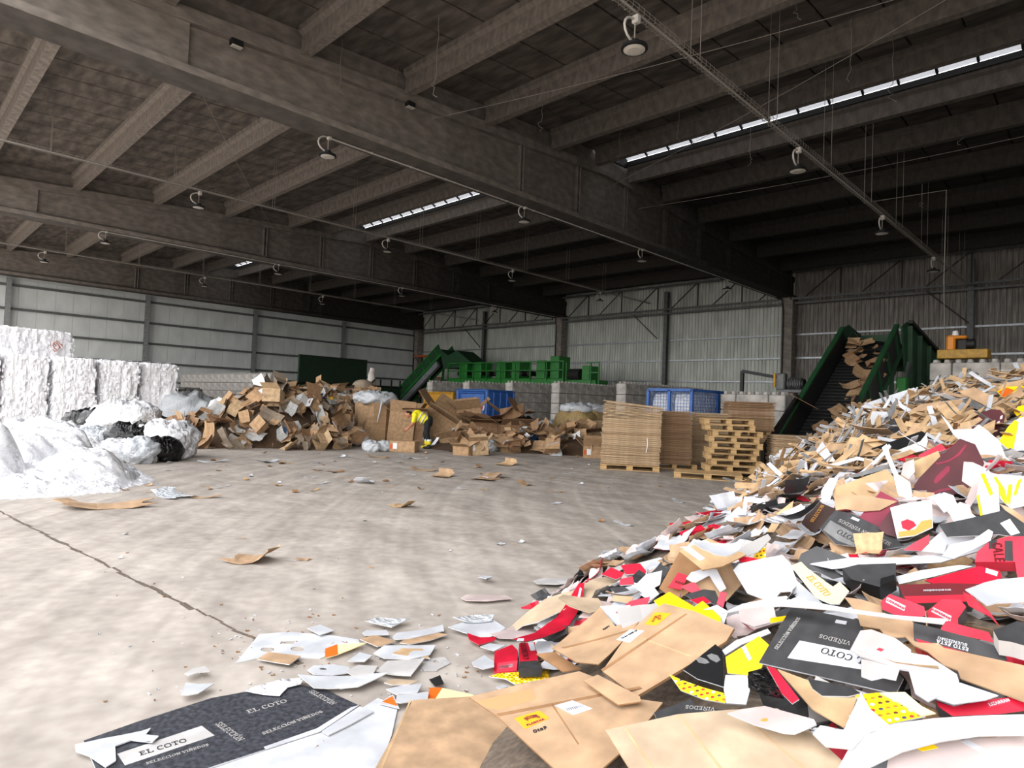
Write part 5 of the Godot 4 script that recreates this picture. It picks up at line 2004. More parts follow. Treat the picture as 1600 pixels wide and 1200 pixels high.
# ---------------------------------------------------------------- pallets and paper stacks
func pallet_parts(t: Node3D, y: float, turn := 0.0, dx := 0.0, dz := 0.0) -> void:
	var m: Material = M.wood
	var bas := Basis(Vector3.UP, turn)
	var o := Vector3(dx, y, dz)
	var brd := MB.new()
	brd.cbox(Vector3.ZERO, Vector3(1.2, 0.022, 0.13), 0.004)
	var brm := brd.mesh()
	var spots := []
	for i in 5:
		spots.append(Transform3D(bas, o + bas * Vector3(0, 0.133, -0.335 + i * 0.1675)))
	for i in 3:
		spots.append(Transform3D(bas, o + bas * Vector3(0, 0.011, -0.335 + i * 0.335)))
	many("deck_board", brm, m, t, spots)
	var st := MB.new()
	st.cbox(Vector3.ZERO, Vector3(0.13, 0.022, 0.8), 0.004)
	many("stringer_board", st, m, t, [Transform3D(bas, o + bas * Vector3(-0.53, 0.111, 0)), Transform3D(bas, o + bas * Vector3(0, 0.111, 0)), Transform3D(bas, o + bas * Vector3(0.53, 0.111, 0))])
	var bl := MB.new()
	bl.cbox(Vector3.ZERO, Vector3(0.13, 0.08, 0.12), 0.005)
	var bs := []
	for i in 3:
		for j in 3:
			bs.append(Transform3D(bas, o + bas * Vector3(-0.53 + i * 0.53, 0.061, -0.335 + j * 0.335)))
	many("spacer_block", bl, m, t, bs)

func pallet(label: String, at: Vector3, turn: float, group := "") -> Node3D:
	var t := thing("wooden_pallet", label, "pallet", at, turn, group)
	pallet_parts(t, 0.0)
	return t

func sheet_stack(label: String, at: Vector3, turn: float, w: float, d: float, y0: float, h: float, mats: Array, lean := 0.0, n := 0) -> Node3D:
	var t := thing("board_stack", label, "paper stack", at + Vector3(0, y0, 0), turn, "")
	var step := 0.024
	var cnt := int(h / step)
	var big := MB.new()
	var protos := []
	for k in 4:
		var b := MB.new()
		b.cbox(Vector3.ZERO, Vector3(w + rng.randf_range(-0.05, 0.02), step * rng.randf_range(0.65, 0.9), d + rng.randf_range(-0.05, 0.02)), 0.006)
		protos.append(b.mesh())
	for i in cnt:
		var o := MeshInstance3D.new()
		o.mesh = protos[rng.randi() % 4]
		o.material_override = mats[rng.randi() % mats.size()]
		var sw := 0.018 if i < cnt - 6 else 0.05
		var bx := Basis(Vector3.UP, rng.randf_range(-0.02, 0.02))
		if i > cnt - 14 and n == 1:
			bx = bx * Basis(Vector3.BACK, -0.1 * (i - cnt + 14) / 14.0)
		o.transform = Transform3D(bx, Vector3(lean * i / cnt + rng.randf_range(-sw, sw), step * (i + 0.5) + (0.006 * (i - cnt + 14) if i > cnt - 14 and n == 1 else 0.0), rng.randf_range(-sw, sw)))
		o.name = "board_layer" if i == 0 else "board_layer_%03d" % i
		t.add_child(o)
	return t

func build_stacks() -> void:
	var card := [mat(Color(0.84, 0.72, 0.57), 0.9, T.soft), mat(Color(0.78, 0.66, 0.52), 0.9, T.soft), mat(Color(0.87, 0.76, 0.62), 0.9, T.soft)]
	var dark := [mat(Color(0.70, 0.56, 0.43), 0.9, T.soft), mat(Color(0.65, 0.52, 0.39), 0.9, T.soft), mat(Color(0.74, 0.61, 0.47), 0.9, T.soft)]
	# the near tall stack
	var yaw := 0.62
	var p1 := Vector3(-9.72, 0, -14.35)
	pallet("wooden pallet under the nearest tall board stack", p1, yaw).scale = Vector3(1.26, 1, 1.38)
	var s1 := sheet_stack("nearest tall stack of pale brown board sheets, bulging at the top", p1, yaw, 1.5, 1.12, 0.145, 1.52, card, 0.03, 1)
	var wt := MB.new()
	wt.tube([Vector3(0.4, 0.35, 0.6), Vector3(0.43, 0.55, 0.61), Vector3(0.42, 0.72, 0.6)], 0.012, 5)
	obj("white_strap_end", wt, M.white, s1)
	var p2 := Vector3(-9.32, 0, -15.9)
	pallet("wooden pallet under the second board stack from the left", p2, 0.62)
	sheet_stack("second board stack from the left, behind the nearest tall stack", p2, 0.62, 0.85, 0.95, 0.145, 1.45, dark)
	var p3 := Vector3(-9.0, 0, -17.3)
	pallet("wooden pallet under the third board stack from the left", p3, 0.62)
	sheet_stack("third board stack, between the second stack and the empty pallets", p3, 0.62, 1.0, 0.95, 0.145, 1.42, card)
	# a higher stack at the back: two pallets' worth
	var p4 := Vector3(-8.45, 0, -18.6)
	pallet("wooden pallet under the tall dark double board stack at the back", p4, 0.62)
	sheet_stack("lower half of the tall dark board stack behind the empty pallets", p4, 0.62, 1.3, 1.1, 0.145, 0.8, dark)
	pallet("wooden pallet halfway up the tall dark double board stack", p4 + Vector3(0, 0.95, 0), 0.62)
	sheet_stack("upper half of the tall dark board stack behind the empty pallets", p4, 0.62, 1.3, 1.1, 1.1, 0.85, dark)
	# the low stack at right, half hidden by the heap
	var p5 := Vector3(-6.1, 0, -16.1)
	pallet("wooden pallet under the low board stack beside the paper heap", p5, 0.62)
	sheet_stack("low board stack half hidden behind the right paper heap", p5, 0.62, 1.15, 0.95, 0.145, 0.98, card)
	# empty pallets
	var k := 10
	for i in k:
		var base := Vector3(-7.4, 0.144 * i, -15.4) + Vector3([0.0, -0.06, 0.05, -0.04, 0.02, 0.1, 0.02, 0.06, -0.1, -0.13][i], 0, [0.0, 0.05, -0.02, 0.03, 0.06, 0.0, 0.05, -0.03, 0.02, 0.05][i])
		pallet("empty wooden pallet, %s from the bottom of the tall pallet stack" % ordinal(i), base, 0.62 + 0.02 * ((i * 7) % 5 - 2), "stack of empty pallets")
	pallet("single empty wooden pallet lying flat before the tall pallet stack", Vector3(-7.5, 0, -14.4), 0.5).scale = Vector3(1.3, 1, 1.1)
	# a board leaning off the back stack
	var q := MB.new()
	q.cbox(Vector3.ZERO, Vector3(1.0, 0.012, 0.8), 0.003)
	var o := obj("loose_board", q, M.kraft_dark)
	o.transform = Transform3D(Basis(Vector3.UP, 0.3) * Basis(Vector3.BACK, -0.5), Vector3(-7.45, 2.05, -20.2))
	tag(o, "loose brown board sloping down beside the conveyor foot", "cardboard")


# ---------------------------------------------------------------- the big heap of offcuts and flattened packaging at right
const TOE := [Vector2(-5.35, -14.2), Vector2(-4.95, -12.0), Vector2(-4.6, -9.5), Vector2(-4.1, -7.6), Vector2(-3.75, -6.3), Vector2(-3.7, -5.4), Vector2(-3.7, -4.6), Vector2(-3.5, -3.9), Vector2(-3.1, -3.3), Vector2(-2.55, -2.7), Vector2(-2.3, -1.9), Vector2(-1.9, -1.3), Vector2(-1.1, -0.95), Vector2(0.5, -0.95), Vector2(7.0, -0.95), Vector2(7.0, -15.0), Vector2(0, -15.2), Vector2(-4, -14.9)]
var hn: FastNoiseLite

func toe_dist(p: Vector2) -> float:
	var d := 1e9
	var inside := false
	for i in TOE.size():
		var a: Vector2 = TOE[i]
		var b: Vector2 = TOE[(i + 1) % TOE.size()]
		d = minf(d, p.distance_to(Geometry2D.get_closest_point_to_segment(p, a, b)))
		if (a.y > p.y) != (b.y > p.y) and p.x < (b.x - a.x) * (p.y - a.y) / (b.y - a.y) + a.x:
			inside = not inside
	return d if inside else -d

func heap_h(x: float, z: float) -> float:
	var s := toe_dist(Vector2(x, z))
	if s <= 0.0:
		return 0.0
	var k := clampf((-z - 2.0) / 9.0, 0.0, 1.0)
	var top := 0.85 + 1.75 * k
	var slope := 0.55 + 0.95 * k
	var h := top * (1.0 - exp(-s * slope / top))
	return h + hn.get_noise_2d(x, z) * 0.10 * minf(s * 2.0, 1.0)

func march(px: float, py: float) -> Vector3:
	var d := ray(px, py).normalized()
	var t := 0.6
	var p := EYE
	while t < 26.0:
		p = EYE + d * t
		if p.y <= heap_h(p.x, p.z):
			return p
		t += maxf(0.015, 0.3 * (p.y - heap_h(p.x, p.z)) * 0.6)
	return EYE + d * 11.0

class Sheet:
	var node: MeshInstance3D
	var o: Vector3
	var x: Vector3
	var y: Vector3
	var n: Vector3
	var bends := []
	var th := 0.004
	func on(e: Vector3, d: Vector3) -> Vector2:
		var den := d.dot(n)
		if absf(den) < 0.02:
			den = -0.02
		var p := e + d * ((o - e).dot(n) / den) - o
		return Vector2(p.dot(x), p.dot(y))
	func at(q: Vector2, lift := 0.0) -> Vector3:
		var h := lift
		for b in bends:
			var s: float = q.x * cos(b[0]) + q.y * sin(b[0]) - b[1]
			if b.size() > 3:
				h += b[2] * maxf(0.0, s)          # a fold along a line
			else:
				h += b[2] * s * s                 # a curl
		return x * q.x + y * q.y + n * h

func outline(poly: PackedVector2Array, step: float) -> PackedVector2Array:
	var r := PackedVector2Array()
	for i in poly.size():
		var a := poly[i]
		var b := poly[(i + 1) % poly.size()]
		var k := maxi(1, int(a.distance_to(b) / step))
		for j in k:
			r.append(a.lerp(b, float(j) / k))
	return r

func fill(poly: PackedVector2Array, step: float, holes := []) -> Array:
	var pts := outline(poly, step)
	var lo := Vector2.INF
	var hi := -Vector2.INF
	for p in pts:
		lo = lo.min(p)
		hi = hi.max(p)
	for h in holes:
		pts.append_array(h)
	var all := pts.duplicate()
	var yy := lo.y + step * 0.5
	while yy < hi.y:
		var xx := lo.x + step * 0.5
		while xx < hi.x:
			var q := Vector2(xx + 0.13 * step * sin(yy * 91.0), yy + 0.13 * step * sin(xx * 77.0))
			if Geometry2D.is_point_in_polygon(q, poly):
				all.append(q)
			xx += step
		yy += step
	var tr := Geometry2D.triangulate_delaunay(all)
	var out := PackedInt32Array()
	for i in range(0, tr.size(), 3):
		var a := all[tr[i]]
		var b := all[tr[i + 1]]
		var c := all[tr[i + 2]]
		var m := (a + b + c) / 3.0
		if not Geometry2D.is_point_in_polygon(m, poly):
			continue
		var inh := false
		for h in holes:
			inh = inh or Geometry2D.is_point_in_polygon(m, h)
		if inh:
			continue
		if (b - a).cross(c - a) < 0:
			out.append_array([tr[i], tr[i + 2], tr[i + 1]])
		else:
			out.append_array([tr[i], tr[i + 1], tr[i + 2]])
	return [all, out, outline(poly, step)]

func plate(s: Sheet, poly: PackedVector2Array, lo: float, hi: float, m_top: Material, m_side: Material, called: String, parent: Node, step: float, holes := []) -> MeshInstance3D:
	if Geometry2D.is_polygon_clockwise(poly):
		poly.reverse()
	var f := fill(poly, step, holes)
	var P: PackedVector2Array = f[0]
	var I: PackedInt32Array = f[1]
	var O: PackedVector2Array = f[2]
	var top := MB.new()
	var side := MB.new()
	var nrm := []
	var e := 0.01
	for q in P:
		var du := s.at(q + Vector2(e, 0)) - s.at(q - Vector2(e, 0))
		var dv := s.at(q + Vector2(0, e)) - s.at(q - Vector2(0, e))
		nrm.append(du.cross(dv).normalized())
	for i in range(0, I.size(), 3):
		var a := I[i]
		var b := I[i + 1]
		var c := I[i + 2]
		top.tri(s.at(P[a], hi), s.at(P[b], hi), s.at(P[c], hi), nrm[a], nrm[b], nrm[c], P[a], P[b], P[c])
		side.tri(s.at(P[a], lo), s.at(P[c], lo), s.at(P[b], lo), -nrm[a], -nrm[c], -nrm[b], P[a], P[c], P[b])
	var rims := [O]
	for h in holes:
		var hh: PackedVector2Array = h.duplicate()
		if not Geometry2D.is_polygon_clockwise(hh):
			hh.reverse()
		rims.append(hh)
	for R in rims:
		for i in R.size():
			var a: Vector2 = R[i]
			var b: Vector2 = R[(i + 1) % R.size()]
			side.quad(s.at(a, lo), s.at(b, lo), s.at(b, hi), s.at(a, hi))
	var am := top.mesh(m_top)
	var sm := side.mesh(m_side)
	if sm.get_surface_count():
		am.add_surface_from_arrays(Mesh.PRIMITIVE_TRIANGLES, sm.surface_get_arrays(0))
		am.surface_set_material(am.get_surface_count() - 1, m_side)
	return obj(called, am, null, parent)

func pxpoly(s: Sheet, px: Array) -> PackedVector2Array:
	var r := PackedVector2Array()
	for i in range(0, px.size(), 2):
		r.append(s.on(EYE, ray(px[i], px[i + 1])))
	return r

var layer := 0

func sheet(called: String, label: String, cat: String, px: Array, m: Material, o := {}) -> Sheet:
	# a piece of board lying on the heap or the floor: its outline is laid on its own plane
	var c := Vector2.ZERO
	for i in range(0, px.size(), 2):
		c += Vector2(px[i], px[i + 1])
	c /= px.size() / 2.0
	if o.has("c"):
		c = Vector2(o.c[0], o.c[1])
	var p := march(c.x, c.y)
	var nn := Vector3.UP
	if heap_h(p.x, p.z) > 0.03 and not o.has("flat"):
		var e := 0.25
		nn = Vector3(heap_h(p.x - e, p.z) - heap_h(p.x + e, p.z), 2 * e, heap_h(p.x, p.z - e) - heap_h(p.x, p.z + e)).normalized()
		var to := (EYE - p).normalized()
		nn = (nn * 0.7 + Vector3.UP * 0.25 + to * o.get("face", 0.25)).normalized()
	if o.has("tilt"):
		nn = (nn + o.tilt).normalized()
	layer += 1
	var s := Sheet.new()
	s.n = nn
	s.o = p + Vector3.UP * (o.get("lift", 0.02) + 0.0006 * layer)
	if o.has("flat") or heap_h(p.x, p.z) <= 0.03:
		s.o = p + Vector3.UP * (0.004 + o.get("lift", 0.0))
	s.x = (cam_b.x - nn * cam_b.x.dot(nn)).normalized()
	s.y = nn.cross(s.x)
	s.bends = o.get("bend", [])
	s.th = o.get("th", 0.005)
	var holes := []
	for h in o.get("holes", []):
		holes.append(pxpoly(s, h))
	var size := s.on(EYE, ray(px[0], px[1])).distance_to(s.on(EYE, ray(c.x, c.y)))
	var nd := plate(s, pxpoly(s, px), 0.0 if s.th < 0.02 else -s.th, s.th if s.th < 0.02 else 0.0, m, o.get("under", m), called, null, clampf(size * 0.25, 0.03, 0.12), holes)
	nd.position = s.o
	tag(nd, label, cat, o.get("group", ""))
	s.node = nd
	if s.th >= 0.02:
		s.th = 0.0
	return s

func patch(s: Sheet, called: String, px: Array, m: Material, lift := 0.0012) -> void:
	plate(s, pxpoly(s, px), s.th, s.th + lift, m, m, called, s.node, 0.05)

func letters(s: Sheet, txt: String, x0: float, y0: float, x1: float, y1: float, m: Material, serif := true, lift := 0.0025, called := "lettering") -> void:
	var a := s.on(EYE, ray(x0, y0))
	var b := s.on(EYE, ray(x1, y1))
	var A := s.at(a, s.th + lift)
	var B := s.at(b, s.th + lift)
	var f := SystemFont.new()
	f.font_names = PackedStringArray(["Droid Serif" if serif else "Droid Sans"])
	f.font_weight = 400 if serif else 700
	var t := TextMesh.new()
	t.text = txt
	t.font = f
	t.font_size = 32
	t.pixel_size = 0.01
	t.depth = 0.002
	t.curve_step = 2.0
	t.horizontal_alignment = HORIZONTAL_ALIGNMENT_LEFT
	t.vertical_alignment = VERTICAL_ALIGNMENT_CENTER
	var w := t.get_aabb().size.x
	var k := A.distance_to(B) / maxf(w, 0.01)
	var o := MeshInstance3D.new()
	o.mesh = t
	o.material_override = m
	var dx := (B - A).normalized()
	var nn := s.n
	var dy := nn.cross(dx).normalized()
	nn = dx.cross(dy)
	o.transform = Transform3D(Basis(dx * k, dy * k, nn), A)
	put(o, called, s.node)

func dot_tex(bg: Color, sd: int) -> ImageTexture:    # bright print covered with small round pictures
	var r := RandomNumberGenerator.new()
	r.seed = sd
	var im := Image.create(256, 256, false, Image.FORMAT_RGB8)
	im.fill(bg)
	for i in 7:
		for j in 7:
			var c := Vector2(18 + i * 36 + (j % 2) * 16, 18 + j * 36)
			var col: Color = [Color(0.35, 0.2, 0.1), Color(0.95, 0.95, 0.9), Color(0.7, 0.15, 0.12), Color(0.25, 0.25, 0.3), Color(0.85, 0.45, 0.1)][r.randi() % 5]
			for y in range(-9, 10):
				for x in range(-11, 12):
					if (x / 11.0) * (x / 11.0) + (y / 9.0) * (y / 9.0) < 1.0:
						im.set_pixel(posmod(int(c.x) + x, 256), posmod(int(c.y) + y, 256), col.lightened(0.25) if y < -3 else col)
	return ImageTexture.create_from_image(im)

func heap_materials() -> void:
	M.k1 = mat(Color(0.735, 0.605, 0.47), 0.85, T.soft, Vector3(1.2, 1.2, 1.2))
	M.k2 = mat(Color(0.80, 0.665, 0.50), 0.85, T.soft, Vector3(1.2, 1.2, 1.2))
	M.k3 = mat(Color(0.76, 0.67, 0.56), 0.85, T.soft, Vector3(1.0, 1.0, 1.0))
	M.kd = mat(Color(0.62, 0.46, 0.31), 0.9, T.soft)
	M.w = mat(Color(0.83, 0.84, 0.86), 0.55, T.soft, Vector3.ONE * 0.6)
	M.wg = mat(Color(0.80, 0.79, 0.78), 0.7, T.soft, Vector3.ONE * 0.6)
	M.pk = mat(Color(0.82, 0.75, 0.735), 0.6, T.soft, Vector3.ONE * 0.6)
	M.cr = mat(Color(0.88, 0.81, 0.62), 0.65)
	M.bk = mat(Color(0.26, 0.26, 0.265), 0.45, T.blot, Vector3.ONE * 2.0)
	M.bk2 = mat(Color(0.11, 0.11, 0.115), 0.4, T.blot, Vector3.ONE * 2.0)
	M.bl = mat(Color(0.31, 0.32, 0.35), 0.4, T.grime, Vector3.ONE * 3.0)
	M.gr = mat(Color(0.50, 0.50, 0.50), 0.5, T.blot, Vector3.ONE * 2.0)
	M.brn = mat(Color(0.22, 0.13, 0.09), 0.5, T.soft)
	M.rd = mat(Color(0.80, 0.10, 0.21), 0.4, T.soft)
	M.rp = mat(Color(0.84, 0.25, 0.32), 0.4, T.soft)
	M.rdk = mat(Color(0.42, 0.05, 0.10), 0.45, T.blot)
	M.bu = mat(Color(0.33, 0.15, 0.17), 0.5, T.soft)
	M.bu2 = mat(Color(0.52, 0.15, 0.24), 0.5, T.soft)
	M.ye = mat(Color(0.96, 0.80, 0.04), 0.5)
	M.or = mat(Color(0.86, 0.40, 0.10), 0.5)
	M.lab = mat(Color(0.92, 0.62, 0.12), 0.6)
	M.pur = mat(Color(0.50, 0.10, 0.28), 0.6)
	M.yd = StandardMaterial3D.new()
	M.yd.albedo_texture = dot_tex(Color(0.96, 0.80, 0.04), 3)
	M.yd.uv1_scale = Vector3(6, 6, 6)
	M.yd.roughness = 0.5
	M.gold = mat(Color(0.78, 0.55, 0.25), 0.5)
	M.ink = mat(Color(0.12, 0.12, 0.12), 0.7)
	M.silver = mat(Color(0.62, 0.61, 0.60), 0.5)
	M.tape = mat(Color(0.72, 0.58, 0.42), 0.2)

func build_heap() -> void:
	hn = FastNoiseLite.new()
	hn.seed = 4
	hn.frequency = 0.9
	heap_materials()
	heap_base("paper_heap", "packed core of the big heap of paper and board offcuts at right", heap_h, -5.6, 7.2, -15.4, -0.8, 0.16, 0.07, mat(Color(0.50, 0.44, 0.38), 0.95, T.grime, Vector3.ONE * 2.0))
	strips()
	filler()
	near_floor_sheets()
	near_heap_sheets()
	far_heap_sheets()

func strip_mesh(w: float, d: float, bend: float) -> ArrayMesh:
	var b := MB.new()
	var n := 6
	var th := 0.005
	for i in n:
		var x0 := (float(i) / n - 0.5) * w
		var x1 := (float(i + 1) / n - 0.5) * w
		var p := [Vector3(x0, bend * x0 * x0, d / 2), Vector3(x1, bend * x1 * x1, d / 2), Vector3(x1, bend * x1 * x1, -d / 2), Vector3(x0, bend * x0 * x0, -d / 2)]
		var q := []
		for v in p:
			q.append(v + Vector3.UP * th)
		b.hexa(p + q)
	return b.mesh()

func heap_xform(x: float, z: float, tilt: float, lift: float, sc: float) -> Transform3D:
	var nn := hnormal(heap_h, x, z)
	var q := Basis(Quaternion(Vector3.UP, nn)) * Basis(Vector3.UP, rng.randf() * TAU) * Basis(Vector3.RIGHT, rng.randf_range(-tilt, tilt)) * Basis(Vector3.BACK, rng.randf_range(-tilt, tilt))
	return Transform3D(q.scaled_local(Vector3.ONE * sc), Vector3(x, heap_h(x, z) + lift, z))

func where(x: float, z: float) -> String:
	var h := heap_h(x, z)
	var up := "low on" if h < 0.7 else "halfway up" if h < 1.45 else "near the top of"
	var far := "far end" if z < -11.5 else "far half" if z < -7.5 else "middle" if z < -4.5 else "near part"
	var az := atan2(-x, -z)
	var side := "left flank" if az > 0.62 else "centre" if az > 0.33 else "right side"
	return "%s the right heap, %s, %s" % [up, far, side]

func strips() -> void:
	var lib := []
	for q in [[0.5, 0.07, 0.25], [0.36, 0.1, 0.1], [0.62, 0.045, 0.5], [0.28, 0.16, 0.3], [0.42, 0.12, -0.3], [0.75, 0.03, 0.35], [0.3, 0.2, 0.6]]:
		lib.append(strip_mesh(q[0], q[1], q[2]))
	var ms := [M.k2, M.k2, M.k2, M.k2, M.k2, M.k1, M.w, M.w, M.gr]
	var mn := ["beige", "beige", "beige", "beige", "beige", "brown", "white", "white", "grey"]
	var n := 0
	while n < 300:
		var x := rng.randf_range(-5.4, 0.3)
		var z := rng.randf_range(-14.2, -6.6)
		if heap_h(x, z) < 0.03 or x > -0.11 * -z + 2.0:
			continue
		var k := rng.randi() % ms.size()
		var j := rng.randi() % lib.size()
		var o := obj("board_offcut", lib[j], ms[k])
		o.transform = heap_xform(x, z, 0.55, rng.randf_range(0.0, 0.12), rng.randf_range(0.7, 1.35))
		tag(o, "%s %s board offcut %s" % [mn[k], ["narrow", "short", "thin", "square", "curled", "long thin", "small curled"][j], where(x, z)], "offcut", "board offcuts on the right heap")
		n += 1
	for q in [[M.k2, 1500, 0], [M.w, 420, 2], [M.k1, 320, 1], [M.gr, 160, 5], [M.bk, 60, 3]]:
		var xf := []
		while xf.size() < q[1]:
			var x := rng.randf_range(-5.4, 1.2)
			var z := rng.randf_range(-14.6, -6.2)
			if heap_h(x, z) > 0.02:
				xf.append(heap_xform(x, z, 0.7, rng.randf_range(-0.05, 0.06), rng.randf_range(0.5, 1.2)))
		tag(scatter_stuff("offcut_mass", lib[q[2]], q[0], xf, []), "countless %s board offcuts packed over the far part of the right heap" % {M.k2: "beige", M.w: "white", M.k1: "brown", M.gr: "grey", M.bk: "dark"}[q[0]], "offcuts")

func filler() -> void:
	# small mixed packaging pieces between the large sheets of the near part
	var lib := piece_library()
	var names := ["white", "white", "white", "pale pink", "pale pink", "brown", "beige", "dark grey", "silver grey", "crimson"]
	var ms := [M.w, M.w, M.w, M.pk, M.pk, M.k1, M.k2, M.bk, M.silver, M.rd]
	var n := 0
	while n < 190:
		var x := rng.randf_range(-3.9, 0.8)
		var z := rng.randf_range(-6.6, -1.2)
		if heap_h(x, z) < 0.02 or (z > -3.0 and x < -0.9):
			continue
		var k := rng.randi() % ms.size()
		var o := obj("packaging_scrap", lib[rng.randi() % 8], ms[k])
		o.transform = heap_xform(x, z, 0.2, rng.randf_range(-0.05, 0.0), rng.randf_range(0.2, 0.42))
		tag(o, "%s packaging scrap %s" % [names[k], where(x, z)], "scrap", "packaging scraps on the right heap")
		n += 1
	for q in [[M.w, 380], [M.k1, 220], [M.bk, 110], [M.pk, 260], [M.rd, 60]]:
		var xf := []
		while xf.size() < q[1]:
			var x := rng.randf_range(-3.9, 1.2)
			var z := rng.randf_range(-6.8, -1.1)
			if heap_h(x, z) > 0.01 and not (z > -3.0 and x < -0.9):
				xf.append(heap_xform(x, z, 0.3, rng.randf_range(-0.07, -0.03), rng.randf_range(0.2, 0.42)))
		tag(scatter_stuff("packaging_mass", lib[[0, 4, 6, 1, 2][xf.size() % 5]], q[0], xf, []), "countless %s packaging scraps packed into the near part of the right heap" % {M.w: "white", M.k1: "brown", M.bk: "dark grey", M.pk: "pinkish", M.rd: "crimson"}[q[0]], "scraps")

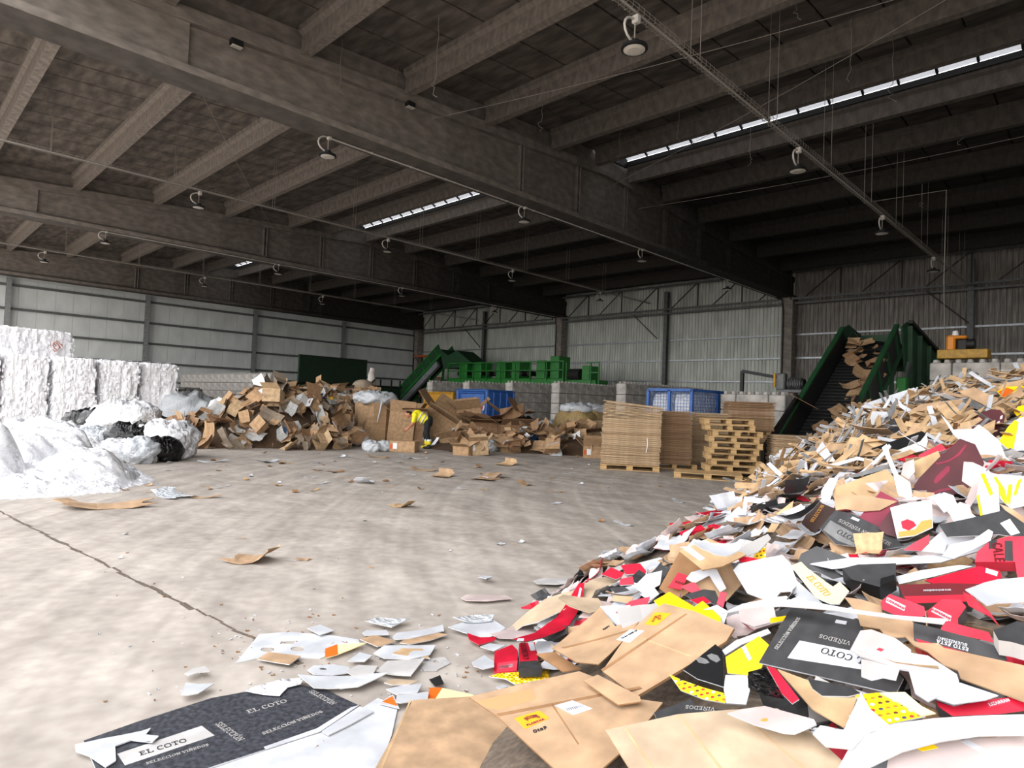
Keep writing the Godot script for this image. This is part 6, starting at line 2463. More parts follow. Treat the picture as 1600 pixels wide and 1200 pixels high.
func near_floor_sheets() -> void:
	var s: Sheet
	var F := {"flat": true, "under": M.wg}
	s = sheet("printed_sheet", "dark printed wine box sheet lying flat on the floor, lower left", "board", [130, 1160, 215, 1130, 330, 1093, 400, 1080, 470, 1073, 507, 1079, 562, 1105, 500, 1145, 410, 1175, 318, 1205, 150, 1205], M.bl, {"flat": true, "under": M.w, "th": 0.008})
	patch(s, "white_panel", [183, 1181, 315, 1137, 335, 1152, 195, 1199], M.wg)
	patch(s, "white_margin", [548, 1108, 562, 1104, 500, 1146, 415, 1174, 412, 1170, 495, 1141], M.w)
	letters(s, "EL COTO", 217, 1182, 290, 1160, M.ink)
	letters(s, "SELECCION VIÑEDOS", 228, 1197, 325, 1167, M.silver)
	letters(s, "EL COTO", 386, 1116, 447, 1098, M.silver)
	letters(s, "SELECCIÓN VIÑEDOS", 410, 1150, 503, 1115, M.silver)
	letters(s, "SELECCIÓN", 340, 1133, 377, 1160, M.silver)
	letters(s, "SELECCIÓN", 485, 1082, 522, 1103, M.silver)
	sheet("printed_flap", "white narrow flap at the right edge of the dark printed sheet", "board", [562, 1105, 584, 1113, 548, 1133, 513, 1150, 503, 1144], M.w, {"flat": true, "lift": 0.012, "under": M.wg})
	sheet("white_sheet", "large white sheet lying beside the dark printed sheet, bottom left", "board", [325, 1205, 420, 1173, 505, 1145, 590, 1092, 622, 1104, 612, 1150, 592, 1205], M.w, F)
	sheet("torn_paper", "crumpled white paper torn across the corner of the dark sheet", "paper", [117, 1168, 160, 1156, 190, 1150, 222, 1144, 236, 1140, 228, 1150, 248, 1154, 238, 1163, 205, 1158, 180, 1167, 181, 1190, 165, 1200, 140, 1184, 118, 1178], M.w, {"flat": true, "lift": 0.015, "bend": [[0.4, 0.0, 0.3]]})
	sheet("clear_wrap", "crumpled clear wrap lying on the top edge of the dark sheet", "plastic wrap", [383, 1084, 400, 1075, 440, 1062, 475, 1062, 470, 1072, 450, 1075, 437, 1088, 410, 1086], M.film, {"flat": true, "lift": 0.018, "bend": [[0.2, 0, 0.6]]})
	var hole := func(cx: float, cy: float, rx: float, ry: float) -> Array:
		var r := []
		for i in 12:
			r.append_array([cx + rx * cos(TAU * i / 12.0), cy + ry * sin(TAU * i / 12.0)])
		return r
	sheet("die_cut_sheet", "white die cut sheet with two round holes on the floor", "board", [368, 1037, 405, 992, 450, 988, 520, 994, 560, 1000, 562, 1006, 520, 1022, 500, 1030, 455, 1028, 400, 1030], M.w, {"flat": true, "under": M.wg, "holes": [hole.call(418, 1016, 11, 4), hole.call(465, 1015, 11, 4), [437, 1007, 440, 1003, 463, 1002, 460, 1007]]})
	sheet("die_cut_sheet", "white die cut piece with one round hole beside the crumpled papers", "board", [480, 1048, 490, 1041, 520, 1039, 545, 1043, 548, 1052, 520, 1056, 490, 1055], M.w, {"flat": true, "lift": 0.01, "holes": [hole.call(505, 1046, 6, 2)]})
	sheet("die_cut_sheet", "grey white die cut piece with one round hole near the red boxes", "board", [658, 1045, 672, 1030, 695, 1028, 704, 1037, 690, 1044, 680, 1049, 662, 1049], M.wg, {"flat": true, "holes": [hole.call(682, 1035, 5, 2.4)]})
	s = sheet("printed_wedge", "orange and cream printed wedge on the white die cut sheet", "board", [508, 1029, 508, 1015, 527, 1008, 573, 1005, 555, 1013, 527, 1024], M.cr, {"flat": true, "lift": 0.02})
	patch(s, "orange_end", [508, 1029, 508, 1015, 527, 1008, 528, 1024], M.or)
	s = sheet("printed_wedge", "orange and cream printed corner under the large tan flat", "board", [667, 1093, 672, 1076, 690, 1076, 740, 1087, 738, 1093], M.cr, {"flat": true, "lift": 0.012})
	patch(s, "orange_end", [667, 1093, 672, 1076, 691, 1076, 680, 1093], M.or)
	s = sheet("printed_wedge", "small orange triangle with white border beside the tan flat", "board", [592, 1100, 614, 1086, 624, 1108], M.w, {"flat": true, "lift": 0.012})
	patch(s, "orange_print", [597, 1098, 613, 1089, 621, 1105], M.or)
	sheet("black_square", "small black square card on the floor among white scraps", "card", [671, 1063, 688, 1056, 694, 1069, 680, 1073], M.bk2, {"flat": true, "lift": 0.03, "tilt": Vector3(-0.2, 0, 0.3)})
	var white_bits := [
		["torn brown board on the lower edge of the die cut sheet", [402, 1031, 420, 1020, 470, 1026, 452, 1041, 425, 1036], M.k1],
		["brown torn board right of the cream wedge", [562, 1000, 585, 993, 618, 1003, 590, 1014], M.k1],
		["white folded card above the die cut sheet", [480, 983, 500, 977, 522, 986, 500, 993], M.w],
		["white narrow strip lying at the top of the litter", [566, 990, 572, 986, 604, 986, 608, 993, 570, 994], M.w],
		["white crumpled strip beside the brown twisted one", [613, 996, 620, 990, 660, 985, 692, 977, 694, 988, 640, 1000, 616, 1001], M.w],
		["brown twisted strip beside the white crumpled one", [624, 1006, 632, 1000, 670, 988, 700, 992, 672, 1002, 640, 1009], M.k1],
		["white sheet with a torn brown scrap upon it", [583, 1022, 600, 1010, 681, 1009, 672, 1025, 640, 1033, 600, 1030], M.w],
		["torn brown scrap upon the white sheet", [612, 1024, 628, 1014, 660, 1015, 672, 1030, 650, 1027, 630, 1026], M.k2],
		["pale folded board with a brown edge", [588, 1050, 605, 1034, 664, 1030, 642, 1060, 610, 1055], M.wg],
		["small white card left of the white sheet", [543, 1034, 562, 1020, 582, 1026, 570, 1036], M.w],
		["long white paper lying over the dark sheet's top corner", [465, 1063, 520, 1058, 580, 1057, 606, 1060, 560, 1075, 490, 1079], M.w],
		["white paper with grey creases in the middle of the litter", [540, 1050, 560, 1040, 590, 1042, 580, 1062, 556, 1060], M.wg],
		["white crumpled sheet right of the litter", [603, 1078, 630, 1072, 660, 1070, 652, 1085, 620, 1087], M.w],
		["grey card below the crumpled white sheet", [600, 1068, 615, 1062, 655, 1065, 640, 1072, 612, 1072], M.k3],
		["white strip above the orange corner", [618, 1098, 620, 1088, 670, 1082, 668, 1095, 625, 1100], M.w],
		["torn white scrap alone on the floor left of the litter", [282, 1088, 290, 1068, 310, 1070, 335, 1069, 310, 1086, 295, 1089], M.w],
		["dirty white scrap left of the die cut sheet", [288, 1054, 300, 1046, 320, 1042, 328, 1050, 310, 1052, 295, 1057], M.wg],
		["clear film scrap lying flat right of the litter", [570, 972, 590, 966, 640, 968, 612, 981], M.film_clear],
		["white card on the floor beside the red boxes", [737, 1036, 757, 1025, 772, 1035, 772, 1045, 755, 1050, 740, 1043], M.w],
		["white paper under the upright red boxes", [750, 1012, 765, 1006, 790, 1010, 772, 1018], M.w],
		["white round card beside the crumpled tan flat", [836, 1008, 840, 1003, 878, 1003, 862, 1022, 840, 1022], M.w],
		["small white slip on the floor beyond the litter", [748, 905, 752, 900, 772, 902, 760, 908], M.w],
		["tiny white slip in front of the red boxes", [775, 1076, 785, 1072, 794, 1074, 782, 1080], M.w],
	]
	for q in white_bits:
		sheet("paper_scrap", q[0], "paper", q[1], q[2], {"flat": true, "lift": 0.006 + 0.0009 * layer, "bend": [[rng.randf() * 3.0, 0.0, rng.randf_range(0.1, 0.5)]], "under": M.wg})
	# red boxes and strips at the toe of the heap
	s = sheet("red_box", "upright crushed red box with a pale end on the floor", "box", [771, 1046, 773, 1018, 800, 1007, 809, 1016, 808, 1048, 776, 1053], M.rd, {"flat": true, "lift": 0.055, "th": 0.05, "under": M.rp, "tilt": Vector3(0, 0, 0.15)})
	patch(s, "pale_end", [775, 1051, 778, 1036, 809, 1032, 807, 1048], M.rp)
	patch(s, "white_sticker", [781, 1045, 782, 1040, 801, 1037, 801, 1042], M.w)
	s = sheet("red_box", "second red box with dark end, right of the upright one", "box", [811, 1005, 836, 1003, 841, 1033, 847, 1043, 811, 1045, 812, 1035], M.rd, {"flat": true, "lift": 0.055, "th": 0.05, "under": M.bk})
	patch(s, "dark_end", [812, 1034, 840, 1032, 847, 1043, 811, 1045], M.bk)
	patch(s, "white_sticker", [825, 1004, 834, 1004, 837, 1016, 829, 1017], M.w)
	letters(s, "CALENTITO", 822, 1031, 817, 1005, M.rdk, false)
	s = sheet("red_strip", "long folded red strip rising to the heap", "board", [800, 1000, 835, 990, 880, 958, 903, 943, 912, 945, 908, 962, 880, 985, 850, 997, 820, 1004], M.rd, {"flat": true, "lift": 0.06, "under": M.bk, "bend": [[0.5, 0.02, 0.5, 1]]})
	patch(s, "white_sticker", [900, 958, 905, 947, 908, 949, 904, 960], M.w)
	patch(s, "white_sticker", [807, 1003, 809, 999, 819, 999, 818, 1003], M.w)
	sheet("printed_sheet", "pale pink printed card under the long red strip", "board", [765, 992, 800, 980, 845, 975, 840, 990, 805, 999, 780, 998], M.pk, {"flat": true, "lift": 0.02})
	sheet("white_sheet", "bent white sheet left of the pale pink card", "board", [700, 985, 725, 973, 765, 966, 790, 985, 762, 998, 735, 993], M.w, {"flat": true, "lift": 0.02, "bend": [[0.3, 0, 0.4]]})
	sheet("red_strip", "folded red corner below the bent white sheet", "board", [730, 990, 750, 997, 776, 996, 772, 1002, 748, 1008, 733, 1000], M.rd, {"flat": true, "lift": 0.03, "under": M.rp})
	sheet("clear_wrap", "clear crinkled film above the bent white sheet", "plastic wrap", [708, 972, 730, 964, 748, 961, 772, 964, 768, 972, 730, 974], M.film_clear, {"flat": true, "lift": 0.03, "bend": [[0.2, 0, 1.0]]})
	sheet("black_wrap", "dark plastic sheet standing beside the long red strip", "plastic wrap", [828, 976, 829, 958, 865, 940, 868, 953, 850, 970], M.bk, {"flat": true, "lift": 0.05, "tilt": Vector3(-0.2, 0, 0.4)})
	sheet("dark_tray", "crushed dark grey tray behind the red strip", "tray", [845, 990, 868, 976, 885, 978, 886, 990, 865, 1000], M.bk, {"lift": 0.05, "th": 0.04, "under": M.bk2})
	sheet("yellow_sheet", "yellow printed sheet with small pictures under the red boxes", "board", [764, 1058, 780, 1053, 830, 1050, 880, 1045, 862, 1060, 806, 1071, 790, 1062], M.yd, {"flat": true, "lift": 0.01, "under": M.w})
	sheet("grey_curl", "long greyish board curling up at its right end", "board", [782, 935, 795, 924, 850, 914, 900, 916, 925, 905, 945, 902, 962, 908, 968, 926, 950, 915, 938, 920, 925, 932, 880, 940, 840, 941, 815, 934], M.k3, {"flat": true, "lift": 0.14, "tilt": Vector3(0.0, 0, 0.12), "bend": [[0.0, 0.25, -0.5]], "under": M.wg})
	sheet("grey_curl", "crumpled grey board below the long curling one", "board", [872, 943, 880, 933, 935, 936, 945, 950, 922, 962, 890, 955], M.k3, {"flat": true, "lift": 0.1, "tilt": Vector3(0, 0, 0.15), "bend": [[0.4, 0, 0.6]]})
	sheet("grey_strip", "flat greyish strip reaching onto the floor beyond the heap", "board", [720, 935, 728, 930, 790, 931, 800, 936, 760, 940, 728, 939], M.pk, {"flat": true, "lift": 0.02})
	sheet("white_sheet", "flat white board at the left toe, beyond the curling board", "board", [833, 908, 850, 904, 900, 904, 925, 908, 870, 914, 840, 913], M.wg, {"flat": true, "lift": 0.03})
	# big tan flattened boxes in front
	s = sheet("flat_box", "large plain tan flattened box at the bottom centre", "cardboard", [645, 1096, 738, 1090, 775, 1120, 870, 1205, 585, 1205], M.k1, {"flat": true, "lift": 0.03, "th": 0.007, "under": M.kd})
	patch(s, "crease", [640, 1096, 643, 1096, 597, 1205, 592, 1205], M.k2, 0.0006)
	s = sheet("flat_box", "flattened tan box with orange label and white sticker, bottom centre", "cardboard", [733, 1091, 820, 1070, 905, 1051, 960, 1072, 1000, 1095, 1036, 1100, 980, 1170, 940, 1205, 868, 1205, 778, 1122], M.k1, {"lift": 0.06, "th": 0.007, "under": M.kd, "c": [870, 1120], "tilt": Vector3(0, 0.6, 0)})
	patch(s, "orange_label", [804, 1125, 843, 1113, 859, 1125, 821, 1142], M.lab)
	letters(s, "PLANCHA", 823, 1137, 850, 1127, M.pur, false)
	patch(s, "loaf_mark", [818, 1126, 823, 1122, 838, 1119, 845, 1123, 843, 1126, 838, 1124, 826, 1127, 826, 1130], M.pur)
	patch(s, "white_sticker", [867, 1105, 895, 1097, 926, 1110, 896, 1120], M.w)
	for k in 9:
		patch(s, "bar_code_bar", [884 + k * 3.0, 1110 - k * 0.7, 885.6 + k * 3.0, 1109.6 - k * 0.7, 889 + k * 3.0, 1113 - k * 0.7, 887.6 + k * 3.0, 1113.4 - k * 0.7], M.ink)
	letters(s, "OtoP", 833, 1147, 854, 1140, M.ink, false)
	patch(s, "tape_strip", [745, 1098, 830, 1078, 838, 1095, 782, 1112, 760, 1108], M.tape, 0.0006)
	patch(s, "crease", [775, 1118, 1000, 1075, 1003, 1078, 780, 1122], M.kd, 0.0008)
	patch(s, "crease", [862, 1104, 864, 1103, 905, 1165, 903, 1166], M.kd, 0.0008)
	sheet("box_flap", "torn tan flap between the two labelled flat boxes", "cardboard", [912, 1066, 934, 1056, 1000, 1090, 1002, 1098, 966, 1103], M.k1, {"lift": 0.1, "under": M.kd, "th": 0.006})
	s = sheet("flat_box", "flattened tan box with orange label, upper one on the heap", "cardboard", [1020, 958, 1038, 946, 1085, 958, 1148, 985, 1136, 1005, 1090, 1035, 995, 1092, 942, 1052, 985, 990], M.k1, {"lift": 0.15, "th": 0.012, "under": M.kd})
	patch(s, "orange_label", [1008, 979, 1025, 960, 1050, 962, 1026, 981], M.lab)
	patch(s, "loaf_mark", [1018, 975, 1024, 966, 1034, 964, 1034, 972, 1030, 973, 1026, 969, 1022, 976], M.pur)
	patch(s, "white_sticker", [964, 1003, 985, 987, 1008, 989, 985, 1008], M.w)
	letters(s, "73 54 1500 10", 972, 1002, 996, 989, M.ink, false)
	patch(s, "crease", [1000, 1000, 1003, 999, 1080, 1028, 1078, 1030], M.k2, 0.0008)
	patch(s, "crease", [940, 1050, 1072, 962, 1075, 963, 943, 1053], M.kd, 0.0008)
	s = sheet("flat_box", "crumpled tan panel folded off the upper labelled box", "cardboard", [939, 950, 962, 980, 1003, 968, 985, 990, 940, 1050, 906, 1048, 866, 1022, 900, 985], M.k1, {"lift": 0.1, "th": 0.006, "under": M.kd, "bend": [[0.8, 0.0, 0.25]]})
	letters(s, "RESY", 943, 987, 953, 980, M.ink, false)
	patch(s, "crease", [880, 1020, 985, 985, 987, 987, 884, 1022], M.kd, 0.0008)
	sheet("box_flap", "small tan flap at the left of the crumpled panel", "cardboard", [838, 1023, 866, 1020, 908, 1046, 880, 1051], M.kd, {"lift": 0.05, "th": 0.006})
	s = sheet("flat_box", "pale beige ribbed cardboard at the bottom right of centre", "cardboard", [946, 1144, 1060, 1119, 1140, 1112, 1215, 1110, 1260, 1140, 1330, 1205, 985, 1205], M.k3, {"lift": 0.07, "th": 0.008, "under": M.k1, "tilt": Vector3(0, 0.4, 0)})
	for q in [[975, 1141, 978, 1140, 1022, 1205, 1018, 1205], [1060, 1120, 1064, 1120, 1130, 1205, 1125, 1205], [1150, 1113, 1152, 1113, 1260, 1205, 1256, 1205]]:
		patch(s, "crease", q, M.k2, 0.0008)

func near_heap_sheets() -> void:
	var s: Sheet
	s = sheet("printed_carton", "pale pink die cut carton lying on the beige cardboard", "board", [1137, 1116, 1160, 1110, 1195, 1105, 1272, 1126, 1276, 1134, 1242, 1148, 1225, 1147, 1180, 1134], M.pk, {"lift": 0.1, "under": M.w, "tilt": Vector3(0, 0.4, 0)})
	patch(s, "round_emblem", [1188, 1128, 1193, 1125, 1199, 1125, 1200, 1128, 1195, 1130], M.gold)
	sheet("cardboard_sheet", "brown panel under the dark sheet with pale panel", "cardboard", [1215, 1047, 1290, 1075, 1340, 1090, 1322, 1140, 1270, 1110], M.k2, {"lift": 0.05})
	s = sheet("printed_sheet", "dark wine box sheet with a large pale panel on the heap", "board", [1237, 950, 1300, 962, 1345, 972, 1352, 992, 1412, 1062, 1400, 1086, 1186, 1037], M.bk, {"lift": 0.13, "th": 0.006, "under": M.w})
	patch(s, "pale_panel", [1250, 1003, 1346, 1022, 1346, 1048, 1231, 1030], M.w)
	letters(s, "EL COTO", 1362, 1039, 1285, 1018, M.ink)
	letters(s, "VIÑEDOS", 1330, 1008, 1281, 996, M.silver)
	letters(s, "SELECCIÓN VIÑEDOS", 1213, 1017, 1249, 968, M.silver)
	patch(s, "white_sticker", [1307, 970, 1324, 973, 1322, 978, 1305, 975], M.w)
	s = sheet("printed_carton", "pale pink carton lying across the dark sheet's right corner", "board", [1329, 1018, 1345, 988, 1362, 986, 1400, 1000, 1424, 1018, 1422, 1050, 1400, 1046, 1346, 1028], M.pk, {"lift": 0.18, "under": M.w, "th": 0.008})
	patch(s, "white_band", [1330, 1018, 1337, 1010, 1405, 1030, 1402, 1038], M.w)
	patch(s, "red_oval", [1370, 1018, 1375, 1015, 1382, 1018, 1377, 1021], M.rp)
	sheet("printed_carton", "small pale pink flap below the pink carton", "board", [1346, 1031, 1406, 1046, 1400, 1064, 1380, 1060, 1362, 1064, 1346, 1058], M.pk, {"lift": 0.2, "under": M.w})
	sheet("torn_kraft", "long torn brown wrapping sheet running to the right edge", "cardboard", [1320, 935, 1345, 938, 1400, 955, 1438, 982, 1475, 1015, 1600, 1042, 1610, 1105, 1575, 1092, 1502, 1066, 1497, 1052, 1475, 1044, 1450, 1022, 1428, 1012, 1415, 998, 1385, 1000, 1375, 985, 1345, 980, 1338, 958], M.k1, {"lift": 0.1, "bend": [[0.5, 0, 0.12]]})
	sheet("white_sheet", "white sheet under the torn brown wrapping", "board", [1412, 1020, 1450, 1026, 1495, 1055, 1500, 1072, 1450, 1098, 1430, 1085], M.w, {"lift": 0.12})
	sheet("dark_sheet", "grey and white printed piece under the dark wine sheet", "board", [1262, 1062, 1330, 1075, 1345, 1085, 1325, 1090, 1285, 1089, 1270, 1078], M.bk, {"lift": 0.08, "under": M.w})
	# red snack boxes
	var rb := [
		["red snack box with white name panel, left one", [1376, 940, 1390, 928, 1424, 940, 1444, 948, 1446, 962, 1420, 970, 1378, 952], [1386, 933, 1415, 947, 1413, 955, 1384, 941]],
		["red snack box with white name panel, right of the left one", [1447, 956, 1472, 936, 1500, 937, 1510, 948, 1497, 966, 1497, 980, 1450, 965], [1458, 949, 1487, 963, 1485, 971, 1455, 956]],
	]
	for q in rb:
		s = sheet("red_box", q[0], "box", q[1], M.rp, {"lift": 0.2, "th": 0.07, "under": M.bk, "face": 0.5})
		var w: Array = q[2]
		patch(s, "white_panel", w, M.w)
		letters(s, "LIZARRAN", w[6] + 2, w[7] - 3.5, w[4] - 1, w[5] - 3.5, M.rp, false)
	s = sheet("red_box", "long dark and red snack box lying on its side", "box", [1427, 973, 1500, 990, 1563, 1012, 1574, 1030, 1560, 1042, 1500, 1030, 1440, 1014, 1428, 1000], M.bk, {"lift": 0.17, "th": 0.07, "under": M.rd, "face": 0.9})
	patch(s, "red_band", [1431, 998, 1500, 1017, 1560, 1033, 1558, 1042, 1500, 1030, 1440, 1014], M.rd)
	letters(s, "ESTO ESTÁ", 1514, 1016, 1464, 1002, M.w, false)
	letters(s, "BUENÍSIMO", 1512, 1009, 1466, 997, M.w, false)
	sheet("red_flap", "pink red flap of the long dark snack box", "board", [1478, 972, 1545, 990, 1552, 1004, 1500, 992, 1470, 984], M.rp, {"lift": 0.22})
	sheet("red_flap", "curved pink red panel behind the long snack box", "board", [1506, 945, 1520, 950, 1548, 980, 1562, 1008, 1548, 990, 1515, 975], M.rp, {"lift": 0.25, "face": 0.6, "bend": [[0.3, 0, 0.8]]})
	s = sheet("red_box", "dark and red snack box half buried under the folded red lid", "box", [1404, 914, 1470, 911, 1526, 912, 1522, 932, 1518, 940, 1420, 943, 1410, 930], M.rdk, {"lift": 0.14, "th": 0.07, "under": M.bk, "face": 0.9})
	patch(s, "red_band", [1412, 932, 1520, 929, 1518, 940, 1420, 943], M.rd)
	letters(s, "ESTO ESTÁ BUENÍSIMO", 1486, 922, 1443, 923, M.w, false)
	s = sheet("red_flap", "folded bright red lid with white name panel", "board", [1445, 908, 1490, 896, 1530, 886, 1562, 893, 1566, 904, 1545, 914, 1460, 914], M.rd, {"lift": 0.2, "under": M.bk, "face": 0.5})
	patch(s, "white_panel", [1541, 889, 1560, 895, 1558, 902, 1540, 896], M.w)
	s = sheet("red_box", "pink red snack box with dark stripes at the right edge", "box", [1523, 878, 1527, 862, 1546, 846, 1575, 838, 1605, 838, 1605, 915, 1590, 905, 1586, 878], M.rp, {"lift": 0.15, "th": 0.06, "under": M.rd, "face": 0.5})
	patch(s, "dark_stripe", [1545, 846, 1558, 843, 1556, 856, 1545, 858], M.bk)
	patch(s, "dark_stripe", [1570, 845, 1582, 845, 1583, 877, 1570, 876], M.bk)
	letters(s, "CALE", 1557, 848, 1562, 877, M.rdk, false)
	s = sheet("red_box", "red snack box with white name panel at the bottom right", "box", [1462, 1094, 1490, 1104, 1540, 1094, 1605, 1086, 1605, 1110, 1560, 1116, 1488, 1119, 1466, 1104], M.rd, {"lift": 0.14, "th": 0.05, "under": M.bk, "face": 0.6})
	patch(s, "white_panel", [1541, 1099, 1576, 1091, 1578, 1097, 1546, 1106], M.rp)
	letters(s, "LIZARRAN", 1545, 1102, 1576, 1094, M.w, false)
	sheet("white_sheet", "white flap over the red box at the bottom right", "board", [1455, 1090, 1478, 1078, 1500, 1068, 1560, 1088, 1540, 1095, 1490, 1102], M.w, {"lift": 0.18, "face": 0.5})
	sheet("white_sheet", "big white board at the right edge among red boxes", "board", [1512, 946, 1540, 925, 1560, 916, 1605, 908, 1605, 962, 1560, 975, 1548, 985, 1530, 965], M.w, {"lift": 0.22, "bend": [[0.6, 0, 0.3]]})
	sheet("paper_pack", "fanned pack of dark edged sheets at the right edge", "paper", [1552, 985, 1590, 970, 1605, 975, 1605, 1010, 1580, 1003, 1560, 1000], M.bk, {"lift": 0.18, "th": 0.06, "under": M.wg})
	# whites
	sheet("white_sheet", "large glossy white die cut sheet with curved edges", "board", [1146, 892, 1155, 882, 1190, 874, 1223, 868, 1236, 882, 1245, 908, 1290, 948, 1240, 946, 1195, 938, 1168, 928], M.w, {"lift": 0.16, "under": M.wg, "holes": [[1213, 934, 1220, 926, 1235, 925, 1245, 934, 1235, 938]]})
	sheet("white_strip", "long white curved strip sweeping across the heap", "board", [1128, 960, 1160, 945, 1200, 937, 1260, 940, 1330, 953, 1400, 963, 1482, 969, 1478, 977, 1380, 965, 1300, 954, 1220, 948, 1165, 952], M.w, {"lift": 0.22, "under": M.wg})
	s = sheet("cream_card", "cream printed card lying on the glossy white sheet", "card", [1236, 885, 1252, 879, 1264, 891, 1302, 918, 1312, 910, 1327, 925, 1312, 945, 1298, 945, 1275, 935, 1250, 903], M.cr, {"lift": 0.22, "under": M.w})
	letters(s, "EL COTO", 1264, 902, 1294, 932, M.gold)
	sheet("white_strip", "broad white strip curving along the bottom right", "board", [1308, 1205, 1330, 1165, 1350, 1145, 1400, 1132, 1460, 1124, 1530, 1120, 1605, 1118, 1605, 1150, 1530, 1151, 1470, 1160, 1410, 1176, 1350, 1205], M.w, {"lift": 0.17, "under": M.wg, "c": [1450, 1145]})
	sheet("white_sheet", "white pointed die cut piece left of the curving strip", "board", [1270, 1148, 1282, 1135, 1318, 1142, 1338, 1100, 1345, 1083, 1360, 1110, 1392, 1137, 1352, 1150, 1332, 1172, 1290, 1168], M.w, {"lift": 0.14, "under": M.wg})
	s = sheet("printed_carton", "pale pink cartons tucked under the curving white strip", "board", [1388, 1188, 1430, 1168, 1480, 1160, 1605, 1150, 1605, 1205, 1385, 1205], M.pk, {"lift": 0.1, "under": M.w})
	patch(s, "yellow_print", [1428, 1169, 1456, 1163, 1466, 1171, 1440, 1176], M.ye)
	patch(s, "white_fold", [1500, 1160, 1512, 1158, 1570, 1190, 1560, 1195], M.w)
	s = sheet("yellow_sheet", "yellow dotted sheet left of the bottom right red box", "board", [1336, 1088, 1372, 1084, 1410, 1102, 1446, 1121, 1376, 1136], M.yd, {"lift": 0.14, "under": M.w})
	sheet("cream_card", "cream printed flap beside the yellow dotted sheet", "card", [1374, 1084, 1414, 1083, 1440, 1105, 1462, 1116, 1440, 1120, 1410, 1102], M.cr, {"lift": 0.16})
	sheet("yellow_sheet", "yellow sheet above the upper labelled tan box", "board", [1022, 940, 1046, 926, 1090, 952, 1098, 940, 1126, 965, 1127, 978, 1090, 968, 1030, 950], M.ye, {"lift": 0.12, "under": M.w})
	s = sheet("yellow_sheet", "plain yellow piece with white fold left of the dark sheet", "board", [1134, 1028, 1160, 1012, 1186, 995, 1204, 1011, 1190, 1045, 1172, 1057, 1137, 1053], M.ye, {"lift": 0.16, "under": M.w, "face": 0.5})
	patch(s, "white_fold", [1159, 1013, 1165, 1010, 1175, 1031, 1170, 1034], M.w)
	sheet("white_flap", "white rounded flap hanging below the yellow piece", "board", [1134, 1056, 1168, 1057, 1172, 1080, 1166, 1102, 1135, 1100, 1131, 1078], M.w, {"lift": 0.12, "face": 0.8})
	sheet("yellow_sheet", "yellow dotted strip below the upper tan box", "board", [1046, 1055, 1066, 1064, 1100, 1076, 1133, 1085, 1134, 1100, 1100, 1094, 1064, 1080], M.yd, {"lift": 0.09, "under": M.w, "face": 0.5})
	s = sheet("dark_sheet", "dark printed carton with two oval windows below the upper tan box", "board", [1068, 1048, 1090, 1030, 1118, 1008, 1130, 1018, 1132, 1075, 1090, 1062], M.bk2, {"lift": 0.08, "under": M.w})
	patch(s, "oval_window", [1088, 1032, 1094, 1028, 1104, 1032, 1109, 1037, 1102, 1039, 1092, 1037], M.gr)
	patch(s, "oval_window", [1105, 1026, 1112, 1023, 1122, 1026, 1126, 1033, 1120, 1037, 1110, 1032], M.gr)
	s = sheet("dark_sheet", "flat dark carton above the beige ribbed cardboard", "board", [1022, 1115, 1080, 1094, 1088, 1106, 1142, 1112, 1060, 1120, 1028, 1130], M.bk, {"lift": 0.05, "under": M.w})
	letters(s, "VIÑEDOS", 1118, 1111, 1072, 1107, M.silver)
	sheet("black_wrap", "glossy black plastic sheet below the yellow piece", "plastic wrap", [1170, 1058, 1196, 1045, 1212, 1070, 1226, 1100, 1196, 1100, 1172, 1090], M.bag_black, {"lift": 0.08, "bend": [[0.4, 0, 0.8]]})
	sheet("red_strip", "straight red strip right of the black plastic", "board", [1198, 1042, 1212, 1046, 1249, 1094, 1238, 1101, 1222, 1085], M.rd, {"lift": 0.15, "face": 0.6, "under": M.w})
	# curled dark sheets in the middle
	sheet("dark_sheet", "wide curled dark glossy sheet in the middle of the heap", "board", [1240, 872, 1250, 856, 1275, 846, 1330, 855, 1385, 866, 1410, 878, 1330, 884, 1250, 882], M.bk, {"lift": 0.18, "under": M.w, "face": 0.6, "bend": [[1.57, 0.0, -1.2]]})
	sheet("white_sheet", "long white curled edge above the dark box sleeve", "board", [1262, 882, 1330, 872, 1420, 872, 1510, 862, 1530, 845, 1545, 832, 1552, 840, 1530, 862, 1470, 880, 1380, 884, 1300, 890], M.w, {"lift": 0.22, "under": M.gr, "face": 0.6})
	s = sheet("dark_box", "long dark open box sleeve lying in the middle", "box", [1316, 888, 1340, 882, 1400, 880, 1400, 902, 1374, 917, 1330, 905], M.bk, {"lift": 0.16, "th": 0.08, "under": M.bk2, "face": 0.5})
	patch(s, "open_end", [1375, 916, 1376, 904, 1398, 898, 1398, 906], M.bk2)
	sheet("white_sheet", "grey white curved board right of the dark sleeve", "board", [1400, 902, 1440, 892, 1500, 884, 1520, 886, 1460, 902, 1405, 914], M.w, {"lift": 0.18, "under": M.gr, "face": 0.6})
	s = sheet("printed_sheet", "long dark wine carton with grey panel below the brown carton", "board", [1281, 826, 1296, 808, 1306, 798, 1330, 803, 1375, 825, 1414, 854, 1376, 860, 1306, 851], M.bk, {"lift": 0.18, "under": M.w, "face": 0.7})
	patch(s, "grey_panel", [1286, 829, 1298, 814, 1330, 832, 1362, 852, 1340, 857, 1310, 846], M.gr)
	letters(s, "SELECCION VIÑEDOS", 1392, 852, 1312, 814, M.silver)
	letters(s, "EL COTO", 1356, 855, 1310, 831, M.ink)
	patch(s, "white_sticker", [1329, 811, 1333, 808, 1344, 813, 1341, 816], M.w)
	s = sheet("dark_box", "black and brown box end standing left of the long carton", "box", [1252, 818, 1266, 792, 1276, 778, 1284, 786, 1308, 796, 1300, 806, 1274, 832], M.brn, {"lift": 0.18, "face": 0.9, "th": 0.05, "under": M.bk2})
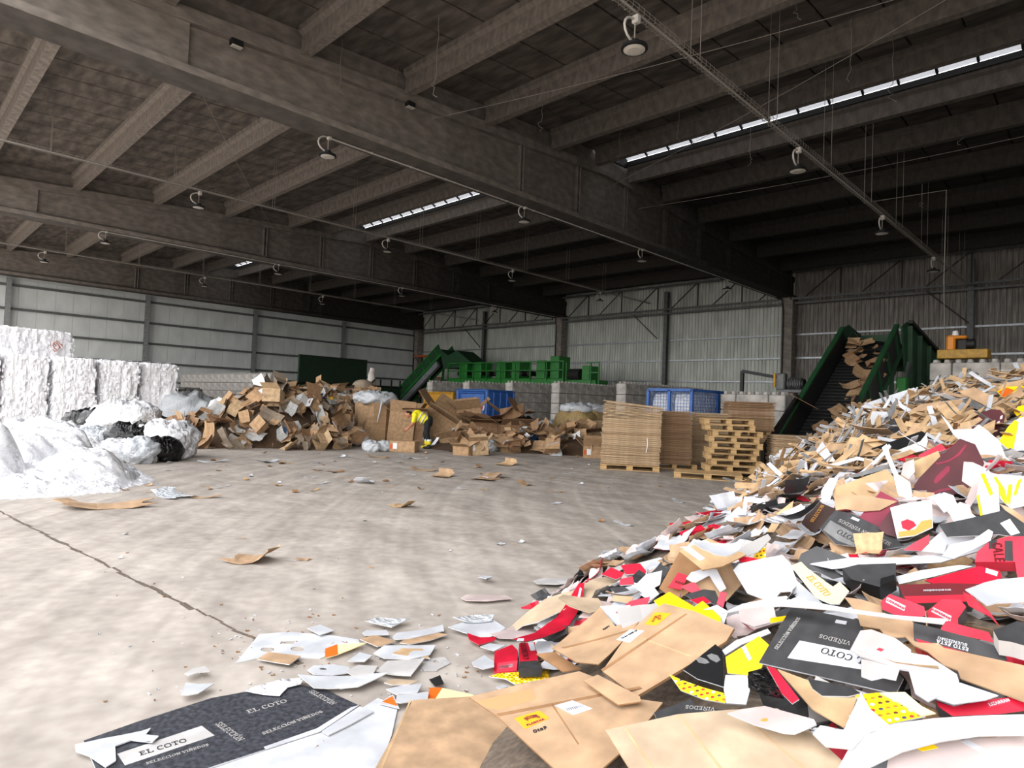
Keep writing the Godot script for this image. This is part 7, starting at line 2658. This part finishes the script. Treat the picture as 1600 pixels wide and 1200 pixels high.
	letters(s, "SELECCION", 1268, 816, 1286, 790, M.gold)
	sheet("dark_sheet", "tall curled black sheet left of the brown box end", "board", [1212, 880, 1222, 850, 1245, 815, 1272, 785, 1282, 782, 1262, 812, 1248, 842, 1240, 872], M.bk2, {"lift": 0.15, "face": 0.8, "under": M.w, "bend": [[0.8, 0.05, 1.5]]})
	sheet("clear_wrap", "shredded clear film hanging left of the curled black sheet", "plastic wrap", [1200, 868, 1205, 835, 1225, 805, 1252, 788, 1258, 795, 1238, 822, 1222, 848, 1214, 872], M.film, {"lift": 0.16, "face": 0.8, "bend": [[0.8, 0, 1.5]]})
	# kraft open box on the left flank
	s = sheet("cardboard_sheet", "tan box panel with two white tape bands on the left flank", "cardboard", [1062, 863, 1085, 852, 1106, 842, 1140, 856, 1166, 868, 1130, 886, 1098, 892], M.k2, {"lift": 0.22, "under": M.kd, "th": 0.006})
	patch(s, "white_tape", [1068, 859, 1077, 855, 1102, 874, 1094, 878], M.w)
	patch(s, "white_tape", [1092, 848, 1102, 845, 1130, 860, 1120, 864], M.w)
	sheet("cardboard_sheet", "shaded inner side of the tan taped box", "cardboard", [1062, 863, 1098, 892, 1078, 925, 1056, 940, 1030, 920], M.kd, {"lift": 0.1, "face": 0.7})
	sheet("cardboard_sheet", "front panel of the tan taped box", "cardboard", [1098, 892, 1142, 880, 1158, 915, 1135, 940, 1092, 926, 1086, 912], M.k1, {"lift": 0.15, "face": 0.8})
	s = sheet("red_flap", "bright red piece inside the tan taped box", "board", [1044, 918, 1060, 895, 1076, 901, 1064, 922], M.rd, {"lift": 0.16, "face": 0.8})
	letters(s, "ono", 1055, 909, 1068, 913, M.rdk, false)
	sheet("red_flap", "red piece with white strip below the bright red one", "board", [1063, 917, 1085, 910, 1098, 926, 1086, 930], M.rp, {"lift": 0.18, "face": 0.8})
	sheet("red_flap", "upright red tag with white panel beside the dark cards", "board", [1120, 944, 1126, 925, 1136, 928, 1130, 950], M.rp, {"lift": 0.2, "face": 0.9})
	sheet("white_sheet", "white leaf shaped sheet over the tan taped box", "board", [1087, 876, 1110, 868, 1145, 860, 1166, 848, 1158, 870, 1140, 890, 1122, 893, 1100, 886], M.w, {"lift": 0.3, "bend": [[0.3, 0, 0.5]]})
	sheet("white_sheet", "white folded strip hanging inside the tan taped box", "board", [1072, 905, 1080, 895, 1105, 888, 1120, 890, 1135, 920, 1125, 926, 1108, 900, 1085, 912], M.w, {"lift": 0.22, "face": 0.7})
	sheet("printed_carton", "domed pale pink carton behind the tan taped box", "board", [1111, 828, 1125, 818, 1150, 813, 1178, 820, 1180, 832, 1166, 848, 1135, 845], M.pk, {"lift": 0.28, "bend": [[0.4, 0, -0.8]], "under": M.w})
	sheet("board_cutout", "white cut out board frame at the heap's left edge", "board", [1159, 806, 1163, 776, 1195, 780, 1196, 788, 1168, 785, 1166, 806], M.w, {"lift": 0.22, "face": 1.2})
	s = sheet("printed_sheet", "grey printed sheet below the domed pink carton", "board", [1148, 866, 1165, 852, 1200, 835, 1205, 842, 1186, 862, 1165, 872], M.silver, {"lift": 0.26, "under": M.w, "face": 0.5})
	sheet("yellow_sheet", "upright yellow dotted card beside the grey sheet", "card", [1177, 874, 1184, 852, 1197, 848, 1197, 874], M.yd, {"lift": 0.22, "face": 1.0})
	sheet("red_strip", "red strip at the left of the yellow dotted card", "board", [1150, 868, 1186, 874, 1180, 881, 1156, 878], M.rd, {"lift": 0.28, "face": 0.6})
	sheet("cardboard_sheet", "thin tan board leaning at the left flank above the frame", "cardboard", [1198, 832, 1215, 802, 1240, 783, 1238, 795, 1222, 812, 1210, 832], M.k2, {"lift": 0.22, "face": 0.9})
	# red and white bits on the left flank
	var bits := [
		["red card lying furthest left on the flank", [940, 898, 955, 887, 980, 898, 962, 906], M.rd], ["red card at the top of the left flank", [970, 884, 1000, 880, 1012, 894, 978, 898], M.rd],
		["red card with white edge on the left flank", [970, 908, 990, 905, 994, 922, 970, 920], M.rp], ["pinkish red folded card before the curling board", [962, 958, 985, 940, 1016, 933, 1012, 945, 990, 962], M.rp],
		["white card right of the curling board", [990, 918, 1010, 898, 1035, 893, 1032, 915, 1005, 928], M.w], ["small tan card above the crumpled tan panel", [958, 930, 990, 932, 985, 942, 956, 938], M.k1],
		["white sheet behind the crumpled tan panel", [942, 957, 965, 955, 985, 965, 990, 975, 970, 982, 950, 968], M.w], ["dark tray piece on the left flank", [955, 922, 975, 918, 985, 926, 962, 930], M.bk],
		["white card left of the yellow sheet", [1000, 928, 1022, 918, 1030, 928, 1015, 938], M.w], ["dark grey card above the yellow sheet", [1070, 930, 1100, 922, 1118, 925, 1128, 950, 1110, 945, 1085, 940], M.bk],
		["red card left of the dark grey card", [1078, 940, 1100, 935, 1112, 945, 1095, 950], M.rd], ["white card below the dark grey card", [1098, 952, 1120, 945, 1138, 955, 1130, 975], M.w],
		["pale card under the glossy white sheet", [1155, 958, 1175, 948, 1210, 952, 1215, 975, 1180, 985, 1158, 975], M.pk], ["white strip above the yellow piece", [1130, 1022, 1150, 1005, 1200, 985, 1205, 992, 1160, 1012, 1135, 1030], M.w],
		["yellow corner beside the pale card", [1205, 972, 1232, 968, 1228, 978, 1206, 982], M.ye], ["dark card right of the pale card", [1212, 958, 1242, 950, 1238, 968, 1216, 972], M.bk],
	]
	for q in bits:
		sheet("loose_card", q[0], "card", q[1], q[2], {"lift": 0.1, "face": 0.5, "under": M.w, "bend": [[rng.randf() * 3.0, 0, rng.randf_range(-0.4, 0.5)]]})

func far_heap_sheets() -> void:
	var s: Sheet
	sheet("kraft_carton", "big crushed tan carton bulging out of the offcuts", "cardboard", [1298, 752, 1340, 743, 1386, 732, 1402, 752, 1406, 784, 1345, 774, 1297, 776], M.k2, {"lift": 0.35, "face": 0.6, "bend": [[0.2, 0, -0.25]]})
	sheet("kraft_carton", "lower torn front of the crushed tan carton", "cardboard", [1303, 775, 1345, 774, 1402, 784, 1375, 798, 1345, 800, 1322, 796, 1306, 798], M.k1, {"lift": 0.3, "face": 0.9})
	sheet("white_strip", "white tape end at the left of the crushed tan carton", "board", [1283, 768, 1296, 748, 1310, 748, 1300, 772, 1296, 786, 1284, 784], M.w, {"lift": 0.4, "face": 0.8})
	sheet("white_strip", "tall white bent strip standing before the burgundy bags", "board", [1378, 700, 1386, 694, 1392, 715, 1404, 742, 1422, 754, 1428, 785, 1438, 794, 1478, 828, 1482, 838, 1458, 830, 1416, 798, 1402, 770, 1396, 742], M.w, {"lift": 0.4, "face": 1.2})
	sheet("white_sheet", "large white stepped sheet near the right edge, upper heap", "board", [1470, 648, 1482, 660, 1490, 672, 1530, 664, 1545, 675, 1562, 690, 1572, 715, 1605, 726, 1605, 748, 1580, 755, 1556, 738, 1532, 722, 1515, 702, 1490, 680], M.w, {"lift": 0.45, "face": 0.7})
	sheet("white_sheet", "long white sheet along the crest of the heap", "board", [1325, 645, 1360, 628, 1400, 615, 1428, 606, 1436, 610, 1434, 632, 1390, 645, 1350, 652], M.w, {"lift": 0.3, "face": 0.9})
	sheet("white_sheet", "white rolled board right of the long crest sheet", "board", [1434, 612, 1448, 610, 1470, 622, 1498, 622, 1500, 628, 1460, 630, 1436, 630], M.w, {"lift": 0.3, "face": 0.9, "bend": [[1.57, 0, -1.5]]})
	sheet("cardboard_sheet", "large tan panel below the crest", "cardboard", [1422, 642, 1440, 632, 1500, 624, 1518, 630, 1500, 645, 1465, 655, 1440, 656], M.k1, {"lift": 0.3, "face": 0.7})
	sheet("cardboard_sheet", "long tan board slanting down from the crest", "cardboard", [1498, 612, 1522, 605, 1560, 625, 1586, 643, 1574, 656, 1535, 632], M.k1, {"lift": 0.35, "face": 0.8})
	sheet("cardboard_sheet", "tan board reaching the top right edge of the heap", "cardboard", [1525, 605, 1565, 588, 1605, 572, 1605, 586, 1560, 602, 1532, 612], M.k1, {"lift": 0.25, "face": 0.9})
	sheet("cardboard_sheet", "tan folded board under the topmost one", "cardboard", [1540, 612, 1575, 598, 1605, 592, 1605, 602, 1570, 612, 1548, 620], M.k2, {"lift": 0.28, "face": 0.9})
	sheet("white_sheet", "white and grey board between the top tan boards", "board", [1560, 600, 1585, 590, 1605, 583, 1605, 592, 1580, 600], M.w, {"lift": 0.3, "face": 0.9})
	s = sheet("printed_sheet", "orange and yellow printed sheet near the top right", "board", [1558, 612, 1572, 605, 1605, 603, 1605, 632, 1580, 630, 1566, 622], M.ye, {"lift": 0.2, "face": 0.8})
	patch(s, "orange_print", [1560, 613, 1573, 606, 1584, 610, 1580, 620, 1568, 622], M.or)
	s = sheet("burgundy_bag", "large burgundy bag panel with a red slot handle", "bag", [1428, 760, 1436, 748, 1465, 718, 1500, 686, 1524, 695, 1538, 724, 1530, 745, 1508, 768, 1470, 780, 1436, 785], M.bu, {"lift": 0.35, "face": 1.0})
	patch(s, "slot_handle", [1459, 752, 1464, 744, 1480, 729, 1485, 730, 1484, 737, 1468, 753, 1462, 757], M.bu2)
	patch(s, "curved_stripe", [1462, 724, 1480, 720, 1498, 708, 1509, 695, 1511, 697, 1500, 712, 1482, 723, 1464, 727], M.bu2)
	patch(s, "curved_stripe", [1438, 780, 1450, 772, 1470, 765, 1490, 762, 1490, 765, 1470, 769, 1452, 775, 1440, 784], M.bu2)
	s = sheet("burgundy_bag", "rounded burgundy bag top with two small white marks", "bag", [1509, 675, 1520, 658, 1532, 646, 1548, 640, 1563, 641, 1571, 650, 1568, 662, 1555, 682, 1542, 690], M.bu, {"lift": 0.35, "face": 1.0})
	patch(s, "white_mark", [1558, 660, 1562, 658, 1562, 663, 1558, 664], M.pk)
	patch(s, "white_mark", [1563, 651, 1567, 649, 1566, 655, 1562, 656], M.pk)
	sheet("burgundy_bag", "wine red bag side standing behind the long dark carton", "bag", [1342, 810, 1360, 788, 1376, 768, 1404, 783, 1390, 800, 1372, 826], M.bu2, {"lift": 0.3, "face": 1.0})
	sheet("burgundy_bag", "dark burgundy bag side right of the wine red one", "bag", [1372, 826, 1390, 800, 1404, 785, 1410, 800, 1400, 840, 1385, 836], M.bu, {"lift": 0.3, "face": 1.0})
	s = sheet("dark_sheet", "black carton piece with white inside, middle of the slope", "board", [1360, 702, 1380, 695, 1440, 674, 1450, 680, 1464, 690, 1460, 698, 1430, 700, 1390, 714], M.bk2, {"lift": 0.3, "face": 0.8, "under": M.w})
	sheet("white_sheet", "pale folded inside of the black carton piece", "board", [1390, 716, 1400, 705, 1438, 690, 1448, 678, 1450, 690, 1446, 704, 1420, 710, 1396, 726], M.wg, {"lift": 0.38, "face": 0.9})
	s = sheet("dark_sheet", "dark printed carton with white patch near the right edge", "board", [1467, 821, 1510, 812, 1570, 798, 1585, 808, 1605, 822, 1605, 842, 1560, 836, 1480, 840], M.bk, {"lift": 0.3, "face": 0.6, "under": M.w})
	patch(s, "white_patch", [1563, 819, 1578, 812, 1594, 834, 1580, 838], M.w)
	s = sheet("picture_card", "pale picture card with red and gold print", "card", [1391, 794, 1420, 786, 1456, 782, 1458, 825, 1430, 838, 1402, 842], M.wg, {"lift": 0.32, "face": 0.9})
	patch(s, "red_print", [1408, 816, 1418, 812, 1428, 816, 1432, 822, 1420, 830, 1410, 826], M.rd)
	patch(s, "gold_print", [1404, 840, 1404, 832, 1430, 828, 1440, 815, 1456, 812, 1457, 824, 1430, 837], M.gold)
	sheet("white_sheet", "long white folded sheet under the dark carton at right", "board", [1472, 870, 1485, 852, 1520, 845, 1545, 828, 1552, 832, 1548, 845, 1520, 860, 1490, 874], M.w, {"lift": 0.3, "face": 0.7})
	sheet("printed_carton", "white and pink carton right of the burgundy panel", "board", [1503, 752, 1506, 722, 1520, 723, 1542, 733, 1534, 748, 1528, 775, 1515, 795, 1508, 785, 1518, 762], M.pk, {"lift": 0.4, "face": 1.0, "under": M.w})
	var st := [
		["white board with yellow stripes, upper one at the right edge", [1560, 692, 1575, 668, 1590, 655, 1605, 650, 1605, 716, 1585, 712], [[1561, 690, 1575, 668, 1586, 657, 1592, 660, 1584, 700, 1580, 706]]],
		["white board with yellow stripes, lower left one", [1526, 776, 1532, 742, 1545, 735, 1560, 760, 1562, 800, 1535, 808], [[1526, 776, 1529, 773, 1536, 806, 1532, 808], [1532, 742, 1538, 740, 1552, 772, 1547, 776]]],
		["white board with yellow stripes, lower right one", [1545, 738, 1560, 742, 1605, 745, 1605, 790, 1580, 796, 1562, 780], [[1550, 750, 1556, 745, 1570, 765, 1574, 790, 1568, 785], [1572, 780, 1576, 758, 1582, 757, 1578, 792], [1590, 752, 1597, 748, 1588, 775, 1583, 775]]],
	]
	for q in st:
		s = sheet("striped_board", q[0], "board", q[1], M.w, {"lift": 0.42, "face": 0.9})
		for p in q[2]:
			patch(s, "yellow_stripe", p, M.ye)
	s = sheet("printed_sheet", "bright yellow torn print at the right edge above the stripes", "board", [1584, 645, 1590, 636, 1605, 632, 1605, 656, 1594, 656], M.ye, {"lift": 0.45, "face": 0.9})
	var bits := [
		["pale pink card below the tall white strip", [1408, 742, 1412, 724, 1428, 718, 1430, 738, 1420, 750], M.pk], ["tan envelope beside the burgundy panel", [1427, 722, 1466, 705, 1470, 715, 1448, 740, 1430, 750], M.k2],
		["red and white torn print below the black carton piece", [1435, 712, 1470, 694, 1478, 702, 1455, 712, 1440, 718], M.rp], ["white card in front of the burgundy panel", [1457, 780, 1475, 770, 1490, 775, 1496, 790, 1475, 802], M.w],
		["pink card beside the white one under the burgundy panel", [1480, 800, 1500, 785, 1515, 790, 1520, 808, 1495, 818], M.pk], ["grey white card left of the striped boards", [1485, 806, 1510, 796, 1525, 808, 1522, 818, 1495, 825], M.w],
		["white crumpled paper under the picture card", [1452, 848, 1470, 832, 1520, 832, 1525, 842, 1495, 855, 1465, 862], M.w], ["salmon pink folded card before the picture card", [1412, 860, 1430, 848, 1452, 836, 1452, 848, 1440, 862], M.rp],
		["white folded carton corner below the picture card", [1440, 862, 1460, 842, 1480, 850, 1475, 866], M.wg], ["tan board leaning at the right edge", [1562, 788, 1580, 795, 1605, 812, 1605, 830, 1580, 808], M.k1],
		["tan board left of the rounded burgundy bag", [1490, 670, 1530, 652, 1535, 656, 1500, 680], M.k2], ["tan board under the crest panel", [1465, 660, 1520, 640, 1530, 645, 1490, 668], M.k2],
		["white strip crossing the offcuts below the crest", [1402, 620, 1410, 632, 1450, 655, 1470, 668, 1462, 668, 1430, 652, 1405, 636], M.w], ["grey board standing among offcuts at the left crest", [1376, 672, 1388, 640, 1402, 622, 1400, 640, 1386, 665], M.gr],
		["white board at the left end of the crest", [1284, 672, 1306, 655, 1312, 660, 1296, 676], M.gr], ["tan offcut panel at the left end of the crest", [1298, 662, 1308, 658, 1312, 672, 1304, 678], M.k2],
		["long grey curved board above the crushed carton", [1310, 747, 1340, 740, 1375, 728, 1390, 726, 1385, 733, 1340, 745], M.gr], ["white strip standing in the offcuts at the left", [1275, 705, 1285, 690, 1312, 730, 1306, 735], M.w],
		["dark board at the left edge of the offcuts", [1255, 715, 1270, 695, 1285, 712, 1270, 725], M.gr], ["white long strip across the left offcuts", [1290, 728, 1340, 714, 1386, 725, 1384, 729, 1340, 719, 1294, 733], M.w],
	]
	for q in bits:
		sheet("loose_card", q[0], "card", q[1], q[2], {"lift": 0.3, "face": 0.9, "under": M.w})


# ---------------------------------------------------------------- litter on the floor
func build_litter() -> void:
	var lib := []
	for q in [[0.3, 0.2, 0.3, 0.12, 0.2], [0.5, 0.14, 0.2, 0.1, 0.15], [0.42, 0.3, 0.3, 0.5, 0.16], [0.6, 0.3, 0.15, 0.12, 0.12]]:
		lib.append(bent_sheet(q[0], q[1], q[2], q[3], 70 + lib.size(), q[4]).mesh())
	var named := [
		[165, 792, 1.6, M.k1, 3, "flat piece of brown cardboard on the floor near the film heap"], [396, 876, 1.0, M.k1, 2, "bent brown cardboard piece alone in the middle of the floor, left"], [474, 875, 0.4, M.k1, 0, "small brown scrap right of the bent cardboard piece"],
		[782, 851, 0.35, M.w, 0, "white folded slip on the middle floor"], [756, 904, 0.3, M.w, 0, "white slip on the floor before the heap"], [1062, 830, 1.1, M.k1, 1, "flat brown strip on the floor left of the heap"],
		[690, 745, 1.2, M.k1, 2, "bent brown piece on the far middle floor"], [660, 735, 0.9, M.k1, 3, "flat brown piece on the far floor below the worker"], [748, 730, 0.8, M.kd, 1, "dark brown piece on the far middle floor"],
		[762, 748, 1.4, M.k1, 3, "brown sheet under a white crumpled paper on the floor"], [772, 747, 0.8, M.w, 2, "white crumpled paper on the brown floor sheet"], [820, 758, 0.7, M.k1, 2, "brown scrap with upturned dark edge on the floor"],
		[570, 755, 1.0, M.w, 2, "white crumpled paper on the floor left of centre"], [630, 792, 0.8, M.k2, 2, "pale brown scrap on the middle floor"], [885, 740, 0.5, M.w, 0, "white scrap on the floor before the paper stacks"], [790, 727, 1.3, M.k2, 2, "torn pale brown paper strip on the far floor"],
		[868, 787, 0.5, M.w, 0, "white scrap on the floor in front of the paper stacks"], [975, 820, 0.6, M.w, 1, "white strip on the floor left of the flat brown strip"], [420, 722, 1.3, M.w, 1, "white strip with brown end on the far left floor"], [440, 724, 0.9, M.k1, 1, "brown strip end beside the white strip"],
		[330, 722, 1.2, M.w, 1, "long white strip on the floor before the left heap"], [268, 775, 1.2, M.film_clear, 3, "clear film sheet on the floor right of the film heap"], [320, 778, 0.8, M.k1, 1, "brown strip beside the clear film sheet"], [590, 715, 0.9, M.k1, 3, "brown sheet on the floor before the sealed carton"],
		[635, 716, 0.8, M.wg, 2, "rolled pale paper on the floor before the worker"], [655, 717, 0.8, M.w, 1, "white paper roll right of the pale rolled paper"], [1138, 805, 0.4, M.wg, 2, "grey crumpled scrap left of the heap"], [1060, 785, 0.5, M.w, 2, "white crumpled scrap before the lone pallet"],
		[495, 735, 0.6, M.kd, 0, "dark brown scrap on the far left floor"], [525, 738, 0.9, M.kd, 1, "dark flat strip on the far left floor"], [960, 733, 0.7, M.wg, 1, "pale strip on the floor left of the pallets"],
	]
	for q in named:
		var o := obj("floor_scrap", lib[q[4]], q[3])
		var r := Basis(Vector3.UP, rng.randf() * TAU)
		o.transform = Transform3D(r.scaled_local(Vector3.ONE * q[2]), gp(q[0], q[1]) + Vector3.UP * 0.004)
		tag(o, q[5], "scrap")
	var ms := [M.w, M.w, M.k1, M.kd, M.k2]
	var mn := ["white", "white", "brown", "dark brown", "beige"]
	for i in 150:
		var px := rng.randf_range(120, 1180)
		var py := rng.randf_range(708, 770) if i < 135 else rng.randf_range(770, 900)
		var p := gp(px, py)
		if toe_dist(Vector2(p.x, p.z)) > -0.2 or (px > 930 and py < 760):
			continue
		var k := rng.randi() % 5
		var o := obj("floor_scrap", lib[rng.randi() % 3], ms[k])
		o.transform = Transform3D(Basis(Vector3.UP, rng.randf() * TAU).scaled_local(Vector3.ONE * rng.randf_range(0.15, 0.5) * (1.0 if i < 135 else 0.5)), p + Vector3.UP * 0.004)
		tag(o, "small %s scrap on the %s floor, %s" % [mn[k], "far" if py < 750 else "middle", "towards the left" if px < 420 else "left of centre" if px < 640 else "right of centre" if px < 900 else "towards the right"], "scrap", "small scraps on the floor")
	# fine crumbs near the camera
	var crumb := bent_sheet(0.05, 0.02, 2.0, 0.3, 99, 0.2).mesh()
	var crumbs := [[], []]
	for i in 260:
		var p := gp(rng.randf_range(150, 560), rng.randf_range(830, 1190)) if i < 70 else gp(rng.randf_range(330, 760), rng.randf_range(960, 1110))
		if toe_dist(Vector2(p.x, p.z)) < 0.1:
			crumbs[i % 2].append(Transform3D(Basis(Vector3.UP, rng.randf() * TAU).scaled_local(Vector3.ONE * rng.randf_range(0.12, 0.5)), p + Vector3.UP * 0.003))
	tag(scatter_stuff("paper_crumbs", crumb, M.w, crumbs[0], []), "tiny white paper crumbs strewn over the near floor", "crumbs")
	tag(scatter_stuff("board_crumbs", crumb, M.kd, crumbs[1], []), "tiny brown board crumbs strewn over the near floor", "crumbs")
